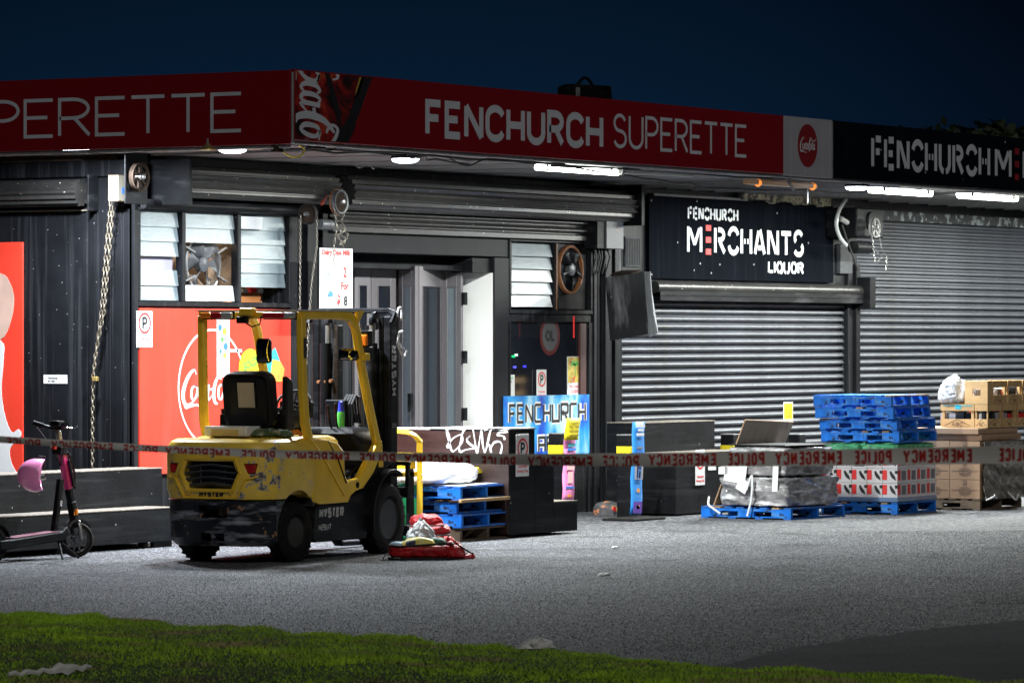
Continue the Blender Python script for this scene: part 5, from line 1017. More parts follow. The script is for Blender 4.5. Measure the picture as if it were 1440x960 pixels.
MB().box(.03, .12, -.07, .07, 2.2, 2.27).build('beacon_bracket', 'fyellow', FK, 0, .015, 2); MB().box(.02, .10, -.0, .09, 2.13, 2.19).build('camera', 'fblack', FK, 0, .008, 2); MB().tube([(.08, -.14, 2.2), (.08, -.12, 2.12), (.08, -.04, 2.10), (.08, .02, 2.13)], .007, 6).build('cable', 'dkfab', FK)
# mirrors
def mirror(loc, hx_, hz_, ang, arm):
    m = MB().loft([[(q[2], q[0], q[1]) for q in rr(0, 0, hx_ * k, hz_ * k, .035, xx, 4)] for xx, k in ((.03, .8), (.0, 1), (-.02, 1), (-.022, .93))]); o_ = m.build('mirror', 'fblack', FK, .8); o_.location = loc; o_.rotation_euler = ang
    MB().loft([[(q[2], q[0], q[1]) for q in rr(0, 0, hx_ * k, hz_ * k, .03, xx, 4)] for xx, k in ((-.0221, .88), (-.026, .7), (-.028, .3))]).build('mirror_glass', mat('mirror_glass', (.35, .36, .36), .04, metal=1, var=.02), o_, .9)
    MB().tube(arm, .010, 6).build('mirror_arm', 'fyellow', FK)
mirror((1.17, .44, 1.88), .075, .115, (0, 0, .1), [(1.25, .52, 1.80), (1.22, .46, 1.84)])
mirror((1.22, -.50 + .08, 1.85), .115, .058, (0, 0, -.15), [(1.27, -.53, 1.83), (1.24, -.46, 1.85)])
wl_ = MB().box(-.04, .05, -.05, .05, -.07, .08); o_ = wl_.build('work_lamp', 'fblack', FK, 0, .01, 2); o_.location = (1.36, -.52, 1.99); MB().box(1.28, 1.32, -.57, -.49, 1.93, 2.03).build('indicator', 'orange', FK, 0, .01, 2); MB().box(1.30, 1.46, -.55, -.49, 1.80, 1.92).build('lamp_bracket', 'fblack', FK, 0, .01, 2); MB().box(1.24, 1.34, -.58, -.52, 1.79, 1.86).build('lamp_bracket', 'fyellow', FK, 0, .01, 2)
# wheels
def wheel(name, x_, y_, r_, w_, steer, bolts, rimr):
    e = bpy.data.objects.new(name, None); sc.collection.objects.link(e); e.parent = FK; e.location = (x_, y_, r_); e.rotation_euler = (0, 0, steer)
    pr = [(rimr, -w_ / 2 * .7), (rimr + .02, -w_ / 2), (r_ * .80, -w_ / 2 * 1.02), (r_ * .94, -w_ / 2 * .95), (r_, -w_ / 2 * .72), (r_, w_ / 2 * .72), (r_ * .94, w_ / 2 * .95), (r_ * .80, w_ / 2 * 1.02), (rimr + .02, w_ / 2), (rimr, w_ / 2 * .7)]
    MB().lathe(pr + [pr[0]], axis='y', n=48).build('tyre', 'rubber', e, .5)
    lug = MB()
    for k in range(22):
        a = 2 * math.pi * k / 22
        for s_ in (1, -1):
            b_ = a + (.14 if s_ > 0 else 0); c_, s2 = math.cos(b_), math.sin(b_); c2, s3 = math.cos(b_ + .12), math.sin(b_ + .12)
            lug.beam((c_ * r_ * 1.0, s_ * w_ * .44, s2 * r_ * 1.0), (c2 * r_, s_ * w_ * .05, s3 * r_), .03, .010, (c_, 0, s2))
    lug.build('tyre_lugs', 'rubber', e, 0)
    for s_ in (-1,):
        MB().lathe([(rimr * 1.01, s_ * w_ * .42), (rimr * .93, s_ * w_ * .44), (rimr * .86, s_ * w_ * .18), (rimr * .5, s_ * w_ * .12), (rimr * .48, s_ * w_ * .30), (rimr * .3, s_ * w_ * .36), (0, s_ * w_ * .36)], axis='y', n=32).build('rim', mat('dark_rim', (.022, .022, .024), .4, metal=.1, var=.3, vs=14), e, .5)
    bm2 = MB()
    for k in range(bolts): a = 2 * math.pi * k / bolts; bm2.cyl((math.cos(a) * rimr * .40, -w_ * .30, math.sin(a) * rimr * .40), (math.cos(a) * rimr * .40, -w_ * .40, math.sin(a) * rimr * .40), .015, 6)
    for k in range(6): a = 2 * math.pi * k / 6; bm2.cyl((math.cos(a) * rimr * .68, -w_ * .10, math.sin(a) * rimr * .68), (math.cos(a) * rimr * .68, -w_ * .2, math.sin(a) * rimr * .68), .014, 6)
    bm2.build('wheel_nuts', 'chrome', e)
    MB().lathe([(0, w_ * .3), (rimr, w_ * .32), (rimr, -w_ * .02)], axis='y', n=20).build('hub_back', 'fblack', e)
for s_ in (-1, 1):
    wheel('drive_wheel', 1.74, s_ * .475, .325, .20, 0 if s_ < 0 else math.pi, 10, .19); wheel('steer_wheel', .02, s_ * .46, .265, .16, -.10 if s_ < 0 else math.pi - .10, 6, .14)
MB().cyl((1.74, -.4, .33), (1.74, .4, .33), .09, 14).build('drive_axle', 'fblack', FK)
# mast
for s_ in (1, -1):
    MB().prism([(2.05, .12), (2.19, .12), (2.19, 2.18), (2.12, 2.24), (2.05, 2.2)], s_ * .42, s_ * .345).build('mast_channel', 'fblack', FK, 0, .008, 1)
    MB().prism([(2.07, .14), (2.17, .14), (2.17, 2.2), (2.07, 2.2)], s_ * .335, s_ * .285).build('mast_channel', 'fblack', FK, 0, .006, 1); MB().prism([(2.06, .16), (2.16, .16), (2.16, 2.12), (2.06, 2.12)], s_ * .20, s_ * .145).build('mast_channel', 'fblack', FK, 0, .006, 1); MB().box(2.10, 2.12, s_ * .285, s_ * .20, .3, 1.9).build('mast_web', 'fblack', FK, 0)
    MB().cyl((2.0, s_ * .245, .3), (2.0, s_ * .245, 1.95), .056, 18).build('lift_cylinder', 'fblack', FK); MB().cyl((2.03, s_ * .235, 1.95), (2.03, s_ * .235, 2.14), .028, 14).build('cylinder_rod', 'chrome', FK)
    MB().lathe([(0, -.02), (.085, -.018), (.09, 0), (.085, .018), (0, .02)], (2.08, s_ * .235, 2.16), 'y', 24).build('chain_pulley', 'fblack', FK); MB().lathe([(0, -.028), (.02, -.026), (.02, .026), (0, .028)], (2.08, s_ * .235, 2.16), 'y', 12).build('pulley_pin', 'chrome', FK)
    ch = MB()
    for k in range(70): ch.box(1.985, 1.997, s_ * .13 - .02, s_ * .13 + .02, .45 + k * .024, .45 + k * .024 + .016)
    ch.build('lift_chain', 'rust', FK, 0)
    for k in range(2): MB().tube([(2.0, s_ * (.17 - .02 * k), .4), (1.99, s_ * (.17 - .02 * k), 1.3), (2.02, s_ * (.16 - .02 * k), 2.0)], .011, 6).build('hose', 'dkfab', FK)
MB().box(2.04, 2.2, -.36, .36, .14, .26).build('mast_crossbar', 'fblack', FK, 0, .01, 1); MB().box(2.17, 2.20, -.36, .36, 1.2, 1.28).build('mast_crossbar', 'fblack', FK, 0, .01, 1)
MB().path([(2.02, -.44, 2.14), (2.10, -.44, 2.23), (2.12, -.36, 2.255), (2.12, .36, 2.255), (2.10, .44, 2.23), (2.02, .44, 2.14)], .05, .05, (1, 0, 0)).build('mast_top_bar', 'fblack', FK, .8, .01, 1)
MB().prism([(1.60, 1.1), (2.05, .9), (2.05, .8), (1.55, .95)], -.38, -.35).build('tilt_bracket', 'fblack', FK, 0)
MB().prism([(1.60, 1.1), (2.05, .9), (2.05, .8), (1.55, .95)], .35, .38).build('tilt_bracket', 'fblack', FK, 0)
# carriage, forks, backrest
MB().box(2.24, 2.29, -.5, .5, .14, .24).build('carriage_bar', 'fblack', FK, 0, .008, 1); MB().box(2.24, 2.29, -.5, .5, .5, .6).build('carriage_bar', 'fblack', FK, 0, .008, 1)
for s_ in (1, -1): MB().path([(2.33, s_ * .3, .62), (2.33, s_ * .3, .07), (2.37, s_ * .3, .045), (3.05, s_ * .3, .035)], .10, .04).build('fork', 'fblack', FK, .3, .004, 1)
for y_ in (-.48, -.3, -.1, .1, .3, .48): MB().box(2.26, 2.30, y_ - .018, y_ + .018, .6, .80).build('backrest_bar', 'fblack', FK, 0)
MB().box(2.25, 2.31, -.5, .5, .80, .84).build('backrest_bar', 'fblack', FK, 0, .006, 1)
for k in range(4): MB().tube([(1.95, .02 - .03 * k, 1.18), (1.93, .02 - .03 * k, 1.38), (2.0, .02 - .03 * k, 1.46), (2.1, .02 - .03 * k, 1.44), (2.14, .02 - .03 * k, 1.2)], .013, 6).build('hose', 'dkfab', FK)
MB().box(1.9, 2.02, -.02, .2, 1.15, 1.42).build('valve_block', 'fblack', FK, 0, .01, 1)
for k, (y_, z_) in enumerate(((.30, 1.585), (.235, 1.59), (.17, 1.595))): MB().lathe([(0, -.03), (.016, -.028), (.02, 0), (.016, .01), (0, .012)], (1.975, y_, z_), 'x', 10).build('hose_cap', 'orust', FK)
mb = MB(); tfM = lambda u, v, h: Vector((2.185 - (v) - .0, -.4205 - h, u))   # lettering climbing the mast
textline(mb, 'HYSTER', SY, 1.46, 1.93, .025, .115, .020, tfM, .22, .0015); mb.build('lettering', mat('grey_decal', (.45, .46, .45)), FK, 0)
bfont('2500', .09, .045, 'trim', 'print', FK, (2.12, -.4205, 1.18), (1, 0, 0), (0, 0, 1), (0, -1, 0))
for pts in ([(2.1, -.46, 2.2), (2.12, -.47, 2.28), (2.18, -.47, 2.26), (2.19, -.46, 2.16)], [(2.22, -.45, 2.06), (2.13, -.47, 2.05), (2.10, -.47, 1.97), (2.18, -.46, 1.93), (2.24, -.46, 1.90)], [(2.10, -.46, 1.96), (2.16, -.47, 1.86), (2.25, -.46, 1.83), (2.30, -.46, 1.88)]): MB().tube(spline(pts, 4), .012, 6).build('cable_tie', 'white', FK)
# things lying on the forklift
def fkp(x_, y_, z_): return FK.matrix_basis @ Vector((x_, y_, z_))
bpy.context.view_layer.update()
t = thing('storage_tray', 'white plastic tray lying on the rear hood of the forklift', 'tray', fkp(.0, .10, 1.118), R(5))
MB().box(-.16, .20, -.22, .22, 0, .09).build('tray', 'white', t, 0, .015, 2); MB().box(-.165, -.161, -.14, .14, .01, .06).build('panel', mat('cream_panel', (.6, .45, .2), .6), t, 0)
t = thing('camouflage_bag', 'crumpled green camouflage cloth on the hood behind the seat', 'cloth', fkp(.03, -.28, 1.115), R(5))
rg = random.Random(9)
def blob(hx_, hy_, hz_, seed, wr=.3, nu=22, nv=9, fl=.7):
    rg = random.Random(seed); ph = [rg.uniform(0, 6.28) for _ in range(8)]
    m = MB(); rings = []
    for j in range(nv + 1):
        v = j / nv * math.pi / 2; ring = []
        for i in range(nu):
            u = 2 * math.pi * i / nu; k = 1 + wr * (.5 * math.sin(3 * u + ph[0]) + .35 * math.sin(5 * u + ph[1] + 3 * v) + .25 * math.sin(9 * u + ph[2] - 4 * v) + .2 * math.sin(14 * u + ph[3] + 5 * v))
            zz = math.sin(v) ** fl * hz_ * (1 + wr * .6 * math.sin(2 * u + ph[4]) + wr * .5 * math.sin(5 * u + ph[5] + v * 3) * math.cos(v))
            ring.append((math.cos(u) * math.cos(v) ** .7 * hx_ * k + .0001 * i, math.sin(u) * math.cos(v) ** .7 * hy_ * k, max(0, zz)))
        rings.append(ring)
    m.loft(rings); return m
blob(.14, .22, .07, 4).build('cloth', 'camo', t, 1.5, sub=1)
MB().tube([(.02, -.28, .02), (.03, -.24, .05), (0, -.20, .04)], .02, 8).build('strap_end', 'orange', t)
t = thing('spray_bottle', 'small blue and green spray bottle standing in front of the forklift mast hoses', 'bottle', fkp(1.62, -.12, 1.165))
MB().lathe([(0, 0), (.035, 0), (.036, .12), (.03, .15), (0, .15)], n=16).build('bottle', 'greenprint', t); MB().lathe([(.03, .1505), (.022, .2), (.02, .24), (0, .25)], n=14).build('cap', mat('deep_blue', (.03, .05, .6), .4), t)
# ================================================================== E-SCOOTER
pf_ = onZ(108, 783); pr_ = onZ(-8, 791); dv = (pf_ - pr_); Ls = dv.length; ang = math.atan2(dv.y, dv.x)
SCO = thing('electric_scooter', 'magenta and black electric scooter parked at the left in front of the black stands', 'scooter', pr_, ang)
def swheel(x_, r_, st):
    e = bpy.data.objects.new('wheel', None); sc.collection.objects.link(e); e.parent = SCO; e.location = (x_, 0, r_); e.rotation_euler = (0, 0, st)
    MB().lathe([(r_ * .72, -.028), (r_ * .9, -.03), (r_, -.012), (r_, .012), (r_ * .9, .03), (r_ * .72, .028), (r_ * .72, -.028)], axis='y', n=36).build('tyre', 'rubber', e, .5)
    sp_ = MB().lathe([(r_ * .74, -.022), (r_ * .70, -.022), (r_ * .70, .022), (r_ * .74, .022), (r_ * .74, -.022)], axis='y', n=30)
    for k in range(10): a_ = 2 * math.pi * k / 10; sp_.beam((0, 0, 0), (math.cos(a_) * r_ * .72, 0, math.sin(a_) * r_ * .72), .014, .014)
    sp_.lathe([(0, -.035), (.03, -.03), (.035, .03), (0, .035)], axis='y', n=14); sp_.build('rim', 'steel', e)
RW = .16; swheel(Ls, RW, -.5); swheel(0, RW, 0)
hx0 = Ls - .16; topz = 1.18
sdir = lambda px, py: None
MB().path([(-.02, 0, .155), (.16, 0, .16), (.22, 0, .165), (Ls - .30, 0, .205), (Ls - .22, 0, .26)], .17, .085).build('deck', 'fblack', SCO, .4, .012, 2)
MB().path([(.2, 0, .215), (Ls - .34, 0, .25)], .15, .006).build('grip_mat', mat('pinkish_grip', (.16, .05, .08), .8), SCO, 0)
MB().path([(Ls - .34, 0, .22), (Ls - .29, 0, .45), (Ls - .24, 0, .72)], .05, .06).build('rear_strut', 'fblack', SCO, .4, .01, 2)
st0 = Vector((Ls - .02, 0, .30)); st1 = Vector((Ls - .25, 0, 1.06)); ax_ = (st1 - st0).normalized()
MB().path([st0, st0 + ax_ * .22], .07, .07).build('fork_head', 'fblack', SCO, .4, .012, 2)
for s_ in (1, -1): MB().path([st0 + Vector((0, s_ * .04, .04)), (Ls + .0, s_ * .055, RW)], .02, .03).build('fork_leg', 'chrome' if s_ < 0 else 'fblack', SCO, .3, .004, 1)
MB().path([st0 + ax_ * .22, st0 + ax_ * .34], .06, .065).build('stem_sleeve', 'fblack', SCO, .4, .01, 2)
MB().path([st0 + ax_ * .34, st0 + ax_ * .80], .062, .075).build('stem', 'pink', SCO, .4, .014, 3)
MB().path([st0 + ax_ * .36 + Vector((.03, -.042, 0)), st0 + ax_ * .62 + Vector((.03, -.042, 0))], .02, .03).build('lock_holder', 'fblack', SCO, .4, .005, 1)
MB().tube([st0 + ax_ * .34 + Vector((.05, -.03, 0)), st0 + ax_ * .5 + Vector((.09, -.03, 0)), st0 + ax_ * .66 + Vector((.07, -.03, 0)), st0 + ax_ * .72 + Vector((0, -.03, 0))], .012, 6).build('cable', 'dkfab', SCO)
MB().box(-.05, .05, -.05, .05, -.03, .05).build('clamp', 'fblack', SCO, 0, .01, 2).location = st0 + ax_ * .70 + Vector((-.03, 0, 0))
MB().box(-.02, .02, -.02, .02, -.02, .02).build('reflector', 'redlens', SCO, 0, .005, 1).location = st0 + ax_ * .72 + Vector((-.13, -.02, .02))
MB().box(-.03, .03, -.035, -.03, -.03, .03).build('reflector', 'orange', SCO, 0, .005, 1).location = st0 + ax_ * .12
MB().path([st0 + ax_ * .80, st0 + ax_ * .90], .04, .05).build('stem_top', 'chrome', SCO, .4, .01, 2)
hc = st0 + ax_ * .92
hb = MB().tube([hc + Vector(v) for v in ((-.10, .17, .05), (-.07, .13, .03), (0, .05, .0), (0, -.05, .0), (-.05, -.13, .02), (-.09, -.18, .04))], .016, 8); hb.build('handlebar', 'fblack', SCO)
for s_ in (1, -1): MB().cyl(hc + Vector((-.06, s_ * .11, .02)), hc + Vector((-.11, s_ * .19, .05)), .024, 12).build('grip', 'fblack', SCO); MB().tube([hc + Vector((-.01, s_ * .08, .01)), hc + Vector((.07, s_ * .12, .0)), hc + Vector((.05, s_ * .19, .02))], .007, 6).build('brake_lever', 'chrome', SCO)
MB().box(-.05, .05, -.05, .05, -.02, .04).build('display', 'fblack', SCO, 0, .012, 2).location = hc + Vector((.0, 0, .03))
MB().tube([hc + Vector((-.1, .18, .03)), hc + Vector((.03, .16, -.1)), hc + Vector((.04, .05, -.25)), hc + Vector((.05, .0, -.35))], .007, 6).build('brake_cable', 'dkfab', SCO)
MB().tube([hc + Vector((-.08, -.2, .03)), hc + Vector((-.12, -.2, -.1)), hc + Vector((-.02, -.08, -.22)), hc + Vector((.03, -.02, -.33))], .007, 6).build('brake_cable', 'dkfab', SCO)
fd = MB().path([(Ls + math.cos(R(a)) * .19, 0, RW + math.sin(R(a)) * .19) for a in range(150, 20, -13)], .075, .012); fd.build('mudguard', 'fblack', SCO, .8)
fd = MB().path([(math.cos(R(a)) * .19, 0, RW + math.sin(R(a)) * .19) for a in range(150, 10, -13)], .075, .012); fd.build('mudguard', 'fblack', SCO, .8)
for v in ((.06, -.13), (-.04, -.10)): MB().tube([(Ls - .33, -.04, .18), (Ls - .33 + v[0] * 2, v[1] - .06, .005)], .011, 6).build('kickstand', 'fblack', SCO)
bfont('#25', .05, .03, 'white', 'print', SCO, (Ls - .27, -.032, .50), (.2, 0, .98), (-.98, 0, .2), (0, -1, 0))
# helmet hanging from the stem
bpy.context.view_layer.update()
hp = onD(51, 668, -pr_.y - .02 + .12); t = thing('helmet', 'pink cycle helmet hanging on the scooter stem by its strap', 'helmet', atdist(51, 668, 39.55))
t.rotation_euler = (0, R(-8), YAW + R(-80))
hm = []; nn_ = 20
def hel(u, v):
    a = 2 * math.pi * u; e_ = v * math.pi * (.60 + .03 * math.cos(2 * a)); r_ = .125; z_ = math.cos(e_); q = math.sin(e_)
    return Vector((math.cos(a) * q * r_ * 1.18, math.sin(a) * q * r_, z_ * r_ * 1.35 - (.02 * math.cos(a) if v > .8 else 0)))
sh = MB().grid(lambda u, v: hel(u, v), 28, 12); o_ = sh.build('shell', 'helmet', t, 1.5, solid=.012)
o_.rotation_euler = (R(-6), R(-86), 0)
for k in range(8):
    a = k * .785; e_ = .9; MB().lathe([(0, .129), (.009, .129), (.010, .118)], (0, 0, 0), 'z', 8).build('vent_hole', 'blackprint', o_).rotation_euler = (math.sin(a) * .62, math.cos(a) * .75, 0)
MB().tube([(-.0, .0, .10), (.05, .0, .17), (.10, -.0, .16), (.08, 0, .05)], .008, 6).build('strap', 'dkfab', t)
lg = MB(); strokes_mesh(lg, [arc(0, 0, .028, .022, 60, 330, 10)], [.014], lambda u, v, h: Vector((u + .05, -.135 - h, v - .02)), .002); lg.build('emblem', 'white', t, 0)
# ================================================================== BLACK DISPLAY STANDS
def stand(label, loc, rz, tiers, mt='blackp', top='plyedge', wheels=True, gapz=.05):
    """stepped plywood stand; tiers: (x0, x1, y0, y1, z0, z1)"""
    t = thing('display_stand', label, 'stand', loc, rz)
    for (x0, x1, y0, y1, z0, z1) in tiers:
        b_ = MB().box(x0, x1, y0, y1, z0, z1 - .013).build('box_tier', mt, t, 0, .004, 1)
        MB().box(x0 - .004, x1 + .004, y0 - .004, y1 + .004, z1 - .012, z1).build('top_board', top, b_, 0, .003, 1)
    return t
# left stand: low front tier and taller back tier
dl = .79; xr_ = sD(247, dl); zt1 = zD(247, 712, dl); d2 = .42; xr2 = sD(228, d2); zt2 = zD(228, 657, d2)
t = stand('long low two tier black plywood stand behind the electric scooter', (0, 0, 0), 0, [(-4.6, xr2, -d2, -.02 , .05, zt2), (-4.4, xr_, -dl, -d2 - .003, .06, zt1)])
for x_ in (xr_ - .45, -2.2, -3.8):
    MB().cyl((x_ - .03, -dl + .06, .04), (x_ + .03, -dl + .06, .04), .04, 12).build('castor', 'rubber', t)
MB().box(xr_ - .32, xr_ - .02, -dl + .03, -dl + .07, .0, .06).build('foot', 'blackp', t, 0)
# centre stand with graffiti
c0 = onZ(716, 756.5); dC = -c0.y; xs_ = [c0.x, sD(752, dC), sD(779, dC), sD(812, dC)]
zc = [zD(716, 604, dC), zD(765, 645, dC), zD(795, 705, dC)]
CS = stand('stepped black plywood stand with white graffiti on its side, in front of the entrance', (0, 0, 0), 0, [(xs_[0], xs_[1], -dC, -dC + .93, .03, zc[0]), (xs_[1] + .002, xs_[2], -dC, -dC + .93, .03, zc[1]), (xs_[2] + .002, xs_[3], -dC, -dC + .93, .03, zc[2])], top='blackp')
MB().box(xs_[0] - .006, xs_[0] - .001, -dC + .004, -dC + .93, .04, zc[0] - .02).build('side_sheet', 'brownp', CS, 0)
MB().box(xs_[0] - .01, xs_[1] + .01, -dC - .004, -dC + .94, zc[0] + .001, zc[0] + .014).build('lit_top', mat('lit_top_white', (.75, .75, .74), .4), CS, 0)  # stand tops whitened: lamp light on the upward faces put into the colour
MB().box(xs_[1] - .01, xs_[2], -dC - .003, -dC + .94, zc[1] + .001, zc[1] + .010).build('lit_top', 'lit_top_white' if False else MATS['lit_top_white'], CS, 0)
MB().box(xs_[2] + .01, xs_[3] + .004, -dC - .003, -dC + .94, zc[2] + .001, zc[2] + .008).build('lit_top', MATS['cream_panel'] if False else 'plyedge', CS, 0)
Gx = xs_[0] - .0065
gr = MB()
def gp(px, py): p = onX(px, py, Gx); return (-p.y, p.z)
graf = [[(627, 602), (632, 615), (631, 628), (629, 627), (636, 617), (648, 611), (650, 620), (643, 630), (636, 634), (632, 622), (629, 604), (654, 603)], [(654, 603), (650, 610), (646, 630), (648, 635), (655, 632), (668, 630)], [(656, 618), (661, 613), (657, 620), (668, 629)], [(665, 601), (668, 620), (671, 636), (674, 622), (677, 606), (679, 624), (682, 636), (686, 622), (690, 605), (694, 602)], [(681, 605), (692, 602), (705, 603), (714, 607), (703, 608), (700, 612), (708, 613), (710, 618)], [(690, 631), (695, 622), (703, 621), (706, 627), (704, 638)], [(688, 624), (691, 636)]]
for i, st_ in enumerate(graf):
    pp = [gp(*p) for p in spline(st_, 6)]; strokes_mesh(gr, [pp], [[.017 + .006 * math.sin(k * .4 + i) for k in range(len(pp))]], lambda u, v, h: Vector((Gx - h, -u, v)), .0015 + .0005 * i)
gr.build('graffiti', 'white', CS, 0)
t = notice(734, 640, .25, .42, dC + .005, 'white parking notice on the dark end of the graffitied stand', rz=0)
p = onD(734, 615, dC); t = thing('small_notice', 'small grey notice above the parking notice on the graffitied stand', 'sign', (p.x, p.y - .002, p.z)); MB().box(-.12, .12, -.004, 0, -.04, .045).build('plate', mat('grey_plate', (.3, .3, .29), .5), t, 0); bfont('Trolley Return', .18, .018, 'blackprint', 'print', t, (0, -.0045, .015), *A3); bfont('Thank You', .12, .018, 'blackprint', 'print', t, (0, -.0045, -.015), *A3)
# neighbouring white-topped stand behind the yellow trolley
xN = xs_[0] + .0; y0_ = -dC + .945
stand('dark brown plywood stand with a tall white top rail, behind the yellow trolley', (0, 0, 0), 0, [(xN + .04, xs_[1], y0_, y0_ + .75, .03, zc[0] + .0)], mt='brownp', top='whitewall')
# right stand: rear tall tier, front low tier
c1 = onZ(950, 725.5); dR = -c1.y; xA = c1.x; zF = zD(950, 637, dR); dB = dR - .46; cB = onD(905, 600, dB)
RS = stand('two tier black plywood stand in front of the left shutter, behind the blue banner post', (0, 0, 0), 0, [(cB.x, sD(1005, dB), -dB, -dB + .48, .02, zD(905, 594, dB)), (xA, xA + 1.75, -dR, -dB - .003, .02, zF)])
notice(984, 657, .22, .40, dR + .005, 'white parking notice on the front of the black stand beside the leaning grey cardboard sheet')
for k, (px, py) in enumerate(((1001, 657), (1018, 657))): p = onD(px, py, dR); MB().box(p.x - .09, p.x + .09, p.y - .006, p.y - .001, p.z - .03, p.z + .03).build('label', 'white', RS, 0)
# ================================================================== BOLLARDS AND BANNERS
def bollard(px, py_base, ptop, pxw, label, dd=None):
    p = onZ(px, py_base) if dd is None else onD(px, 475, dd); p.z = 0; h = onD(px, ptop, -p.y).z
    t = thing('bollard', label, 'bollard', p, 0, 'black bollards with yellow bands'); w_ = .17
    MB().box(-w_ / 2, w_ / 2, -w_ / 2, w_ / 2, 0, h).build('post', 'blackp', t, 0, .008, 2)
    MB().box(-w_ / 2 - .003, w_ / 2 + .003, -w_ / 2 - .003, w_ / 2 + .003, h - .26, h - .12).build('yellow_band', 'yellowprint', t, 0, .002, 1)
    MB().box(-w_ / 2 - .004, w_ / 2 + .004, -w_ / 2 - .004, w_ / 2 + .004, h + .0005, h + .012).build('cap', 'trim', t, 0, .002, 1); return t
bollard(786, 0, 610, 16, 'black bollard with a yellow band behind the pink banner', .85)
bollard(882, 722, 612, 16, 'black bollard with a yellow band behind the blue banner', 1.35)
bollard(1027, 0, 611, 20, 'black bollard with a yellow band just left of the leaning cardboard sheet', 1.05)
bollard(1120, 0, 611, 20, 'black bollard with a yellow band right of the leaning cardboard sheet, under the yellow notice', 1.05)
def banner(pts, d_, label, mt, deco):
    q = [onD(px, py, d_) for px, py in pts]; t = thing('banner', label, 'banner', (q[3].x, q[3].y, 0)); o3 = Vector((q[3].x, q[3].y, 0))
    qq = [v - o3 for v in q]; n = 10; m = MB(); v_ = []
    for j in range(n + 1):
        a = qq[0].lerp(qq[3], j / n); b = qq[1].lerp(qq[2], j / n)
        for i in range(5): p = a.lerp(b, i / 4); v_.append(p + Vector((0, -.012 * math.sin(math.pi * i / 4) + .008 * math.sin(j * 1.3), 0)))
    m.add(v_, [(j * 5 + i, j * 5 + i + 1, j * 5 + i + 6, j * 5 + i + 5) for j in range(n) for i in range(4)]); m.build('sheet', mt, t, 1, solid=.006)
    for (u0, u1, v0, v1, c) in deco:
        def Q(u, v): return qq[0].lerp(qq[1], u).lerp(qq[3].lerp(qq[2], u), v) + Vector((0, -.026, 0))
        MB().add([Q(u0, v0), Q(u1, v0), Q(u1, v1), Q(u0, v1)] + [Q(a, b) + Vector((0, .003, 0)) for a, b in ((u0, v0), (u1, v0), (u1, v1), (u0, v1))], [(0, 1, 2, 3), (4, 7, 6, 5), (0, 4, 5, 1), (1, 5, 6, 2), (2, 6, 7, 3), (3, 7, 4, 0)]).build('print', c, t, 0)
    return t, qq
pk = mat('pink_banner', (.80, .25, .52), .5, var=.15, vs=5, streak=((.85, .5, .7), .6, (6, 6, 2))); bb = mat('blue_banner', (.03, .25, .70), .5, var=.2, vs=5, streak=((.12, .45, .8), .6, (6, 6, 2)))
t, q = banner([(794, 612), (810, 612), (806, 705), (790, 705)], 1.05, 'tall pink printed banner strip beside the graffitied stand', pk, [(.2, .8, .12, .17, 'tealprint'), (.15, .85, .19, .23, 'blueprint'), (.2, .8, .45, .52, 'pinkprint'), (.3, .7, .55, .72, 'redprint' if False else 'pinkprint'), (.15, .85, .77, .80, 'blueprint'), (.35, .65, .89, .93, 'orangeprint')])
t = thing('yellow_notice', 'curled yellow paper notice with black print at the top of the pink banner', 'notice', onD(803, 603, 1.09)); m_ = MB().grid(lambda u, v: Vector(((u - .5) * .30 + (.02 if v > .5 else 0), -.015 * math.sin(u * 3.1) - .02 * v, (v - .5) * .24)), 6, 4); m_.build('sheet', 'yellowprint', t, 1, solid=.003)
for s_, z_ in (('PLEASE', .07), ('DIRECT YOUR', .02), ('CAR KEYS', -.03), ('TO STAFF', -.07)): bfont(s_, .2, .022, 'blackprint', 'print', t, (0, -.04, z_), *A3)
t, q = banner([(890, 593), (907, 593), (901, 723), (886, 723)], 1.55, 'tall blue printed banner standing on a small black base plate before the black stand', bb, [(.15, .85, .03, .06, 'white'), (.3, .75, .075, .10, 'white'), (.2, .8, .12, .15, 'white'), (.25, .75, .27, .29, 'trim'), (.3, .7, .30, .38, 'blueprint'), (.15, .85, .45, .62, 'whitesign'), (.3, .7, .47, .61, 'blueprint'), (.4, .62, .72, .76, 'orangeprint'), (.12, .9, .86, .985, mat('purple_print', (.12, .05, .35), .5)), (.4, .68, .90, .94, 'orangeprint')])
bp_ = onD(888, 726, 1.55); MB().box(-.36, .36, -.25, .15, 0, .03).build('base_plate', 'rubber', t, 0, .008, 1)
t = thing('yellow_notice', 'upright yellow notice with a white border in front of the left shutter, above the bollard', 'notice', onD(1108, 578, 1.12)); MB().box(-.12, .12, -.004, 0, -.11, .11).build('sheet', 'white', t, 0); MB().box(-.11, .11, -.006, -.0045, -.095, .095).build('print', 'yellowprint', t, 0)
MB().box(-.02, .02, .001, .02, -1.1 + .76 - .1, .0).build('stake', 'fblack', t, 0)
for s_, z_ in (('STOP', .06), ('NO ENTRY', .02), ('STAFF ONLY', -.02), ('THANKS', -.06)): bfont(s_, .17, .022, 'blackprint', 'print', t, (0, -.0065, z_), *A3)
# bag on the ground by the post
t = thing('toiletry_bag', 'small grey and orange patterned bag on the ground beside the blue banner', 'bag', onZ(856, 723)); blob(.22, .16, .15, 21, .08, fl=.5).build('bag', mat('patterned_bag', (.10, .10, .11), .7, var=.3, vs=20, chips=((.7, .25, .12), .56, 9), streak=((.6, .55, .1), .6, (7, 7, 7))), t, 1.4)
MB().box(-.10, .02, -.17, -.162, .04, .07).build('badge', 'yellowprint', t, 0); MB().lathe([(0, -.17), (.03, -.17), (.03, -.16)], (-.16, 0, .07), 'y', 10).build('badge', 'redprint', t, 0)
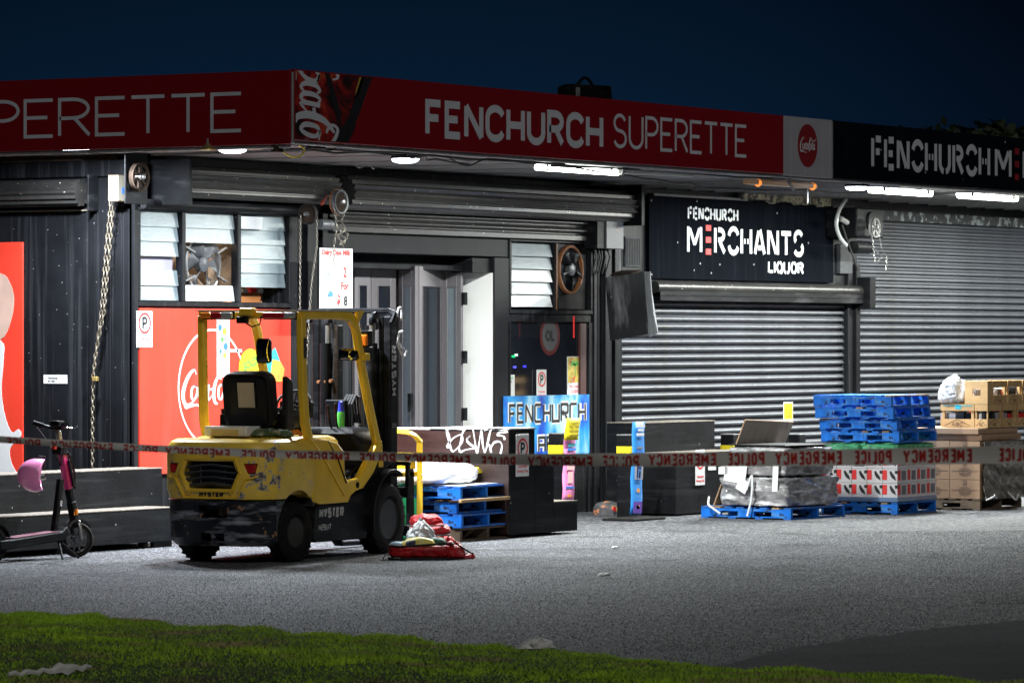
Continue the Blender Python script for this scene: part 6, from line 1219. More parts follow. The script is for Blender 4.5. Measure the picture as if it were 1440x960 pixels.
# ================================================================== PALLETS
PL = 1.165
def pal_meshes(mb_b, mb_d):
    be = MB(); h = .105    # bearer with two fork notches
    W1_, W2__, W3_, W4_ = .25, .48, .685, .915   # two closed fork windows
    for a_, b_ in ((0, W1_), (W2__, W3_), (W4_, PL)): be.box(0, .045, a_, b_, .02, .125)
    for a_, b_ in ((W1_, W2__), (W3_, W4_)): be.box(0, .045, a_, b_, .094, .125).box(0, .045, a_, b_, .02, .034)
    dk = MB().box(0, PL, 0, .095, 0, .019); bt = MB().box(0, PL, 0, .095, 0, .0195)
    return be, dk, bt
def pallet(label, loc, rz, mb_='pal_blue', md='pal_blue', group=None, seed=0, n_top=8):
    key = (mb_, md)
    if key not in PM:
        be, dk, bt = pal_meshes(mb_, md); ms = [x_.mesh(nm) for x_, nm in ((be, 'bearer'), (dk, 'deck_board'), (bt, 'bottom_board'))]
        ms[0].materials.append(M[mb_]); ms[1].materials.append(M[md]); ms[2].materials.append(M[md]); PM[key] = ms
    be, dk, bt = PM[key]; rg = random.Random(seed); t = thing('pallet', label, 'pallet', loc, rz, group); t.scale = (1, 1, .89)
    for x_ in (0, (PL - .045) / 2, PL - .045): subpart('bearer', be, t, (x_, 0, 0))
    for k in range(n_top): subpart('deck_board', dk if (md_ := rg.random()) < .72 or mb_ != 'pal_blue' else PM['tan'], t, (rg.uniform(-.004, .004), k * (PL - .095) / (n_top - 1), .126 + rg.uniform(0, .003)), (0, 0, rg.uniform(-.006, .006)))
    for y_ in (0, .36, .715, PL - .095): subpart('bottom_board', bt, t, (rg.uniform(-.004, .004), y_, 0))
    return t
PM = {}; _d = MB().box(0, PL, 0, .095, 0, .019).mesh('deck_board'); _d.materials.append(M['pal_wood']); PM['tan'] = _d
PZ = .131
# stack by the trolley: near corner from its ground contact
pc = onZ(641, 762); rz0 = R(4)
def at_corner(c, rz, off=(0, 0)):   # near corner (x0, y0) of the pallet sits at c
    e = Matrix.Rotation(rz, 3, 'Z') @ Vector((off[0], off[1], 0)); return Vector((c.x + e.x, c.y + e.y, 0))
for k, (dx, dy, a, mb_, md, lb) in enumerate(((.05, -.02, 3, 'pal_dark', 'pal_dark', 'bare weathered timber pallet at the bottom of the stack beside the red bags'), (.02, -.05, 4, 'pal_blue', 'pal_blued', 'blue pallet second from the ground in the stack beside the red bags'), (.05, .02, 2.5, 'pal_blue', 'pal_blued', 'worn blue pallet third from the ground, orange timber edge, beside the red bags'), (-.0, -.05, 5, 'pal_blue', 'pal_blued', 'blue pallet on top of the stack beside the red bags, under the white sheet'))):
    a_ = R(a); c = at_corner(pc, a_, (dx, dy)); c.z = k * (PZ + .005) + .002; pallet(lb, c, a_, mb_, md, 'pallets stacked beside the red bags', k)
ztop = 4 * (PZ + .005)
MB_ = MB()
t = thing('timber_board', 'loose orange-brown timber board jammed between the upper two blue pallets', 'board', (pc.x, pc.y, 0), R(4))
MB().box(-.05, 1.14, -.09, -.055, 3 * (PZ + .005) - .02, 3 * (PZ + .005) + .012).build('board', 'crate', t, 0, .003, 1)
sh_ = pc + Vector((.42, .62, ztop))
t = thing('white_sheet', 'heap of white cloth with a yellow corner on the pallets beside the trolley', 'sheet', sh_, R(10))
blob(.58, .52, .26, 33, .13, 30, 10, .8).build('cloth', 'cotton', t, 1.5, sub=1)
MB().prism([(.30, .13), (.56, .09), (.40, .17)], -.42, -.30).build('yellow_corner', 'yellowprint', t, 0, .01, 1)
MB().box(-.40, .60, -.60, .45, .001, .008).build('top_paper', 'cotton', t, 0)
t = thing('green_cloth', 'bright green cloth draped over the left edge of the blue pallet stack', 'cloth', pc + Vector((-.02, .62, 0)), R(6))
MB().grid(lambda u, v: Vector((.20 - .24 * min(1, v * 2.2) - .02 * math.sin(u * 9 + v * 4), (u - .5) * .42 + .03 * math.sin(v * 7), ztop + .05 + .03 * math.sin(u * 8) - max(0, v - .42) * 1.05)), 14, 16).build('cloth', 'greencloth', t, 1.5, solid=.012)
# trolley handle and bits between forklift and pallets
tr_ = onD(590, 620, 2.35); t = thing('trolley', 'yellow tubular trolley handle standing in front of the blue pallet stack', 'trolley', (tr_.x, tr_.y, 0), R(0))
zt_ = zD(590, 610, 2.35)
MB().path(spline([(0, 0, .12), (0, 0, zt_ - .16), (-.02, .0, zt_ - .06), (-.10, .05, zt_ + .01), (-.22, .16, zt_ + .035), (-.28, .22, zt_ + .035)], 3), .055, .05, (.6, -.8, 0)).build('handle', 'fyellow', t, .8, .008, 1)
MB().path([(-.12, .28, .12), (-.12, .28, zt_ + .03)], .05, .045).build('handle', 'fyellow', t, .8, .008, 1)
MB().box(-.42, .0, .02, .28, zD(580, 663, 2.35) - .05, zD(580, 663, 2.35)).build('shelf', 'fyellow', t, 0, .006, 1)
MB().box(-.12, -.02, .03, .27, zD(580, 660, 2.35) + .003, zD(580, 648, 2.35) + .08).build('plate', 'fyellow', t, 0, .006, 1)
MB().box(-.32, .03, .03, .33, .10, .16).build('deck', 'fblack', t, 0, .01, 1)
for x_, y_ in ((-.28, .06), (-.02, .06), (-.28, .3), (-.02, .3)): MB().cyl((x_, y_ - .02, .05), (x_, y_ + .02, .05), .05, 14).build('wheel', 'rubber', t)
MB().box(-.16, -.06, .02, .06, .16, .72).build('side_bar', 'fblack', t, 0, .008, 1)
for z_ in (.66, .60): MB().lathe([(0, -.035), (.012, -.033), (.014, -.028)], (-.0, .0, z_), 'y', 8).build('bolt', 'chrome', t)
# red bags
b0 = onZ(632, 787)
t = thing('red_bag', 'open red nylon bag with black zip and yellow and green packets, nearest on the asphalt', 'bag', b0 + Vector((0, .30, 0)), R(30) - R(59) + R(59))
ux_ = RT; 
t.rotation_euler = (0, 0, math.atan2(RT.y, RT.x) + R(4))
bm3 = MB().loft([[(q[0] + .02 * math.sin(q[1] * 20), q[1], q[2]) for q in rr(0, 0, .29, .17, .12, z_, 5)] for z_ in (0.005, .05)] + [rr(0, 0, .30, .19, .13, .10, 5), rr(0, 0, .285, .175, .12, .135, 5), rr(0, 0, .25, .15, .11, .12, 5)]); bm3.build('bag_body', 'redfab', t, .9, sub=1)
MB().tube([(q[0], q[1], .135 + .012 * math.sin(q[0] * 9)) for q in rr(0, 0, .287, .177, .12, 0, 6)], .010, 6, True).build('zip', 'dkfab', t)
MB().tube([(q[0], q[1], .012) for q in rr(0, 0, .292, .172, .12, 0, 6)], .008, 6, True).build('piping', 'dkfab', t)
o_ = blob(.15, .10, .075, 5, .15).build('yellow_packet', mat('yellow_packet', (.75, .66, .12), .5, var=.15, vs=12, streak=((.8, .8, .7), .5, (9, 9, 2))), t, 1.4); o_.location = (-.02, -.05, .125)
o_ = blob(.09, .09, .07, 6, .15).build('green_packet', mat('dark_green', (.01, .09, .05), .6), t, 1.4); o_.location = (.14, .03, .125)
o_ = blob(.06, .05, .05, 7, .1).build('dark_pouch', mat('navy', (.02, .03, .08), .6), t, 1.4); o_.location = (-.09, -.10, .13)
o_ = blob(.10, .08, .05, 8, .1).build('blue_lining', mat('pale_blue_lining', (.35, .55, .65), .6), t, 1.4); o_.location = (-.20, -.0, .11)
o_ = blob(.11, .15, .15, 12, .22).build('flap', 'redfab', t, 1.4, sub=1); o_.location = (.29, .0, 0)
o_ = blob(.09, .05, .05, 13, .25).build('strap_end', 'redfab', t, 1.4); o_.location = (.40, .02, 0)
MB().tube([(.30, -.12, .15), (.38, -.1, .10), (.44, -.04, .06), (.47, .03, .05)], .008, 6).build('strap', 'dkfab', t)
MB().tube([(-.31, -.02, .05), (-.34, -.08, .03), (-.35, -.12, .01)], .007, 6).build('strap', 'dkfab', t)
t2 = thing('red_bag', 'red bag with black straps slumped against the pallet stack, behind the open red bag', 'bag', onZ(621, 769) + Vector((0, .12, 0)), math.atan2(RT.y, RT.x) - R(6))
for k, (z_, hx_, hy_) in enumerate(((0, .23, .15), (.10, .22, .14), (.19, .17, .11))):
    o_ = blob(hx_, hy_, .12, 50 + k, .12, fl=.5).build('bag_body' if not k else 'bag_fold', 'redfab', t2, 1.4, sub=1); o_.location = (-.03 * k, .04 * k, z_)
for k, z_ in enumerate((.10, .19)): MB().tube([(q[0] * .95 - .03 * (k + 1), q[1] + .03 * k, z_ + .015 + .02 * q[0]) for q in rr(0, 0, .22 - .03 * k, .14, .1, 0, 5)], .009, 6, True).build('zip', 'dkfab', t2)
MB().tube([(.02, -.15, .02), (.05, -.17, .10), (.01, -.15, .18)], .012, 6).build('strap', 'dkfab', t2); MB().box(.0, .06, -.18, -.165, .07, .13).build('buckle', 'dkfab', t2, 0, .006, 1); MB().box(-.22, -.08, -.10, .02, .175, .185).build('white_tag', 'white', t2, 0)
# white plastic bags
pb = mat('white_plastic_bag', (.50, .53, .53), .35, var=.08, vs=8, bump=.7, bs=14, chips=((.3, .6, .45), .68, 6))
t = thing('plastic_bag', 'white plastic shopping bag on the ground left of the open red bag', 'bag', onZ(592, 781), R(20)); bg_ = MB()
blob(.17, .14, .30, 61, .20, 28, 10, .85).build('bag', pb, t, 1.2, sub=1); MB().prism([(-.06, .27), (-.03, .36), (.0, .30), (.03, .26)], -.02, .02).build('handle_loop', pb, t, 0, .01, 1)
# ================================================================== WRAPPED GOODS ON A PALLET
film = mat('stretch_film', (.16, .155, .155), .14, var=.5, vs=4, bump=1.0, bs=7, streak=((.42, .43, .45), .6, (1.5, 1.5, 16)), coat=.6)
filmc = mat('clear_film', (.20, .197, .205), .10, var=.6, vs=5, bump=1.0, bs=9, streak=((.80, .81, .84), .95, (4, 4, 15)), coat=.6)  # white streaks paint the highlights along the film creases into the colour
wc_ = onZ(1112, 731); rzw = R(-4); wl_o = at_corner(wc_, rzw)
pallet('blue pallet on the ground under the film-wrapped goods', wl_o, rzw, 'pal_blue', 'pal_blued', None, 71)
def Lw(px, py, dloc): pass
W = thing('wrapped_goods', 'dark goods wrapped in crinkled clear film on a blue pallet, with white labels', 'wrapped goods', wl_o + Vector((0, 0, .134)), rzw)
def crinkle(hx_, hy_, z0, z1, cx, cy, seed, amp=.018, n=10, nz=14):
    rg = random.Random(seed); rings = []; base = rr(cx, cy, hx_, hy_, .04, 0, 2); pts = []
    for i in range(len(base)):
        a, b = Vector(base[i]), Vector(base[(i + 1) % len(base)]); m = max(1, int((b - a).length / .06))
        for k in range(m): pts.append(a.lerp(b, k / m))
    ph = [rg.uniform(0, 6.3) for _ in range(6)]
    for j in range(nz + 1):
        z_ = z0 + (z1 - z0) * j / nz; ring = []
        for i, p in enumerate(pts):
            d_ = Vector((p.x - cx, p.y - cy, 0)).normalized(); k = amp * (math.sin(i * .9 + ph[0] + j * 1.1) * .5 + math.sin(i * .37 + j * .8 + ph[1]) + rg.uniform(-.45, .45)) - (.02 if j in (nz,) else 0)
            ring.append(p + d_ * k + Vector((0, 0, z_ + (rg.uniform(-.012, .012) if 0 < j < nz else 0))))
        rings.append(ring)
    return MB().loft(rings)
zl = zD(1112, 671, -wc_.y) - .134; zu = zD(1105, 628, -wc_.y) - .134
crinkle(.56, .44, .0, zl, .58, .50, 3).build('lower_load', filmc, W, .5)
crinkle(.53, .38, zl - .01, zu, .58, .48, 5, .012, 8, 8).build('upper_load', filmc, W, .5)
MB().box(.08, 1.08, .12, .86, zu - .002, zu + .012).build('top_cover', 'dkfab', W, 0, .006, 1)
for (y_, z_, wy, hz_, tl) in ((.72, zl + .04, .14, .11, .15), (.60, zl - .10, .07, .07, .5), (.88, zl + .06, .06, .04, 0), (.20, zl + .03, .035, .19, .05)):
    m_ = MB().box(-.002, .002, -wy, wy, -hz_, hz_); o_ = m_.build('label', 'white', W, 0); o_.location = (-.035 if z_ < zl - .02 else .005, y_, z_); o_.rotation_euler = (tl, 0, 0)
MB().tube(spline([(-.02, 1.05, .1), (-.08, 1.02, .02), (-.10, .95, -.02), (-.06, .88, -.08)], 5), .012, 6).build('loose_strap', 'white', W)
MB().tube(spline([(-.035, .55, zl - .15), (-.05, .47, .35), (-.045, .48, .1), (-.07, .52, -.1)], 5), .012, 6).build('film_twist', mat('film_white', (.7, .72, .74), .3), W)
# grey cardboard sheet leaning over the load
q = [onD(1003, 709, 2.05), onD(1070, 709, 2.05), onD(1115, 593, 2.36), onD(1047, 590, 2.36)]
q[0].z = q[1].z = .14
nn = (q[1] - q[0]).cross(q[3] - q[0]).normalized() * .012
t = thing('cardboard_sheet', 'large flat grey cardboard sheet leaning behind the film-wrapped goods', 'cardboard', q[0]); qq = [v - q[0] for v in q]
MB().add(qq + [v + nn for v in qq], [(0, 3, 2, 1), (4, 5, 6, 7), (0, 1, 5, 4), (1, 2, 6, 5), (2, 3, 7, 6), (3, 0, 4, 7)]).build('sheet', 'cardg', t, 0)
MB().tube([qq[0] + nn * .5, qq[3] + nn * .5, qq[2] + nn * .5], .009, 4).build('cut_edge', 'card', t, 0)
# ================================================================== CANNED DRINKS PALLET
cc = onZ(1262, 723); rzc = R(2); co = at_corner(cc, rzc)
CX, CY = 1.10, .95
pallet('blue pallet on the ground under the red and white drink cartons', co, rzc, 'pal_blue', 'pal_blue', None, 81).scale = (CX / PL, CY / PL, .89)
MB().box(0, 1, 0, 1, 0, 1)
t = thing('slip_sheet', 'bluish film-wrapped sheet between the drink cartons and their ground pallet', 'sheet', co + Vector((0, 0, .134)), rzc); MB().box(-.01, CX + .01, -.01, CY + .01, 0, .055).build('sheet', mat('blue_grey_film', (.13, .21, .36), .3, var=.2, vs=4, bump=.4, bs=8, coat=.4), t, 0, .01, 1)
cw, cl, chh = CX / 4, CY / 5, .165
silver = mat('silver_carton', (.62, .60, .62), .4, var=.06, vs=6, rnd=.08); cart = MB().box(.003, cw - .003, .003, cl - .003, 0, chh - .004).mesh('carton'); cart.materials.append(silver)
redp = MB(); redp.box(-.003, -.0005, cl * .68, cl * .97, .035, chh - .02); redp_m = redp.mesh('red_print'); redp_m.materials.append(M['redprint'])
redf = MB().box(cw * .05, cw * .3, -.003, -.0005, .03, chh - .02).mesh('red_print'); redf_m = redf; redf_m.materials.append(M['redprint'])
birdm = MB(); BY = cl * .32   # small black bird-like emblem on the side
birdm.prism([(BY + .035, .12), (BY + .03, .135), (BY + .015, .135), (BY + .005, .118), (BY - .03, .075), (BY - .045, .03), (BY - .03, .035), (BY + .005, .055), (BY + .025, .085)], -.003, -.0005, 'yz'); birdm.box(-.003, -.0005, BY - .07, BY - .03, .105, .14); bird_m = birdm.mesh('emblem'); bird_m.materials.append(M['blackprint'])
greyp = MB().box(cw * .45, cw * .85, -.003, -.0005, .03, chh - .03).mesh('grey_print'); greyp.materials.append(mat('grey_print', (.15, .15, .17), .5))
zc0 = .134 + .056; kk = 0
for lv in range(4):
    for i in range(4):
        for j in range(5):
            if 0 < i < 4 and j > 0 and lv < 3: continue    # only the outer cartons can be seen
            kk += 1
            side_ = 'left face' if i == 0 else 'right face'
            if lv == 3: continue
            row = ('bottom', 'middle', 'top')[lv]
            lab = ('%s row of the film-wrapped drink cartons, %s from the near corner on the %s' % (row, ('first', 'second', 'third', 'fourth', 'fifth')[j if i == 0 else i], side_)) if (i or j) else '%s row drink carton at the near corner of the film-wrapped load' % row
            e = Matrix.Rotation(rzc, 3, 'Z') @ Vector((i * cw, j * cl, 0)); c_t = thing('drink_carton', lab, 'carton', (co.x + e.x, co.y + e.y, zc0 + lv * chh), rzc, 'silver and red drink cartons'); subpart('carton', cart, c_t)
            if i == 0:
                if not (lv == 2 and j == 2): subpart('red_print', redp_m, c_t); subpart('emblem', bird_m, c_t)
                else: MB().box(-.003, -.0005, .03, cl - .03, .02, chh - .02).build('grey_panel', MATS['grey_print'], c_t, 0)
            if j == 0: subpart('red_print', redf_m, c_t); subpart('grey_print', greyp, c_t)
zg = zc0 + 3 * chh
t = thing('green_sacks', 'layer of green film-wrapped packs between the drink cartons and the blue pallets', 'packs', (co.x, co.y, zg), rzc)
zgt = zD(1262, 623, -cc.y)
for k in range(2):
    crinkle(CX / 2 - .01, CY / 4 - .01, .0, zgt - zg, CX / 2, CY * (.25 + .5 * k), 90 + k, .008, 8, 4).build('pack', 'greenpal', t, .5)
# film skin on the right-hand side of the cartons: loose pale streak strips
for k, (px0, px1, mt_, dx, dy, a) in enumerate(((0, 0, 'pal_blue', .04, .0, 2), (0, 0, 'pal_blue', .03, .02, 1.5), (0, 0, 'pal_blue', -.05, .03, 2.5), (0, 0, 'pal_blue', -.06, .05, 2))):
    nm = ('lowest', 'second', 'third', 'topmost')[k]; a_ = R(a); c = at_corner(cc, a_, (dx, dy)); c.z = zgt + .004 + k * (PZ + .005)
    pallet('%s of the four blue pallets stacked on the green packs' % nm, c, a_, 'pal_blue', 'pal_blue' , 'four blue pallets on the drink load', 100 + k).scale = (1.08 / PL, .97 / PL, .89)
# ================================================================== CARTONS AND CRATES AT THE RIGHT
kc = onZ(1378, 717.5); rzk = R(0); ko = at_corner(kc, rzk)
pallet('grey timber pallet on the ground under the brown cartons at the right', ko, rzk, 'pal_dark', 'pal_dark', None, 120)
bw, bl, bh = PL / 2 , PL / 3, 0
ztp = zD(1378, 620, -kc.y); bh = (ztp - .134) / 3
bx = MB().box(.003, bw - .003, .003, bl - .003, 0, bh - .004).mesh('carton'); bx.materials.append(M['card'])
tape = MB().box(-.002, -.0003, bl * .44, bl * .56, bh * .75, bh - .004).box(-.002, -.0003, .03, bl - .03, bh * .46, bh * .48).mesh('tape'); tape.materials.append(mat('brown_tape', (.22, .15, .10), .4))
lo = MB(); strokes_mesh(lo, [arc(bl * .5, bh * .42, .075, .045, 0, 360, 20), arc(bl * .5, bh * .38, .05, .028, 20, 160, 8), [(bl * .5 - .06, bh * .35), (bl * .5 + .06, bh * .35)]], [.008, .010, .008], lambda u, v, h: Vector((-.001 - h, bl - u, v)), .001); lo_m = lo.mesh('print'); lo_m.materials.append(mat('carton_ink', (.20, .14, .11), .6))
for lv in range(3):
    for i in range(2):
        for j in range(3):
            if i == 1 and j > 0 and lv < 2: continue
            row = ('bottom', 'middle', 'top')[lv]; lab = '%s row brown carton, %s, right hand load' % (row, ('%s from the near corner on the left face' % ('first', 'second', 'third')[j]) if i == 0 else ('behind the %s of the left face' % ('first', 'second', 'third')[j]))
            c_t = thing('cardboard_carton', lab, 'carton', (ko.x + i * bw, ko.y + j * bl, .134 + lv * bh), 0, 'brown cartons in the right hand load'); subpart('carton', bx, c_t)
            if i == 0: subpart('tape', tape, c_t); subpart('print', lo_m, c_t)
W2_ = thing('wrapped_goods', 'brown goods in dull wrinkled film to the right of the brown cartons', 'wrapped goods', (ko.x + .02, ko.y - .02, .1))
MB().grid(lambda u, v: Vector((u * PL + .0, -.022 - .012 * math.sin(v * 22 + u * 9 + 2 * math.sin(u * 5)) - .01 * math.sin(u * 31 + v * 12), .02 + v * (ztp - .12))), 40, 26).build('film', mat('brown_film', (.15, .135, .115), .3, var=.4, vs=4, bump=.8, bs=7, streak=((.28, .26, .23), .6, (2, 2, 14)), coat=.3), W2_, 1.4, solid=.006)
MB().tube(spline([(.0, -.05, .02), (.05, -.12, .06), (.14, -.1, .08), (.22, -.08, .04)], 5), .010, 6).build('strap', 'white', W2_)
MB().tube(spline([(.6, -.05, .1), (.63, -.12, .02), (.7, -.12, .01), (.78, -.1, .07), (.86, -.08, .03)], 5), .012, 6).build('strap', 'white', W2_)
# flattened brown cartons laid on top
t = thing('flat_cartons', 'flattened brown cartons lying on the right hand load under the timber crates', 'cardboard', (ko.x, ko.y, ztp + .002)); zf = zD(1378, 602, -kc.y) 
MB().box(.05, 1.15, .0, .62, 0, (zf - ztp) * .5).build('sheet', 'card', t, 0, .004, 1); MB().box(.0, 1.1, .02, 1.12, (zf - ztp) * .5 + .002, (zf - ztp) - .004).build('sheet', 'card', t, 0, .004, 1)
# ABC slatted crates
CW, CL, CH = .40, .43, .27
def crate_meshes():
    ms = {}
    ms['end_panel'] = MB().box(-.0, .012, 0, CL, 0, .10).mesh('end_panel'); ms['end_top'] = MB().box(0, .012, 0, CL, CH - .075, CH).mesh('end_panel')
    ms['side_slat'] = MB().box(.013, CW - .013, 0, .010, 0, .105).mesh('side_slat'); ms['side_top'] = MB().box(.013, CW - .013, 0, .010, CH - .075, CH).mesh('side_slat')
    ms['corner_post'] = MB().box(.013, .045, .011, .045, 0, CH).mesh('corner_post'); ms['base'] = MB().box(.013, CW - .013, .011, CL - .011, 0, .01).mesh('base')
    for m in ms.values(): m.materials.append(M['crate'])
    return ms
CM = crate_meshes()
ink = mat('crate_ink', (.16, .09, .04), .6)
ab = MB(); strokes_mesh(ab, [[(.05, .02), (.16, .07), (CL / 2, .095), (CL - .16, .07), (CL - .05, .02)]], [.008], lambda u, v, h: Vector((-.0005 - h, CL - u, v)), .001); abm = ab.mesh('print'); abm.materials.append(ink)
ab = MB(); textline(ab, 'ABC', {**G, 'B': (.55, [[(0, 0), (0, 1), (.3, 1), (.5, .85), (.5, .62), (.3, .52), (0, .52)], [(.3, .52), (.55, .4), (.55, .12), (.3, 0), (0, 0)]])}, CL / 2 - .075, CL / 2 + .075, .015, .062, .009, lambda u, v, h: Vector((-.0005 - h, CL - u, v)), .25, .001); abl = ab.mesh('lettering'); abl.materials.append(ink)
abf = MB(); strokes_mesh(abf, [[(.03, .02), (.12, .07), (CW / 2, .095), (CW - .12, .07), (CW - .03, .02)]], [.008], lambda u, v, h: Vector((u, -.0005 - h, v)), .001); textline(abf, 'ABC', {**G, 'B': (.55, [[(0, 0), (0, 1), (.3, 1), (.5, .85), (.5, .62), (.3, .52), (0, .52)], [(.3, .52), (.55, .4), (.55, .12), (.3, 0), (0, 0)]])}, CW / 2 - .06, CW / 2 + .06, .015, .06, .008, lambda u, v, h: Vector((u, -.0005 - h, v)), .25, .001); abfm = abf.mesh('print'); abfm.materials.append(ink)
def crate(label, loc, rz=0, content=True, stand_up=False):
    t = thing('timber_crate', label, 'crate', loc, rz, 'small timber crates on the right hand load')
    for x_ in (0, CW - .012): subpart('end_panel', CM['end_panel'], t, (x_, 0, 0)); subpart('end_panel', CM['end_top'], t, (x_, 0, 0))
    for y_ in (0, CL - .010): subpart('side_slat', CM['side_slat'], t, (0, y_, 0)); subpart('side_slat', CM['side_top'], t, (0, y_, 0))
    for x_, y_ in ((0, 0), (CW - .058, 0), (0, CL - .056), (CW - .058, CL - .056)): subpart('corner_post', CM['corner_post'], t, (x_, y_, 0))
    subpart('base', CM['base'], t); subpart('print', abm, t); subpart('lettering', abl, t); subpart('print', abfm, t)
    if content:
        rg = random.Random(hash(label) % 1000 if False else int(loc[0] * 100) + int(loc[2] * 77))
        for a in range(3):
            for b in range(4):
                c = ('blackprint', 'white', 'fblack', 'redprint', 'fblack', 'whitesign')[rg.randrange(6)]; x0 = .05 + a * .11; y0 = .055 + b * .105; MB().box(x0, x0 + .085, y0, y0 + .085, .012, .15 + rg.uniform(0, .04)).build('jar', c, t, 0)
    return t
zk = zf + .002; x0c = ko.x + .21
t_ = crate('crate with a blue mark on the lower layer, below the big white bag', (x0c, ko.y + .17, zk))
MB().box(-.004, -.0005, .03, CL - .03, CH - .02, CH - .012).box(-.004, -.0005, .17, .24, CH - .055, CH - .005).build('blue_mark', 'tealprint', t_, 0)
t_ = crate('narrow dark-sided timber crate at the near corner of the lower layer', (x0c, ko.y, zk)); t_.scale = (1, .38, 1)
for k, nm in enumerate(('first', 'second', 'third')): crate('%s timber crate along the front of the lower layer' % nm, (x0c + .42 + .42 * k, ko.y, zk))
for k, nm in enumerate(('first', 'second', 'third')): crate('%s timber crate along the front of the upper layer' % nm, (x0c + .15 + .42 * k, ko.y, zk + CH + .004), content=k < 2)
t = thing('timber_crate', 'upended pale timber crate with a square hole, on the upper layer beside the white bag', 'crate', (x0c, ko.y + .0, zk + CH + .004), 0, 'small timber crates on the right hand load')
CH2 = .27; link('base', cut(MB().box(0, .012, 0, .29, 0, CH2), [MB().box(-.1, .1, .09, .19, .10, .18)]), 'crate', t, 0)
MB().box(.013, .14, 0, .012, 0, CH2).build('side_slat', 'crate', t, 0); MB().box(.013, .14, .278, .29, 0, CH2).build('side_slat', 'crate', t, 0); MB().box(.013, .14, .013, .277, CH2 - .012, CH2).build('end_panel', 'crate', t, 0); MB().box(.013, .14, .013, .277, 0, .012).build('end_panel', 'crate', t, 0)
t = thing('plastic_bag', 'big crumpled white plastic bag on the crates beside the four blue pallets', 'bag', (x0c + .16, ko.y + .50, zk + CH + .003)); blob(.21, .20, .32, 77, .16, 30, 12, .75).build('bag', mat('big_white_bag', (.42, .43, .44), .45, var=.06, bump=.6, bs=10, streak=((.5, .5, .5), .4, (6, 6, 3))), t, 1.4, sub=1)
# ================================================================== LITTER
for k, (px, py, w_, lab) in enumerate(((757, 911, .15, 'torn white paper scrap at the grass edge below the middle'), (850, 809, .07, 'small white scrap lying alone on the asphalt'), (865, 810 - 40, .05, 'tiny pale scrap on the asphalt in front of the black stand'), (1066, 850, .03, 'tiny crumb of litter on the darker asphalt to the right'))):
    p = onZ(px, py); m = blob(w_, w_ * .6, w_ * (.25 if k else .35), 200 + k, .35, 16, 4).build('litter_scrap', 'litter', None, 0); m.location = (p.x, p.y, .005); tag(m, lab, 'litter')
p0, p1 = onZ(12, 948, .12), onZ(128, 937, .12); t = MB().tube([p0.lerp(p1, i / 15) + Vector((0, 0, -.0 + .010 * math.sin(i * 2.3))) for i in range(16)], [.012, .016, .014, .018, .015, .017, .014, .018, .02, .034, .038, .030, .018, .020, .014, .008], 6).build('plastic_scrap', 'litter', None, .8); tag(t, 'long twisted white plastic scrap lying in the grass at lower left', 'litter')
# ================================================================== POLICE TAPE
TP = [(-60, 613, 21.6, .034), (0, 617.5, 21.4, .034), (120, 625, 21.1, .034), (250, 632, 20.8, .035), (400, 638, 20.4, .038), (560, 642, 20.0, .042), (720, 645.5, 19.7, .050), (850, 646, 19.3, .058), (1000, 645.5, 19.0, .062), (1150, 643.5, 18.8, .070), (1300, 641, 18.6, .073), (1440, 638.5, 18.4, .075), (1520, 636, 18.3, .075)]
tps = spline(TP, 10); TPp = [(atdist(p[0], p[1], p[2]), p[3], p[0]) for p in tps]
acc = [0.0]
for i in range(1, len(TPp)): acc.append(acc[-1] + (TPp[i][0] - TPp[i - 1][0]).length)
def tp(s_, v):   # s along, v across (-.5 .. .5)
    s_ = min(max(s_, 0), acc[-1] - 1e-5); i = max(k for k in range(len(acc)) if acc[k] <= s_); i = min(i, len(acc) - 2); f = (s_ - acc[i]) / (acc[i + 1] - acc[i])
    c = TPp[i][0].lerp(TPp[i + 1][0], f); w_ = TPp[i][1] + (TPp[i + 1][1] - TPp[i][1]) * f; px = TPp[i][2] + (TPp[i + 1][2] - TPp[i][2]) * f
    return c, w_, px
def tsurf(s_, v, h=0): c, w_, px = tp(s_, v); return c + Vector((0, 0, v * w_)) - FW * (h + .006 * math.sin(v * 3 + s_ * 2.0))
import bisect
tpm = mat('tape_plastic', (.90, .87, .81), .4, var=.08, vs=3); _n = tpm.node_tree.nodes; _k = tpm.node_tree.links; _t = _n.new('ShaderNodeBsdfTranslucent'); _t.inputs[0].default_value = (.85, .80, .72, 1); _m = _n.new('ShaderNodeMixShader'); _m.inputs[0].default_value = .2
_k.new(_n['Principled BSDF'].outputs[0], _m.inputs[1]); _k.new(_t.outputs[0], _m.inputs[2]); _k.new(_m.outputs[0], _n['Material Output'].inputs[0])   # thin plastic lets the lamps behind shine through
TT = thing('police_tape', 'white barrier tape with red POLICE EMERGENCY print seen from its back, strung across the foreground', 'tape')
n = 160; L_ = acc[-1]; m_ = MB().grid(lambda u, v: tsurf(u * L_, v - .5), n, 4); m_.build('band', tpm, TT, 1.4)
def s_of(px):
    for i in range(len(TPp) - 1):
        if TPp[i][2] <= px <= TPp[i + 1][2]: return acc[i] + (acc[i + 1] - acc[i]) * (px - TPp[i][2]) / (TPp[i + 1][2] - TPp[i][2])
    return 0
words = []
e = 1367.0; per = 186
words = [('EMERGENCY', 1367, 1270), ('POLICE', 1457, 1404), ('POLICE', 1254, 1201), ('EMERGENCY', 1184, 1090), ('POLICE', 1075, 1023), ('EMERGENCY', 1007, 912), ('POLICE', 899, 847), ('EMERGENCY', 833, 742), ('POLICE', 725, 676), ('EMERGENCY', 661, 569), ('POLICE', 556, 505), ('EMERGENCY', 491, 401), ('POLICE', 387, 339), ('EMERGENCY', 323, 232), ('POLICE', 222, 173), ('EMERGENCY', 159, 72), ('POLICE', 57, 9)]
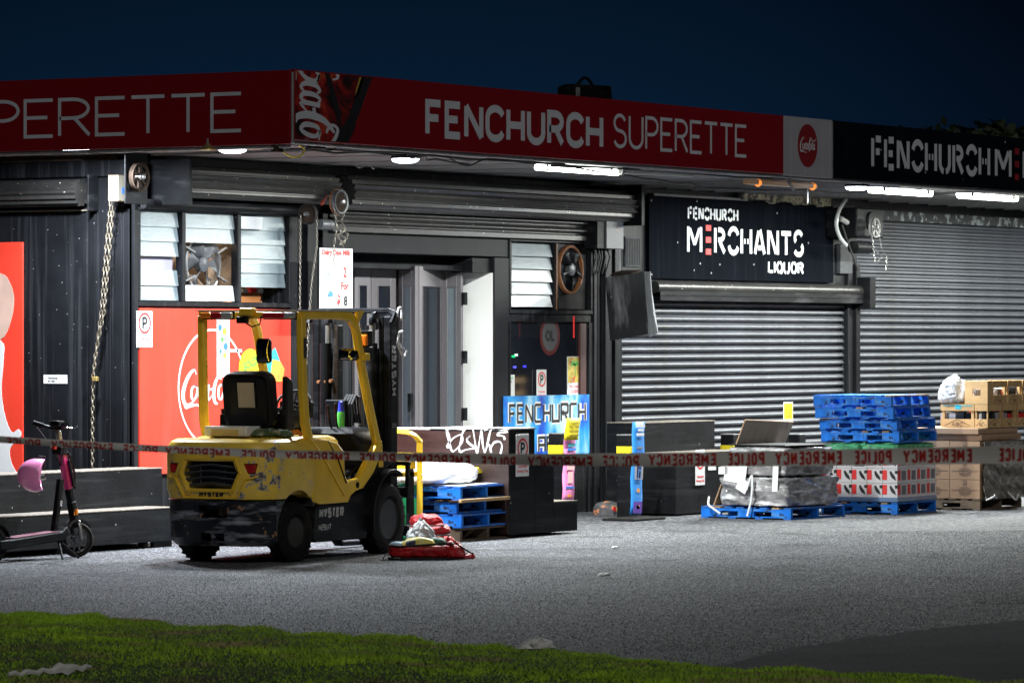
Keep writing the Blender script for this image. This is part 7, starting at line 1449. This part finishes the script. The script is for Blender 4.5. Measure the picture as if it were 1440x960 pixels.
BG = {**G, 'C': (.5, [[(.5, .75)] + arc(.25, .75, .25, .25, 0, 180, 6) + arc(.25, .25, .25, .25, 180, 360, 6) + [(.5, .25)]]), 'G': (.5, [[(.5, .75)] + arc(.25, .75, .25, .25, 0, 180, 6) + arc(.25, .25, .25, .25, 180, 360, 6) + [(.5, .45), (.28, .45)]]), 'O': (.5, [arc(.25, .75, .25, .25, 0, 180, 6) + arc(.25, .25, .25, .25, 180, 360, 6) + [(.5, .75)]]), 'M': (.62, [[(0, 0), (0, 1), (.31, .3), (.62, 1), (.62, 0)]]), 'N': (.5, [[(0, 0), (0, 1), (.5, 0), (.5, 1)]]), 'R': (.5, [[(0, 0), (0, 1), (.26, 1), (.45, .93), (.5, .75), (.45, .57), (.26, .5), (0, .5)], [(.25, .5), (.5, 0)]]), 'P': (.5, [[(0, 0), (0, 1), (.26, 1), (.45, .93), (.5, .74), (.45, .55), (.26, .48), (0, .48)]]), 'E': (.45, [[(.45, 0), (0, 0), (0, 1), (.45, 1)], [(0, .52), (.38, .52)]]), 'L': (.42, [[(0, 1), (0, 0), (.42, 0)]])}
tred = mat('tape_red', (.50, .03, .025), .45, var=.15, vs=20)
for wd, pa, pb_ in words:     # pa = start (right end in the picture), pb = end
    sa, sb = s_of(min(pa, 1515)), s_of(max(pb_, -55)); L2 = sa - sb; m = MB(); fold = .0 if pa > 1000 else (.34 if pa < 780 else .34 * (1000 - pa) / 220)
    full = .058   # real letter height
    textline(m, wd, BG, 0, L2, 0, 1, .011, lambda u, v, h: Vector((u, v, h)), .2, .0008)
    # stroke width is in metres along the tape and must be thinned across it: rebuild with scaled strokes
    m = MB(); textline(m, wd, BG, 0, L2, 0, full, .0105, lambda u, v, h: Vector((u, v, h)), .2, .0008)
    if fold > 0: m = clip(m, (0, full * fold, 0), (0, 1, 0))
    out = MB(); vv = []
    for p in m.v:
        c, w_, px = tp(sa - p.x, 0); y0 = full * fold; span = full - y0; zz = (p.y - y0) / span   # 0..1 inside the visible letters
        vis = min(w_ * .86, span); v_ = (zz * vis + (-w_ * .5 + (0.0 if fold > .05 else (w_ - vis) / 2))) / w_
        vv.append(tsurf(sa - p.x, v_, .0015 + p.z))
    out.v = vv; out.f = m.f; out.build('lettering', tred, TT, 0)

# ================================================================== soft goods get real folds
def wrinkle(names, mats_, strength, size, lv, hard=True):
    tx = bpy.data.textures.new('folds', 'CLOUDS'); tx.noise_scale = size; tx.noise_depth = 2; tx.noise_type = 'HARD_NOISE' if hard else 'SOFT_NOISE'
    for o in list(sc.objects):
        if o.type == 'MESH' and o.name.split('.')[0] in names and o.data.materials and o.data.materials[0].name in mats_:
            if not any(m.type == 'SUBSURF' for m in o.modifiers) or lv > 1:
                m = o.modifiers.new('soft', 'SUBSURF'); m.levels = m.render_levels = lv
            d = o.modifiers.new('folds', 'DISPLACE'); d.texture = tx; d.strength = strength; d.mid_level = .35; d.texture_coords = 'GLOBAL'
wrinkle({'bag_body', 'bag_fold', 'flap', 'strap_end'}, {'red_nylon'}, .022, .08, 2)
wrinkle({'cloth'}, {'white_sheet', 'green_cloth', 'green_camouflage_cloth'}, .05, .14, 1)
wrinkle({'bag'}, {'white_plastic_bag', 'big_white_bag'}, .035, .09, 2)
wrinkle({'lower_load', 'upper_load', 'pack'}, {'clear_film', 'green_film'}, .013, .07, 2)
wrinkle({'film'}, {'brown_film'}, .03, .10, 1)
